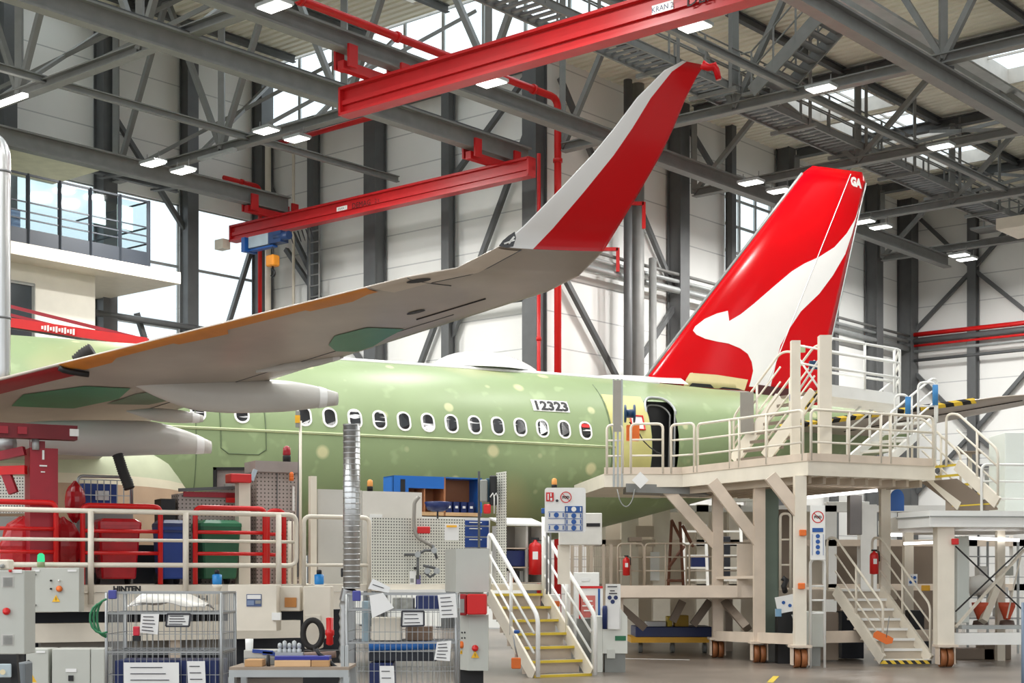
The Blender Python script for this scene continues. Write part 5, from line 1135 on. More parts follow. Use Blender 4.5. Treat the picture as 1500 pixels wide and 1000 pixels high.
# red jack under the wing
DRED = mat('jack_red', (150, 24, 40), .45, 0, .1, 3)
t = thing('wing_jack', 'dark red square jack column supporting the wing at the left edge', 'jack', lp(64, .3, LPZ)); z1 = lz(656, 64, .3)
lput(44, 85, LPZ, z1, .3, .42, DRED, 'column', t); lput(49, 66, z1, z1+.1, .35, .2, DRED, 'neck', t)
q = MB(); c = lp(52, .3, z1+.22); q.obox(c, U*.55, NB*.12, Z*.1); cl = obj('clamp_beam', q, mat('clamp_red', (110, 18, 28), .5), t)
for k in (-.45, -.2, .5): q = MB(); q.obox(c+U*k-NB*.13+Z*.0, U*.06, NB*.02, Z*.05); obj('clamp_plate', q, WHITE if k > .4 else DRED, cl)
q = MB(); q.cyl(c-Z*.1, c-Z*.25, .05); obj('jack_head', q, STEELL, t)
for (x0, x1, y, hh) in ((62, 65, 666, .13), (58, 69, 682, .02), (60, 66, 691, .015)): lput(x0, x1, lz(y, 64, .29)-hh/2, lz(y, 64, .29)+hh/2, .285, .01, PAPER, 'marking', t)
for (a_, b_, w, m_, nm) in (((-20, 690), (38, 688), .13, RED, 'arm'), ((8, 690), (20, 722), .11, DRED, 'strut'), ((-20, 672), (36, 660), .12, DRED, 'arm')):
    q = MB(); q.bar(P(*a_, 21.2), P(*b_, 21.2), .12, w, Yv); obj(nm, q, m_, t)
q = MB(); q.tube([P(-10, 650, 21.5), P(22, 650, 21.5)], .09, 10); obj('cylinder', q, STEELL, t); q = MB(); q.tube([P(22, 636, 21.4), P(43, 638, 21.4), P(43, 660, 21.4)], .015, 6); obj('bracket', q, WHITE, t)
c, s = pbox(-20, 697, 42, 752, 22.3, .05); boxthing('perforated_board', 'pale perforated tool panel at the left edge behind the red jack', 'panel', c, s, PEG)
c, s = pbox(-20, 752, 42, 760, 22.25, .4); boxthing('grey_shelf', 'grey shelf under the perforated panel at the left edge', 'shelf', V((c.x, c.y, (LPZ+c.z)/2)), (s[0], s[1], c.z-LPZ), GREY)
def hose(pts, r, label, rings=14, m=RUBB, name='hose'):
    """ribbed flexible hose"""
    pts = [V(p) for p in pts]; n = rings*2; P_ = []; R_ = []; L = len(pts)-1
    for i in range(n+1):
        u = i/n*L; k = min(L-1, int(u)); P_.append(pts[k]+(pts[k+1]-pts[k])*(u-k)); R_.append(r*(1 if i % 2 else .84))
    q = MB(); q.tube(P_, R_, 10); return obj(name, q, m, None, label, 'hose')
hose([P(172, 665, 22.4), P(180, 690, 22.4), P(190, 716, 22.4)], .085, 'black ribbed hose hanging from the lowest wing fairing', 16)
hose([P(0, 552, 26.2), P(14, 566, 25.8), P(32, 590, 25.5)], .1, 'black ribbed hose at the left edge below the spiral duct', 12); hose([P(112, 530, 26), P(124, 519, 26), P(136, 512, 26)], .13, 'black ribbed hose end lying on the wing root behind the orange edge', 8)
q = MB(); q.tube(fillet([P(-420, 202, 26), P(3, 202, 26), P(3, 552, 26), P(-14, 566, 26)], .35, 8), .14, 20); t = obj('spiral_duct', q, DUCT, None, 'silver spiral duct hanging down the left edge of the hangar', 'duct')
for y in (252, 466): q = MB(); c = P(3, y, 26); q.cyl(c-Z*.02, c+Z*.02, .15, 20); obj('clamp', q, STEELD, t)
# red boom above the fuselage
t = thing('red_boom', 'red boom with tie rods above the fuselage at far left', 'boom', P(110, 490, 33))
for (a_, b_, w, nm, m_) in (((-230, 437), (216, 502), .2, 'beam', RED), ((-230, 388), (214, 498), .07, 'tie_rod', DRED), ((-30, 450), (85, 478), .06, 'tie_rod', DRED), ((-230, 441), (190, 508), .04, 'cable', STEELD), ((172, 488), (172, 496), .05, 'post', DRED)): q = MB(); q.bar(P(*a_, 33), P(*b_, 33), w, w, Yv); obj(nm, q, m_, t)
lt = MB(); a_, b_ = P(62, 479.5, 32.85), P(108, 486, 32.85)
for k in range(12): c = a_+(b_-a_)*(k/11); lt.obox(c, X*.02, Yv*.004, Z*(.035+.015*(k % 3)))
obj('lettering', lt, WHITE, t)['kind'] = 'stuff'
# caged blue box
t = thing('caged_box', 'blue box inside a silver wire cage with white label on the dock', 'cage', lp(155, 1.5, LPZ))
a_, b_ = lp(122, 1.5), lp(172, 1.5); z0, z1 = lz(742, 150, 1.3), lz(707, 150, 1.3)
c = (a_+b_)/2+NB*.25; q = MB(); q.box(V((c.x, c.y, (z0+z1)/2)), ((b_-a_).length, .4, z1-z0), LX, LY); obj('blue_box', q, MATS['bin_blue'], t)
q = MB(); cc = (a_+b_)/2-NB*.03+Z*((z0+z1)/2)+U*.02; q.obox(cc, U*.1, NB*.004, Z*.07); obj('label_sheet', q, PAPER, t)
q = MB(); 
for k in range(9): p = lp(114+k*9.6, 1.42); q.bar(p+Z*z0, p+Z*(z1+.05), .014)
for z in (z0, (z0+z1)/2, z1+.05): q.bar(lp(114, 1.42, z), lp(191, 1.42, z), .014)
obj('wire_front', q, WIRE, t); q = MB(); q.tube(fillet([lp(114, 1.4, z0), lp(114, 1.4, z1+.1), lp(193, 1.4, z1+.1), lp(193, 1.4, z0)], .08), .022, 8); obj('cage_frame', q, WIRE, t)
lput(112, 195, LPZ, z0, 1.4, .5, GREY, 'stand', t)
# perforated carts behind
t = thing('tool_cart', 'grey perforated cart with red strip and sloped top on the dock', 'cart', lp(315, 1.5, LPZ)); a_, b_ = lp(261, 1.5), lp(366, 1.5)
q = MB(); q.prism([a_+Z*LPZ, b_+Z*LPZ, b_+Z*lz(714, 376, 1.4), a_+Z*lz(722, 258, 1.4)], NB*.4); obj('body', q, PEGG, t)
q = MB(); q.bar(a_+Z*lz(717, 258, 1.4)-NB*.03, b_+Z*lz(713, 376, 1.4)-NB*.03, .06, .05); obj('top_edge', q, STEELD, t); q = MB(); q.obox(lp(308, 1.47, lz(724, 308, 1.4)), U*.42, NB*.01, Z*.04); obj('red_strip', q, DRED, t)
q = MB(); q.obox(lp(340, 1.47, lz(729, 340, 1.4)), U*.1, NB*.01, Z*.07); obj('red_plate', q, RED, t)
lput(236, 257, LPZ, lz(730, 245, 1.4), 1.45, .4, BLACK, 'black_cabinet', None, label='black cabinet left of the grey perforated cart', cat='cabinet')
c, s = pbox(313, 684, 372, 716, 24.9, .08); t = thing('framed_panel', 'grey panel in a black frame below the aircraft door outline', 'panel', c-Z*s[2]/2); q = MB(); q.box(c, s); obj('sheet', q, mat('panel_taupe', (150, 140, 136), .5), t)
q = MB(); 
for (x0, y0, x1, y1) in ((312, 684, 374, 688), (312, 684, 317, 716)): a_, b_ = pbox(x0, y0, x1, y1, 24.85, .1); q.box(a_, b_)
obj('frame', q, BLACK, t); lput(330, 340, LPZ, c.z-.1, 2.62, .1, GREY, 'stand', t)
t = thing('tool_post', 'bright red box on a cream post between perforated cart and cabinet', 'tool post', lp(359, 1.1, LPZ)); lput(350, 367, LPZ, lz(707, 359, 1.1), 1.1, .2, CREAM, 'post', t); lput(338, 369, lz(707, 350, 1.1), lz(694, 350, 1.1), 1.0, .3, RED, 'head', t, .02)
q = MB(); q.bar(lp(368, 1.05, lz(704, 368, 1.1)), lp(374, 1.05, lz(688, 374, 1.1)), .06); obj('lever', q, MATS['pale_blue_grey'], t)
t = thing('perforated_cabinet', 'tall grey perforated cabinet beside the thin cream pole', 'cabinet', lp(407, 1.2, LPZ)); z1 = lz(676, 407, 1.2); lput(376, 439, LPZ, z1-.17, 1.2, .45, PEGG, 'body', t); lput(374, 440, z1-.17, z1, 1.12, .55, MATS['panel_taupe'], 'header', t)
q = MB(); a_ = lp(430, 1.16); q.bar(a_+Z*lz(712, 430, 1.16), a_+Z*lz(748, 430, 1.16), .03); obj('handle', q, WHITE, t); q = MB(); q.bar(lp(406, 1.18, 1.45), lp(406, 1.18, z1-.18), .012); obj('door_gap', q, STEELD, t)
def beacon(px, y0, y1, Y, m, label, bm_=BLACK, par=None):
    c = P(px, y1, Y); h = (y1-y0)/F*Y; t = thing('beacon_lamp', label, 'lamp', c, 'beacon lamps'); r = h*.26
    q = MB(); q.lathe(c, [(r, 0), (r, h*.35), (r*.9, h*.4)], 14); obj('base', q, bm_, t); q = MB(); q.lathe(c+Z*h*.38, [(r*.9, 0), (r, h*.1), (r*.9, h*.5), (r*.4, h*.62)], 14); obj('lens', q, m, t); return t
beacon(420, 653, 676, lp(407, 1.3).y, mat('lens_red', (150, 20, 34), .2), 'red beacon lamp on top of the perforated cabinet'); beacon(427, 691, 704, lp(427, 1.05).y, mat('lens_orange', (226, 110, 40), .2), 'small orange lamp on the front of the perforated cabinet', ORANGE)
beacon(542, 702, 719, 22.7, mat('lens_amber', (250, 170, 90), .2), 'amber beacon lamp on the white partition right of the spiral duct'); beacon(60, 810, 831, 20.75, emit('lens_green', (70, 220, 150), 1.2), 'glowing green beacon on the left control box', mat('beacon_grey', (150, 160, 120), .4)); beacon(812, 700, 716, 23.2, MATS['lens_amber'], 'amber beacon lamp above the white safety sign')
t = thing('cream_pole', 'thin cream pole with yellow and grey lamp at its top', 'pole', lp(440, .9, LPZ)); q = MB(); a_ = lp(440, .9); q.tube([a_+Z*LPZ, a_+Z*lz(616, 440, .9)], .022, 8); obj('tube', q, CREAM, t); q = MB(); c = lp(436, .88, lz(614, 436, .9)); q.box(c, (.07, .07, .12)); o = obj('lamp', q, MATS['bright_yellow'], t)
for k in (-1, 1): q = MB(); q.box(c+Z*k*.09, (.06, .06, .07)); obj('lamp_cap', q, GREY, o)
q = MB(); a_ = lp(439, .92); q.loft([[a_+Z*1.5-X*.08, a_+Z*1.5, a_+Z*1.5+Yv*.03], [a_+Z*(lz(632, 440, .9))-X*.01, a_+Z*lz(632, 440, .9), a_+Z*lz(632, 440, .9)+Yv*.01]], True, False); obj('sail', q, STEELD, t)
lput(455, 464, LPZ, lz(697, 460, .6), .6, .1, CREAM, 'cream_post', None, label='square cream post left of the big grey partition', cat='post')
t = thing('partition', 'large pale grey partition panel behind the spiral duct', 'partition', lp(540, .8, LPZ)); lput(466, 530, LPZ, lz(717, 500, .8), .8, .05, mat('partition_grey', (196, 194, 188), .5, 0, .03), 'left_panel', t); lput(531, 618, LPZ, lz(720, 575, .8), .78, .06, mat('partition_white', (216, 212, 204), .5, 0, .03), 'right_panel', t)
lput(542, 560, lz(760, 550, .76), lz(753, 550, .76), .76, .02, PAPER, 'label_strip', t)
t = thing('tool_board', 'white pegboard wall full of round holes above the right wire cart', 'pegboard', lp(610, .3, LPZ)); lput(543, 681, LPZ, lz(759, 610, .35), .35, .04, PEG, 'board', t); lput(541, 545, LPZ, lz(757, 543, .3), .34, .06, WHITE, 'edge', t)
def tubething(name, pts, r, m, label, cat): q = MB(); q.tube(fillet(pts, .1), r, 8); return obj(name, q, m, None, label, cat)
yb = lp(610, .3).y-.1
tubething('gooseneck', [P(*p, yb) for p in ((614, 727), (607, 735), (606, 770), (610, 786), (622, 793), (636, 801))], .03, MATS['mast_grey'], 'grey bent gooseneck arm in front of the pegboard', 'arm')
c, s = pbox(611, 771, 630, 781, yb, .06); boxthing('red_holder', 'red holder strip clipped on the pegboard', 'holder', c, s, RED)
t = thing('hanging_sheet', 'white sheet with yellow strip pinned on the pegboard', 'sheet', P(661, 790, yb)); c, s = pbox(651, 767, 672, 791, yb+.02, .008); q = MB(); q.box(c, s); obj('sheet', q, PAPER, t); c, s = pbox(654, 769, 669, 772, yb, .008); q = MB(); q.box(c, s); obj('yellow_strip', q, MATS['bright_yellow'], t)
t = thing('articulated_arm', 'black and steel articulated clamp arms hanging on the pegboard', 'clamp arm', P(618, 845, yb-.1))
for pts in (((592, 812), (612, 812), (622, 806), (634, 806)), ((612, 812), (612, 848)), ((634, 798), (640, 818)), ((622, 838), (630, 845), (640, 838)), ((620, 828), (638, 832))): q = MB(); q.tube([P(*p, yb-.1) for p in pts], .022, 7); obj('link', q, STEELD, t)
for p in ((612, 812), (636, 806), (626, 836), (640, 836)): q = MB(); c = P(*p, yb-.12); q.lathe(c-Yv*.02, [(.045, 0), (.05, .03), (.02, .06)], 12, Yv); obj('clamp_head', q, STEELL, t)
t = thing('hanging_cards', 'white and violet cards hanging under the clamp arms', 'cards', P(607, 862, yb-.05))
for i, (x0, y0, x1, y1, m_) in enumerate(((600, 836, 610, 862, PAPER), (609, 842, 616, 858, mat('violet_card', (120, 112, 160), .6)), (601, 847, 606, 853, GREY), (606, 830, 613, 834, BLACK))): c, s = pbox(x0, y0, x1, y1, yb-.05-.01*(i > 1), .008); q = MB(); q.box(c, s); obj('card', q, m_, t)
lput(568, 653, lz(868, 610, .1)-.0, lz(865, 610, .1)+.02, -.1, .5, WHITE, 'work_shelf', None, label='thin white shelf board under the pegboard', cat='shelf')
# vertical spiral duct
t = thing('standing_duct', 'bright silver spiral duct standing in front of the partition', 'duct', P(516, 985, 19)); q = MB(); q.tube([P(515, 622, 19), P(515, 862, 19)], .105, 20); u_ = obj('upper_tube', q, DUCT, t)
q = MB(); z = zpix(862, 19); x0 = P(515, 0, 19).x
while z < zpix(622, 19): q.lathe(V((x0, 19, z)), [(.106, 0), (.111, .008), (.106, .016)], 20); z += .07
obj('spiral_seam', q, DUCT, u_); hose([P(512, 862, 19.02), P(508, 880, 19.05), P(507, 1019, 19.1)], .1, 'silver ribbed duct hose below the standing duct', 22, DUCT)
c, s = pbox(499, 832, 514, 845, 19.3, .1); boxthing('duct_clamp', 'black clamp plate beside the standing duct', 'clamp', c, s, BLACK)
# blue cabinet
cab = thing('wall_cabinet', 'bright blue open cabinet with plywood inside above the drawers', 'cabinet', lp(640, 1.6, LPZ)); z0, z1 = lz(755, 640, 1.6), lz(698, 640, 1.6); a_, b_ = lp(577, 1.6), lp(706, 1.6); W_ = (b_-a_).length; BB = mat('cabinet_blue', (24, 104, 190), .4, 0, .04)
def cb(x0, x1, za, zb, l0, d, m, nm, par=cab): q = MB(); p = a_+U*(W_*(x0+x1)/2)+NB*(l0+d/2)+Z*((za+zb)/2); q.box(p, (W_*(x1-x0), d, zb-za), LX, LY); return obj(nm, q, m, par)
H_ = z1-z0
cb(0, .02, z0, z1, 0, .45, BB, 'side_panel'); cb(.98, 1, z0, z1, 0, .45, BB, 'side_panel'); cb(0, 1, z1-.02, z1, 0, .45, BB, 'top_panel'); cb(0, 1, z0, z0+.06, 0, .45, mat('pale_wood', (214, 176, 132), .6), 'bottom_panel'); cb(0.02, .98, z0, z1-.02, .43, .02, WOOD, 'back_panel'); cb(.56, .58, z0, z1, 0, .43, WOOD, 'divider'); cb(0, .16, z0, z1, -.01, .1, BB, 'front_panel'); cb(.16, .56, z1-.2, z1, -.01, .03, BB, 'roller_door'); cb(.34, .355, z0, z1-.2, .02, .4, WOOD, 'divider'); cb(.07, .12, z1-.34, z1-.06, -.02, .02, BLACK, 'handle')
for i in range(4): cc = a_+U*(W_*(.62+.085*i))+NB*.12+Z*(z0+.18); q = MB(); q.loft([[cc+U*(x*.05)+NB*(y*.12)+Z*zz for x, y in ((-1, -1), (1, -1), (1, 1), (-1, 1))] for zz in (-.12, .06)], True, False); o = obj('stacking_bin', q, BLUED, None, ['leftmost', 'second', 'third', 'rightmost'][i]+' navy stacking bin inside the blue cabinet', 'bin', 'navy stacking bins in the blue cabinet'); q = MB(); q.obox(cc-NB*.125-Z*.03, U*.025, NB*.004, Z*.02); obj('label_card', q, PAPER, o)
cc = a_+U*(W_*.42)+NB*.1+Z*(z0+.2); q = MB(); q.obox(cc, U*.12, NB*.06, Z*.03); obj('red_tool', q, RED, None, 'small red and white tool box inside the blue cabinet', 'tool')
q = MB(); c = P(641, 741, lp(640, 1.2).y); q.lathe(c, [(.08, -.09), (.17, -.06), (.22, .06), (.2, .07), (.1, .03), (0, .02)], 20); o = obj('blue_bowl', q, BLUED, None, 'navy plastic bowl on a thin stand in front of the blue cabinet', 'bowl'); q = MB(); q.tube([c-Z*.09, V((c.x, c.y, LPZ))], .015, 8); obj('stand', q, STEELD, o)
t = thing('drawer_unit', 'navy drawer unit with white edges below the blue cabinet', 'drawer unit', lp(697, 1.6, LPZ)); zt = z0-.02; lput(592, 718, LPZ, zt, 1.6, .45, WHITE, 'carcass', t)
zz = zt-.05; 
for k in range(5): hh = .16 if k else .08; d_ = lput(678, 716, zz-hh, zz, 1.57, .03, mat('drawer_navy', (30, 66, 140), .4), 'drawer', t); lput(688, 706, zz-.04, zz-.025, 1.55, .02, WHITE, 'handle', d_); zz -= hh+.025
t = thing('bag_panel', 'white perforated door panel hung with black bags beside the blue cabinet', 'panel', lp(730, 1.4, LPZ)); a1 = P(716, 757, lp(716, 1.5).y); q = MB(); aa, bb_ = lp(728, 1.2), lp(742, .9); q.prism([aa+Z*LPZ, bb_+Z*LPZ, bb_+Z*lz(690, 742, .9), aa+Z*lz(692, 728, 1.2)], NB*.03); obj('panel', q, PEG, t)
for i, (x, y0, y1, m_) in enumerate(((716, 700, 735, mat('dark_teal', (44, 78, 96), .6)), (722, 696, 740, BLACK), (708, 702, 735, GREY), (713, 738, 752, RED))): yy = lp(720, 1.1).y; c, s = pbox(x-5, y0, x+6, y1, yy-.05*i, .1); q = MB(); q.rbox(c, s, X, Yv, .03); obj('bag', q, m_, t)
for x in (722, 727): q = MB(); q.tube([P(x-4, 728, 23.2), P(x, 722, 23.2), P(x+2, 728, 23.2), P(x+2, 752, 23.2)], .012, 6); obj('hook', q, WHITE, t)
lput(701, 703.5, LPZ, lz(690, 703, 1.3), 1.3, .03, STEELD, 'post', t)
# shelf with extinguisher
sh = thing('shelf_unit', 'open grey shelf unit with sloped top at the head of the left stair', 'shelf unit', lp(768, 1.1, LPZ)); zt = lz(770, 768, 1.1)
for px in (738, 772, 796): lput(px-1.5, px+1.5, LPZ, zt, 1.1, .4, MATS['partition_grey'], 'side_panel', sh)
q = MB(); a_, b_ = lp(736, 1.05), lp(799, 1.05); q.prism([a_+Z*zt, b_+Z*zt, b_+Z*(zt+.03), a_+Z*(zt+.03)], NB*.5+Z*.12); obj('sloped_top', q, WHITE, sh)
for y in (802, 830, 866): z = lz(y, 760, 1.1); lput(737, 797, max(LPZ, z-.02), max(LPZ+.02, z), 1.1, .4, DIRT, 'shelf_board', sh)
lput(738, 796, LPZ, zt, 1.5, .02, mat('shelf_back', (120, 116, 110), .6), 'back_panel', sh)
lput(740, 769, lz(829, 755, 1.1), lz(806, 755, 1.1), 1.12, .3, BLUED, 'storage_box', None, .01, label='navy storage box on the shelf behind the left stair', cat='box')
for i, (x, m_) in enumerate(((743, PAPER), (750, WOOD), (758, BLACK), (764, GREY))): lput(x-2.5, x+2.5, LPZ+.02, lz(836, x, 1.1), 1.15, .2, m_, 'ring_binder', None, label=['white', 'brown', 'black', 'grey'][i]+' binder standing at the bottom of the shelf unit', cat='binder', group='binders on the shelf unit')
extinguisher(784, 785, 842, lp(784, .95).y, 'large red fire extinguisher on the shelf beside the white stair rail')
# left stair
zt = 1.22; hi = lp(757, -.05, zt); lo = hi+N*1.5; lo.z = .02; wd = U*((lp(797)-lp(717)).length/2)
st = stairs('wing_dock_stair', 'cream front stair with yellow nosed treads in the middle of the foreground', lo, hi, wd, 7, CREAM, mat('tread_grey', (168, 164, 152), .6, 0, .1), sw=.04, sh=.22, td=.25, th=.03, back=YEL)
for i in range(6): q = MB(); c = lo+(hi-lo)*((i+.5)/6)+NB*.25; q.obox(c+NB*.0, wd, NB*.006, Z*.085); obj('riser', q, DIRT, st)
for k in (-1, 1):
    A, B = lo+wd*k, hi+wd*k; A2 = A-Z*.0; 
    q = MB(); q.tube(fillet([A+N*.12, A+N*.12+Z*.9, B+NB*.0+Z*1.0, B], .14), .034, 8); obj('handrail', q, WHITE, st)
    for f in (.36, .68): q = MB(); q.tube([A+Z*.95*f, B+Z*.95*f], .02, 6); obj('mid_rail', q, WHITE, st)
    q = MB(); c = A+(B-A)*.5; q.tube([c, c+Z*.95], .026, 8); obj('post', q, WHITE, st)
q = MB(); a_ = lp(797, -.06); q.tube([a_+Z*1.2, a_+Z*lz(757, 797)], .04, 8); obj('newel_post', q, WHITE, st)
t = thing('orange_padlock', 'orange tag hanging on a chain at the left stair rail', 'tag', P(756, 980, 20.6)); q = MB(); q.rbox(P(756, 971, 20.6), (.13, .05, .15), X, Yv, .02); obj('body', q, ORANGE, t); q = MB(); q.tube([P(752, 930, 20.6), P(754, 945, 20.6), P(758, 962, 20.6)], .012, 6); obj('chain', q, WIRE, t)
q = MB(); q.rbox(P(757, 925, 20.7), (.08, .05, .05), X, Yv, .02); obj('blue_lock', q, BLUE, None, 'small blue lock on the left stair rail', 'lock')
# safety sign
sg = thing('warning_sign', 'large white safety sign with prohibition circle and blue icon table', 'sign', P(828, 784, 22)); c, s = pbox(798, 714, 858, 780, 22, .03); n8 = []
for (cx_, cz_, a0) in ((1, 1, 0), (-1, 1, 90), (-1, -1, 180), (1, -1, 270)):
    for k in range(4): a = math.radians(a0+30*k); n8.append(c-Yv*.015+X*(cx_*(s[0]/2-.04)+.04*math.cos(a))+Z*(cz_*(s[2]/2-.04)+.04*math.sin(a)))
q = MB(); q.prism(n8, Yv*.03); obj('board', q, WHITE, sg)
def sgr(x0, y0, x1, y1, m_, nm, par=sg, off=0): c, s = pbox(x0, y0, x1, y1, 21.985-off, .004); q = MB(); q.box(c, s); return obj(nm, q, m_, par)
fp = sgr(800, 721, 811, 734, RED, 'fire_pictogram'); sgr(802, 723, 804, 732, PAPER, 'mark', fp, .006); sgr(806, 722, 808, 727, PAPER, 'mark', fp, .006); sgr(806, 729, 809, 733, PAPER, 'mark', fp, .006)
fod(P(829, 728, 21.98), .082, sg); disc(P(816, 733, 21.985), .02, INK, sg, 'small_icon')
sgr(828, 741, 853, 750, BLUE, 'blue_field')
for (x, y) in ((840.5, 745.5), (815, 754), (840.5, 755), (840.5, 764), (815, 772.5), (840.5, 773)):
    disc(P(x, y, 21.97), .036, BLUE if y > 750 else WHITE, sg, 'safety_icon'); 
    for dx in (-10, 10): sgr(x+dx-.8, y-3, x+dx+.8, y+3, BLUE if y > 750 else WHITE, 'text_bar', off=.006)
for y in (750.3, 759.5, 768.5, 777): sgr(828, y-.4, 853, y+.4, BLUE, 'table_line')
for y in (749.5, 759, 768, 777): sgr(803, y-.4, 828, y+.4, BLUE, 'table_line')
for x in (828, 853): sgr(x-.4, 741, x+.4, 777, BLUE, 'table_line')
for px in (801, 806): q = MB(); q.tube([P(px, 870, 22.1), P(px, 760, 22.1)], .018, 6); obj('stand_tube', q, STEEL, sg)
c, s = pbox(793, 744, 799, 752, 22.05, .05); boxthing('blue_clip', 'small blue clip at the left edge of the safety sign', 'clip', c, s, BLUE)
wp = thing('machine_housing', 'plain white machine panel with dark slot behind the safety sign', 'panel', P(850, 797, 23)); c, s = pbox(819, 751, 882, 798, 23, .3); q = MB(); q.rbox(c, s); obj('housing', q, mat('panel_white', (224, 222, 214), .5), wp); c, s = pbox(859, 766, 879, 771, 22.99, .02); q = MB(); q.box(c, s); obj('slot', q, BLACK, wp)
c = P(826, 830, 23.1); q = MB(); q.box(V((c.x, c.y+.1, (LPZ+zpix(798, 23))/2)), (.18, .2, zpix(798, 23)-LPZ)); obj('stand', q, CREAM, wp)
t = thing('mesh_gate', 'grey wire mesh fence panels behind the white machine panel', 'fence', P(880, 865, 30))
for px in (838, 850, 866, 884, 895): q = MB(); q.bar(P(px, 965, 30), P(px, 797, 30), .06); obj('post', q, BEIGE, t)
q = MB()
for i in range(20): q.bar(P(838+3*i, 955, 30), P(838+3*i, 800, 30), .008)
for i in range(10): q.bar(P(838, 800+15*i, 30), P(895, 800+15*i, 30), .01)
obj('wire_mesh', q, BEIGE, t)
# cabinets right of the stair
YC_ = 24.0
def fbox(name, x0, y0, x1, y1, Y, d, m, label, cat, floor=False, r=.012, par=None):
    c, s = pbox(x0, y0, x1, y1, Y, d)
    if floor: z1 = c.z+s[2]/2; c.z = z1/2; s = (s[0], s[1], z1)
    q = MB(); q.rbox(c, s, X, Yv, r); return obj(name, q, m, par, label if par is None else None, cat if par is None else None)
cp = mat('cabinet_white', (222, 224, 216), .45, 0, .02)
k1 = fbox('floor_cabinet', 867, 902, 883, 973, YC_, .4, cp, 'narrow white floor cabinet just right of the left stair', 'cabinet', True)
k2 = thing('control_pillar', 'white control pillar with green label and sloped shoulder right of the left stair', 'cabinet', P(900, 970, YC_)*V((1, 1, 0))); c0, c1 = P(883, 890, YC_), P(919, 970, YC_)
q = MB(); q.prism([V((c0.x, YC_, 0.3)), V((c1.x, YC_, .3)), V((c1.x, YC_, zpix(903, YC_))), V((P(909, 0, YC_).x, YC_, zpix(891, YC_))), V((c0.x, YC_, zpix(891, YC_)))], Yv*.4); obj('body', q, cp, k2)
c, s = pbox(886, 965, 916, 985, YC_+.05, .3); c.z = .16; q = MB(); q.box(c, (s[0], .3, .32)); obj('plinth', q, GREY, k2)
fbox('green_label', 901, 931, 917, 938, YC_-.01, .01, mat('label_green', (30, 110, 72), .4), '', '', par=k2); fbox('service_flap', 889, 951, 901, 964, YC_-.006, .006, mat('flap_grey', (206, 208, 200), .5), '', '', par=k2)
s2 = thing('icon_board', 'white board with black headline and blue protective gear icons', 'sign', P(899, 905, YC_-.05)); c, s = pbox(887, 855, 909, 922, YC_-.06, .02); q = MB(); q.box(c, s); obj('board', q, WHITE, s2)
for (x, y) in ((893, 875), (902, 875), (897.5, 881)): disc(P(x, y, YC_-.075), .033, BLUE if 0 else BLUED, s2, 'safety_icon')
for (x, y, w_) in ((897, 859, 7), (897, 865, 3.5), (898, 869, 6)): c, s = pbox(x-w_, y-.8, x+w_, y+.8, YC_-.07, .004); q = MB(); q.box(c, s); obj('text_line', q, INK, s2)
for (x0, y0, x1, y1) in ((890, 885, 907, 921),): c, s = pbox(x0, y0, x1, y1, YC_-.09, .006); q = MB(); q.box(c, s); obj('paper_sheet', q, PAPER, s2)
s3 = thing('red_notice_board', 'red framed notice board leaning behind the stair handrail', 'notice board', P(866, 905, YC_+.5)); c, s = pbox(848, 858, 883, 906, YC_+.45, .03); q = MB(); q.box(c, s); obj('board', q, PAPER, s3)
for (x0, y0, x1, y1, m_) in ((848, 858, 883, 861.5, RED), (848, 858, 851, 906, RED), (850, 872, 872, 904, mat('faded_red', (206, 112, 104), .6)), (876, 862, 879, 904, BLUE)): c, s = pbox(x0, y0, x1, y1, YC_+.44, .006); q = MB(); q.box(c, s); obj('red_field' if m_ != BLUE else 'blue_edge', q, m_, s3)
for (y, w_) in ((880, 14), (887, 16), (894, 12)): c, s = pbox(861-w_/2, y-1, 861+w_/2, y+1, YC_+.43, .004); q = MB(); q.box(c, s); obj('text_line', q, PAPER, s3)
c, s = pbox(846, 900, 884, 985, YC_+.5, .4); q = MB(); z1 = zpix(906, YC_+.5); q.box(V((c.x, c.y, z1/2)), (s[0], s[1], z1)); obj('stand', q, GREY, s3)
t = fbox('lectern_box', 841, 838, 878, 880, YC_+1.2, .35, WHITE, 'white sloped box with label above the red notice board', 'box', True); fbox('label_sheet', 852, 846, 864, 851, YC_+1.19, .006, PAPER, '', '', par=t)
q = MB(); c = P(886, 921, YC_-.1); q.lathe(c, [(.04, 0), (.042, .3), (.035, .36), (0, .37)], 12); obj('dark_bottle', q, BLUED, None, 'dark navy tube hanging left of the icon board', 'tube')
pc = fbox('pale_box', 806, 870, 821, 890, 24.75, .2, WHITE, 'pale box with orange card beside the left stair', 'box', True); fbox('orange_card', 809, 880, 820, 888, 24.74, .01, ORANGE, '', '', par=pc)
fbox('stair_side_sheet', 829, 900, 866, 985, 25.6, .1, MATS['partition_grey'], 'grey side panel beneath the right stair rail', 'panel', True)
# electrical cabinets left of the stair
ec = mat('cabinet_grey_side', (150, 146, 138), .5, 0, .03)
g1 = thing('upper_cabinet', 'plain grey cabinet above the red box left of the stair', 'cabinet', P(685, 868, 18.6)); z0, z1 = zpix(867, 18.6), zpix(803, 18.6)
a_, b_, c_ = P(652, 0, 19.3), P(668, 0, 18.7), P(716, 0, 18.6); q = MB(); q.prism([V((b_.x, b_.y, z0)), V((c_.x, c_.y, z0)), V((c_.x, c_.y+.5, z0)), V((a_.x, a_.y, z0))], Z*(z1-z0)); obj('body', q, GREYW, g1)
g3 = thing('electrical_cabinet', 'grey electrical cabinet with warning triangle and orange switch left of the stair', 'cabinet', P(690, 985, 18.4)*V((1, 1, 0))); z0, z1 = zpix(982, 18.4), zpix(901, 18.4); a_, b_, c_ = P(666, 0, 18.75), P(687, 0, 18.42), P(715, 0, 18.4)
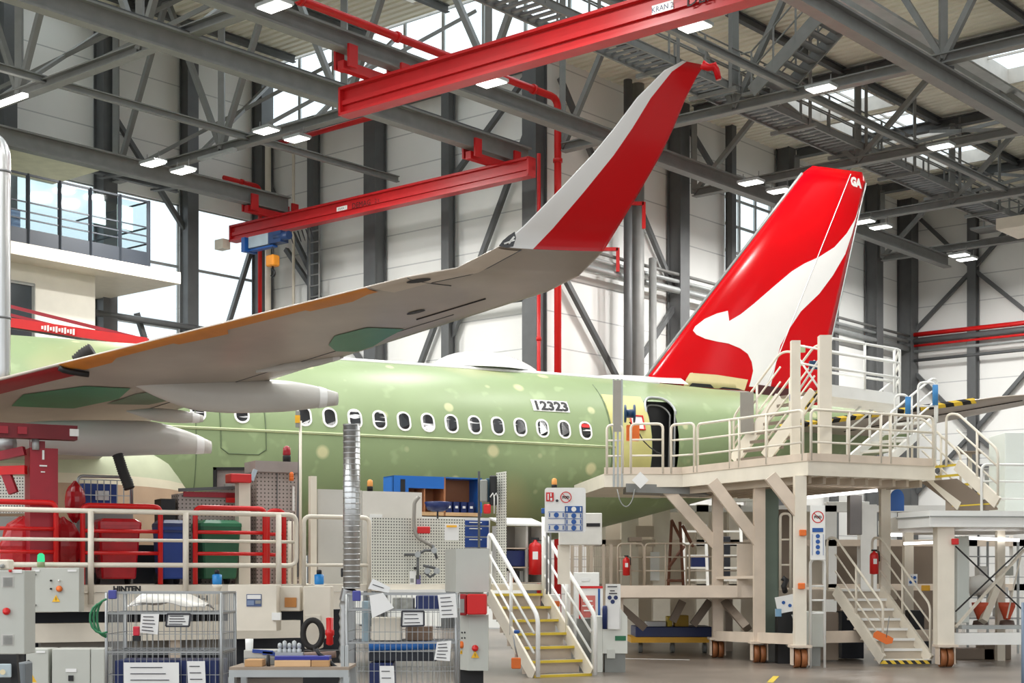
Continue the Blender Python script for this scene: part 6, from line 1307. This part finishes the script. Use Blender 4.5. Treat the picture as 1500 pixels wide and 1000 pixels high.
q = MB(); q.prism([V((b_.x, b_.y, z0)), V((c_.x, c_.y, z0)), V((c_.x, c_.y+.45, z0)), V((a_.x, a_.y, z0))], Z*(z1-z0)); obj('body', q, GREYW, g3); q = MB(); q.box(V((P(690, 0, 18.7).x, 18.75, z0/2)), (.3, .2, z0)); obj('stand', q, BLACK, g3)
q = MB(); q.box(V((P(690, 0, 18.9).x, 19.0, (z1+zpix(867, 18.6))/2)), (.3, .3, zpix(867, 18.6)-z1)); obj('neck', q, GREYW, g3)
def knob(px, y, Y, r, m_, par, nm='switch'): q = MB(); c = P(px, y, Y); q.lathe(c, [(r, 0), (r, .02), (r*.7, .04), (0, .04)], 12, -Yv); return obj(nm, q, m_, par)
def tri(px, y, Y, r, par):
    c = P(px, y, Y); q = MB(); q.prism([c+X*(-r)-Z*r*.7, c+X*r-Z*r*.7, c+Z*r], Yv*.004); o = obj('warning_triangle', q, mat('warning_yellow', (240, 186, 40), .5), par); q = MB(); q.bar(c-Z*r*.35-Yv*.003, c+Z*r*.4-Yv*.003, r*.18, .004); obj('flash_mark', q, BLACK, o)
knob(696, 949, 18.41, .04, RED, g3); tri(696, 959, 18.4, .05, g3); knob(676, 944, 18.58, .045, ORANGE, g3); tri(676, 955, 18.57, .03, g3)
for x in (672, 677, 681):
    for y in (926, 934): knob(x, y, 18.68-.016*(x-672), .012, RED if (x, y) == (672, 926) else BLACK, g3, 'button')
g2 = thing('red_box', 'bright red switch box with grey window between two grey cabinets', 'box', P(690, 901, 18.3)); c, s = pbox(684, 870, 713, 900, 18.25, .3); q = MB(); q.rbox(c, s); obj('housing', q, RED, g2); c, s = pbox(668, 870, 684, 901, 18.3, .25); q = MB(); q.rbox(c, s); sd = obj('side_housing', q, mat('dark_box_red', (160, 24, 34), .4), g2); c, s = pbox(672, 877, 680, 897, 18.29, .02); q = MB(); q.box(c, s); obj('window', q, GREY, sd)
# white control cabinet and fittings on the dock front
k = thing('cream_cabinet', 'cream control cabinet with blue picture label on the dock front', 'cabinet', P(370, 925, 20.2)); c, s = pbox(334, 856, 405, 924, 20.2, .4); q = MB(); q.rbox(c, s, X, Yv, .008); obj('door', q, CREAM, k); c, s = pbox(361, 870, 383, 888, 20.19, .008); q = MB(); q.box(c, s); lb = obj('picture_label', q, mat('label_blue', (70, 88, 130), .4), k)
for (x0, y0, x1, y1, m_) in ((362, 871, 382, 877, PAPER), (362, 879, 372, 886, mat('label_sky', (120, 138, 170), .5)), (374, 879, 382, 884, GREY)): c, s = pbox(x0, y0, x1, y1, 20.185, .004); q = MB(); q.box(c, s); obj('label_field', q, m_, lb)
c, s = pbox(398, 897, 411, 908, 20.15, .08); q = MB(); q.box(c, s); obj('latch', q, WHITE, k)
for px, l in ((318, 'left of the cream cabinet'), (467.5, 'right of the cream cabinet')):
    t = thing('filter_unit', 'blue topped filter on a cream stem '+l, 'filter', P(px, 885, 20.6)); c = P(px, 885, 20.6); q = MB(); q.lathe(c, [(.04, 0), (.045, .2), (.06, .22), (.075, .27)], 14); obj('stem', q, CREAM, t); q = MB(); q.lathe(c+Z*.27, [(.06, 0), (.065, .02), (.065, .13), (.03, .14)], 14); o = obj('cap', q, mat('cap_blue', (30, 130, 200), .35), t)
    q = MB(); q.lathe(c+Z*.41, [(.035, 0), (.035, .05), (.02, .06)], 10); obj('knob', q, BLACK, o)
t = thing('machine_block', 'cream machine block with round cable ring at the dock front', 'machine', P(455, 960, 20.4)); 
for (x0, y0, x1, y1, d) in ((408, 858, 440, 895, .2), (444, 858, 485, 935, .3), (446, 900, 470, 950, .35)): c, s = pbox(x0, y0, x1, y1, 20.6-d*.5, .3); q = MB(); q.rbox(c, s); obj('block', q, CREAM, t)
q = MB(); q.tube([P(458+14*math.cos(a), 928+20*math.sin(a), 20.1) for a in [k*math.pi/14 for k in range(28)]], .04, 10, True); obj('cable_ring', q, RUBB, t); c, s = pbox(417, 875, 434, 889, 20.48, .05); q = MB(); q.box(c, s); obj('amber_window', q, mat('amber_brown', (196, 130, 60), .3), t)
q = MB(); c = P(483, 903, 20); q.lathe(P(483, 945, 20), [(.02, 0), (.05, .02), (.045, .12), (.06, .14), (.06, .2), (.045, .21), (.05, .36), (.0, .37)], 14); obj('plug', q, RED, t, 'red and white plug')
q = MB(); q.tube([P(*p, 20) for p in ((460, 948), (464, 965), (462, 985))], .02, 8); obj('cable', q, BLACK, t)
q = MB(); a_ = P(470, 960, 20.7); q.box(V((a_.x, 20.9, .25)), (.5, .3, .5)); obj('foot', q, BLACK, t)
# control boxes at far left
k = thing('switch_cabinet', 'tall grey switch cabinet cut by the left edge with two vents and red switch', 'cabinet', P(12, 1050, 13)*V((1, 1, 0))); c, s = pbox(-30, 835, 36, 958, 13, .3); q = MB(); q.rbox(c, s, X, Yv, .01); obj('body', q, GREYW, k)
for y in (852, 937):
    c, s = pbox(2, y-8, 20, y+8, 12.995, .01); q = MB(); q.box(c, s); o = obj('vent', q, MATS['partition_grey'], k); q = MB()
    for j in range(7): c, s = pbox(4, y-6+2*j-.5, 18, y-6+2*j+.3, 12.985, .006); q.box(c, s)
    obj('vent_slats', q, GREY, o)
knob(10, 895, 12.99, .032, RED, k); knob(16, 836, 12.99, .012, RED, k, 'button'); c, s = pbox(18, 834, 32, 839, 12.99, .006); q = MB(); q.box(c, s); obj('name_strip', q, PAPER, k)
q = MB(); q.box(V((P(5, 0, 13.2).x, 13.2, .42)), (.3, .2, .84)); obj('stand', q, BLACK, k); c, s = pbox(-10, 819, 13, 834, 13.05, .15); q = MB(); q.rbox(c, s); obj('top_box', q, CREAM, k); knob(4, 829, 13.04, .02, GREY, k, 'gauge')
k = thing('control_box', 'grey control box with orange switch and warning triangle on the dock front', 'cabinet', P(80, 960, 20.9)*V((1, 1, 0))); c, s = pbox(46, 831, 116, 896, 20.65, .25); q = MB(); q.rbox(c, s, X, Yv, .008); obj('body', q, GREYW, k); knob(87, 862, 20.64, .043, ORANGE, k); tri(82, 877, 20.64, .055, k)
for (x, y, m_) in ((75, 850, BLACK), (87, 850, WHITE), (75, 862, BLACK), (52, 841, GREY), (52, 886, GREY)): knob(x, y, 20.64, .014, m_, k, 'button')
for x0, x1 in ((49, 58), (99, 112)): c, s = pbox(x0, 834, x1, 837, 20.64, .005); q = MB(); q.box(c, s); obj('name_strip', q, PAPER, k)
q = MB(); q.box(V((P(80, 0, 21).x, 20.95, 1.2)), (.4, .1, .2)); obj('bracket', q, DIRT, k)
for i, (x0, x1, l) in enumerate(((38, 71, 'narrow grey floor cabinet behind the yellow triangle at lower left'), (76, 132, 'wide grey floor cabinet with white label at lower left'), (133, 153, 'slim grey floor cabinet beside the left wire cart'))):
    k = thing('low_cabinet', l, 'cabinet', P((x0+x1)/2, 1000, 18.5)*V((1, 1, 0)), 'low grey cabinets under the dock'); c, s = pbox(x0, 950, x1, 1000, 18.5, .4); z1 = zpix(950, 18.5); q = MB(); q.rbox(V((c.x, c.y, z1/2)), (s[0], .4, z1), X, Yv, .01); obj('body', q, GREYW, k)
    if i == 1: c, s = pbox(96, 979, 112, 984, 18.49, .005); q = MB(); q.box(c, s); obj('label_strip', q, PAPER, k); c, s = pbox(100, 989, 107, 997, 18.48, .02); q = MB(); q.box(c, s); obj('socket', q, BLACK, k)
    if i == 0: knob(42, 968, 18.49, .015, BLACK, k, 'lock'); c, s = pbox(53, 953, 66, 956, 18.49, .005); q = MB(); q.box(c, s); obj('name_strip', q, PAPER, k)
lput(60, 340, .45, .6, .35, .2, MATS['mast_grey'], 'cable_channel', None, label='grey cable channel above the low grey cabinets', cat='cable channel')
t = thing('tilted_monitor', 'small light blue monitor on a black bracket in the lower left corner', 'monitor', P(8, 1020, 11)*V((1, 1, 0))); c, s = pbox(-12, 972, 16, 992, 11, .02); q = MB(); q.rbox(c, s); sc_ = obj('screen', q, mat('screen_pale', (176, 190, 196), .3), t); disc(P(4, 984, 10.97), .02, mat('cream_disc', (220, 206, 170), .5), sc_, 'round_mark'); q = MB(); q.bar(P(20, 958, 11.1), P(28, 1060, 11.1), .05); q.bar(P(-10, 962, 11.1), P(22, 962, 11.1), .04); q.box(V((P(25, 0, 11.1).x, 11.1, .2)), (.3, .2, .4)); obj('bracket', q, BLACK, t)
k = thing('small_box', 'small grey box with yellow triangle in the lower left corner', 'box', P(32, 1010, 12)*V((1, 1, 0))); c, s = pbox(25, 970, 37, 1060, 12, .2); q = MB(); q.rbox(V((c.x, c.y, zpix(970, 12)/2)), (s[0], .2, zpix(970, 12))); obj('body', q, mat('slate_grey', (110, 116, 120), .5), k); tri(44, 992, 16, .07, k)
# wire carts
def wire_cart(x0, x1, ytop, Y, d, label, shelves):
    a_, b_ = P(x0, 0, Y).x, P(x1, 0, Y).x; z1 = zpix(ytop, Y); t = thing('wire_cart', label, 'cart', V(((a_+b_)/2, Y+d/2, 0)), 'wire mesh carts in the foreground')
    for x in (a_, b_):
        for y in (Y, Y+d):
            q = MB(); q.tube([V((x, y, .12)), V((x, y, z1))], .017, 8); obj('upright', q, WIRE, t); q = MB(); q.cyl(V((x-.015, y, .06)), V((x+.015, y, .06)), .06, 12); obj('caster', q, BLACK, t)
    for z in [.14]+[zpix(s_, Y) for s_ in shelves]:
        q = MB(); n = int((b_-a_)/.05)
        for i in range(n+1): x = a_+(b_-a_)*i/n; q.bar(V((x, Y, z)), V((x, Y+d, z)), .006)
        for y in (Y, Y+d/2, Y+d): q.bar(V((a_, y, z)), V((b_, y, z)), .014, .02)
        for x in (a_, b_): q.bar(V((x, Y, z)), V((x, Y+d, z)), .014, .02)
        obj('shelf', q, WIRE, t)
    def mesh(p, q_, nm):
        m = MB(); L = (q_-p).length; n = int(L/.055)
        for i in range(n+1): c = p+(q_-p)*(i/n); m.bar(c+Z*.14, c+Z*z1, .0055)
        z = .14
        while z < z1: m.bar(p+Z*z, q_+Z*z, .006); z += .2
        m.bar(p+Z*z1, q_+Z*z1, .02); obj(nm, m, WIRE, t)
    mesh(V((a_, Y, 0)), V((b_, Y, 0)), 'mesh_front'); mesh(V((a_, Y+d, 0)), V((b_, Y+d, 0)), 'mesh_back'); mesh(V((a_, Y, 0)), V((a_, Y+d, 0)), 'mesh_side'); mesh(V((b_, Y, 0)), V((b_, Y+d, 0)), 'mesh_side'); return t
wire_cart(156, 324, 868, 15, .75, 'silver wire mesh cart with plastic sheeting, left of two in the foreground', (898, 955))
wire_cart(508, 668, 870, 15.6, .75, 'silver wire mesh cart with blue tube, right of two in the foreground', (893, 941))
def paper(pts, Y, label, lines=4, m=PAPER, name='paper_sheet', th=.004, frame=False, group='papers on the wire carts'):
    t = thing(name, label, 'paper', P(*pts[0], Y), group); q = MB(); q.prism([P(*p, Y) for p in pts], Yv*th); obj('sheet', q, m, t)
    c = [V((*p, 0)) for p in pts]; 
    for i in range(lines):
        u = (i+.8)/(lines+.6); a_ = c[0]*(1-u)+c[3]*u; b_ = c[1]*(1-u)+c[2]*u; l_ = a_*.88+b_*.12; r_ = a_*(.3-.06*(i % 3))+b_*(.7+.06*(i % 3)); q = MB(); q.bar(P(l_.x, l_.y, Y-.004), P(r_.x, r_.y, Y-.004), .004, .008, Z); obj('text_line', q, INK, t)
    if frame:
        q = MB(); e = [P(*p, Y-.005) for p in pts]
        for a_, b_ in zip(e, e[1:]+e[:1]): q.bar(a_, b_, .008, .018, Z)
        obj('frame', q, INK, t)
    return t
paper([(207, 899), (233, 899), (231, 929), (204, 926)], 14.95, 'white printed sheet hanging crooked on the left wire cart', 5); paper([(245, 899), (279, 899), (277, 917), (243, 917)], 14.95, 'framed card on the left wire cart beside the crooked sheet', 4, frame=True)
paper([(181, 970), (262, 970), (263, 1040), (182, 1040)], 14.93, 'wide white list on the navy bin of the left wire cart', 7); paper([(274, 968), (300, 968), (303, 1040), (277, 1040)], 14.93, 'narrow white list on the navy bin right of the wide one', 7)
paper([(541, 872), (561, 868), (577, 890), (545, 905)], 15.5, 'folded white sheet draped over the corner of the right wire cart', 0); paper([(589, 895), (621, 895), (621, 916), (588, 917)], 15.55, 'framed card in the middle of the right wire cart', 3, frame=True)
paper([(641, 871), (667, 869), (670, 904), (645, 905)], 15.5, 'white printed sheet at the upper right corner of the right wire cart', 5); paper([(640, 940), (661, 938), (659, 968), (636, 966)], 15.5, 'white printed sheet beside the blue tube of the right wire cart', 5); paper([(556, 975), (577, 975), (580, 1040), (558, 1040)], 15.5, 'white list over the navy box at the bottom of the right wire cart', 6)
paper([(546, 847), (572, 860), (569, 868), (539, 862)], 15.9, 'glossy leaflet with red stripe on top of the right wire cart', 1)
for (x0, y0, x1, y1, Y, d, m_, l) in ((168, 967, 320, 1040, 15.05, .5, BLUED, 'long navy bin behind white lists in the left wire cart'), (541, 971, 575, 1040, 15.7, .5, BLUED, 'navy box at the bottom of the right wire cart'), (609, 872, 643, 893, 15.7, .3, BLUED, 'navy folder box on the top shelf of the right wire cart'), (544, 904, 587, 938, 15.75, .25, CREAM, 'cream control unit inside the right wire cart'), (594, 918, 632, 938, 15.9, .3, mat('brown_parts', (136, 112, 92), .6, 0, .2, 8), 'brown parts tray inside the right wire cart'), (158, 864, 170, 877, 14.95, .05, mat('violet_blue', (70, 74, 150), .5), 'violet blue label block on the left wire cart corner'), (516, 865, 528, 880, 15.55, .05, MATS['violet_blue'], 'violet blue label block on the right wire cart corner'), (575, 875, 606, 892, 15.8, .2, mat('mixed_parts', (150, 150, 142), .5, .2, .5, 9), 'grey metal parts on the top shelf of the right wire cart'), (530, 880, 540, 940, 15.9, .2, mat('pale_teal', (150, 170, 180), .5), 'pale blue box at the left end of the right wire cart')):
    fbox('storage_bin' if 'navy' in l else 'cart_load', x0, y0, x1, y1, Y, d, m_, l, 'box')
q = MB(); q.cyl(P(541, 947, 15.8), P(640, 945, 15.8), .045, 16); obj('blue_tube', q, mat('tube_blue', (40, 110, 190), .3), None, 'bright blue tube lying across the right wire cart', 'tube')
fbox('dark_trays', 540, 955, 640, 968, 15.8, .4, MATS['dark_bin'], 'row of dark trays below the blue tube in the right wire cart', 'tray'); 
q = MB(); rnd = random.Random(4); G = []
for i in range(13):
    for j in range(6):
        u, v = i/12, j/5; G.append(V((P(190+110*u, 0, 15.1).x, 15.1+.5*v, zpix(898, 15)+.02+(.19*math.sin(math.pi*min(1, .2+u*.7))*math.sin(math.pi*(.15+.7*v)))+.012*math.sin(7*u+3*v)+.01*math.sin(15*u-5*v))))
q.v = G
for i in range(12):
    for j in range(5): a = i*6+j; q.face((a, a+6, a+7, a+1), True)
o = obj('plastic_sheeting', q, mat('white_plastic', (222, 218, 210), .3, 0, .05), None, 'crumpled white plastic sheeting heaped on the left wire cart', 'plastic sheet'); sm_ = o.modifiers.new('thickness', 'SOLIDIFY'); sm_.thickness = .01
q = MB(); q.prism([P(186, 888, 15.3), P(222, 884, 15.3), P(212, 869, 15.5), P(206, 870, 15.5)], Yv*.3); obj('folded_sheet', q, PAPER, None, 'folded white sheet like a tent on the left wire cart', 'sheet')
for i in range(3): q = MB(); q.tube([P(156-14*math.sin(a)*(1+.15*i)-3*i, 905-28*math.cos(a)*(1-.1*i), 14.85-.03*i) for a in [k*math.pi/7+.2*i for k in range(8)]], .012, 6); obj('green_cable', q, mat('cable_green', (40, 120, 78), .4), None, ['outer', 'middle', 'inner'][i]+' green cable loop hanging at the left corner of the left cart', 'cable', 'green cable loops')
q = MB(); c = P(200, 924, 14.8); q.rbox(c, (.06, .05, .09), X, Yv, .01); o = obj('red_tail_lamp', q, mat('lamp_red', (200, 40, 60), .3), None, 'small red lamp clipped to the left wire cart', 'lamp'); q = MB(); q.box(c+Z*-.07, (.07, .05, .05)); obj('socket', q, BLACK, o)
# bench
bn = thing('work_bench', 'low bench of aluminium profiles at the bottom between the wire carts', 'bench', V((P(423, 0, 13).x, 13.2, 0))); zt = zpix(981, 13); a_, b_ = P(336, 0, 13).x, P(511, 0, 13).x
q = MB(); q.box(V(((a_+b_)/2, 13.3, zt+.012)), (b_-a_, .62, .025)); obj('bench_top', q, mat('top_brown', (150, 134, 118), .5), bn)
for y in (13.0, 13.6): q = MB(); q.bar(V((a_, y, zt-.03)), V((b_, y, zt-.03)), .05, .06); obj('profile_rail', q, STEELL, bn)
for x in (a_+.02, b_-.02):
    for y in (13.0, 13.6): q = MB(); q.box(V((x, y, (zt-.06)/2)), (.05, .05, zt-.06)); obj('leg', q, STEELL, bn)
for px in (502, 508): q = MB(); x = P(px, 0, 13.1).x; q.box(V((x, 13.1, zpix(945, 13.1)/2)), (.03, .04, zpix(945, 13.1))); obj('side_post', q, STEELL, bn)
zb = zt+.025
def onb(x0, x1, h, y, d, m_, nm, l, cat, z=None, r=.006): a_, b_ = P(x0, 0, y).x, P(x1, 0, y).x; z = zb if z is None else z; q = MB(); q.rbox(V(((a_+b_)/2, y+d/2, z+h/2)), (b_-a_, d, h), X, Yv, r); return obj(nm, q, m_, None, l, cat)
onb(358, 384, .06, 13.05, .2, CARD, 'cardboard_box', 'small cardboard box at the left end of the bench', 'box'); onb(402, 455, .055, 13.05, .2, MATS['pale_wood'], 'wooden block', 'long pale wooden block on the bench under the navy strip', 'block').name = 'wooden_block'; onb(456, 482, .055, 13.05, .2, CARD, 'cardboard_box', 'small cardboard box at the right end of the bench', 'box')
onb(402, 482, .035, 13.06, .18, mat('strip_violet', (40, 44, 140), .4), 'navy_strip', 'dark violet blue strip on top of the wooden blocks', 'strip', zb+.055)
t = onb(357, 406, .07, 13.3, .25, mat('device_grey', (176, 176, 170), .4), 'measuring_device', 'grey device with blue rods lying behind the cardboard box', 'device', zb+.06); 
for (x0, x1, y) in ((370, 400, 953), (385, 408, 956)): q = MB(); q.bar(P(x0, y, 13.3), P(x1, y+2, 13.3), .03); obj('blue_rod', q, MATS['bin_blue'], t)
onb(357, 404, .06, 13.3, .25, GREY, 'device_block', 'grey block that carries the measuring device on the bench', 'block'); q = MB(); c = P(368, 950, 13.6); q.lathe(V((c.x, 13.5, zb)), [(.03, 0), (.035, .18), (.036, .22), (.03, .22)], 14); obj('paper_cup', q, WHITE, None, 'tall white cup standing at the back of the bench', 'cup')
t = thing('metal_fixture', 'shiny metal clamping fixture with round knobs on the bench', 'fixture', V((P(424, 0, 13.3).x, 13.3, zb+.09)))
for i in range(5): q = MB(); c = V((P(410+i*7, 0, 13.2).x, 13.2, zb+.09)); q.lathe(c, [(.02, 0), (.022, .05), (.012, .06), (.02, .07), (.018, .1+.02*(i % 2)), (0, .11+.02*(i % 2))], 12); obj('knob', q, STEELL, t)
q = MB(); q.box(V((P(424, 0, 13.2).x, 13.22, zb+.1)), (.24, .1, .03)); obj('base_bar', q, WIRE, t)
q = MB(); q.tube([P(*p, 13.15) for p in ((463, 950), (468, 958), (480, 966), (490, 976), (496, 980))], .018, 8); obj('black_cable', q, BLACK, None, 'thick black cable running down onto the right end of the bench', 'cable'); q = MB(); q.tube([P(*p, 13.12) for p in ((393, 958), (393, 972), (394, 981))], .016, 8); obj('black_strap', q, BLACK, None, 'short black strap upright on the bench', 'strap')
q = MB(); q.cyl(P(440, 960, 13.4), P(492, 958, 13.4), .03, 12); obj('brown_rod', q, mat('rod_brown', (120, 96, 84), .5), None, 'brown rod lying behind the navy strip on the bench', 'rod')
# ======================= CAMERA AND LIGHT ================================
cam = bpy.data.cameras.new('camera'); co = bpy.data.objects.new('camera', cam); C.objects.link(co); bpy.context.scene.camera = co
co.location = (0, 0, CZ); co.rotation_euler = (math.pi/2, 0, 0); cam.sensor_width = 36; cam.lens = F/1500*36; cam.shift_y = (HY-500)/1500; cam.clip_start = .1; cam.clip_end = 300
w = bpy.data.worlds.new('sky'); bpy.context.scene.world = w; w.use_nodes = True
nt = w.node_tree; bg = nt.nodes['Background']; bg.inputs[1].default_value = 1.0
tc = nt.nodes.new('ShaderNodeTexCoord'); sp = nt.nodes.new('ShaderNodeSeparateXYZ'); rp_ = nt.nodes.new('ShaderNodeValToRGB'); mr = nt.nodes.new('ShaderNodeMapRange')
nt.links.new(tc.outputs['Generated'], sp.inputs[0]); nt.links.new(sp.outputs[2], mr.inputs[0]); mr.inputs[1].default_value = -1; mr.inputs[2].default_value = 1
nt.links.new(mr.outputs[0], rp_.inputs[0]); nt.links.new(rp_.outputs[0], bg.inputs[0]); e = rp_.color_ramp.elements     # overcast sky above a grey apron
e[0].position = .49; e[0].color = (.55, .54, .52, 1); e[1].position = 1; e[1].color = (3.3, 3.4, 3.5, 1)
for p_, c_ in ((.505, (1.25, 1.3, 1.35, 1)), (.6, (1.5, 1.55, 1.6, 1))): q = rp_.color_ramp.elements.new(p_); q.color = c_
def area(p, size, power, rot=(0, 0, 0), col=(1, .98, .95), sy=None):
    l = bpy.data.lights.new('lamp_or_fill_light', 'AREA'); l.size = size; l.energy = power; l.color = col
    if sy: l.shape = 'RECTANGLE'; l.size_y = sy
    o = bpy.data.objects.new('lamp_or_fill_light', l); C.objects.link(o); o.location = p; o.rotation_euler = rot; return o
for (v, wv, lz_, _) in LAMPS: area(BW(v, wv, lz_-.03), .5, 330)
for (v, wv) in ((20.5, -8), (20.5, -17.9), (27, -8), (33, -8), (14, -30), (14, -23), (14, -16), (8, -28), (8, -20), (8, -12), (2, -24), (2, -16)): area(BW(v, wv, 13), .9, 300)  # extra lights out of view, no fixtures, added to brighten the hangar
sc = bpy.context.scene; sc.view_settings.view_transform = 'Standard'; sc.view_settings.look = 'None'; sc.view_settings.gamma = 1; sc.view_settings.exposure = -0.06
sc.cycles.use_denoising = True; sc.cycles.max_bounces = 8; sc.cycles.diffuse_bounces = 4; sc.cycles.glossy_bounces = 3; sc.cycles.transparent_max_bounces = 12
sc.cycles.sample_clamp_indirect = 6
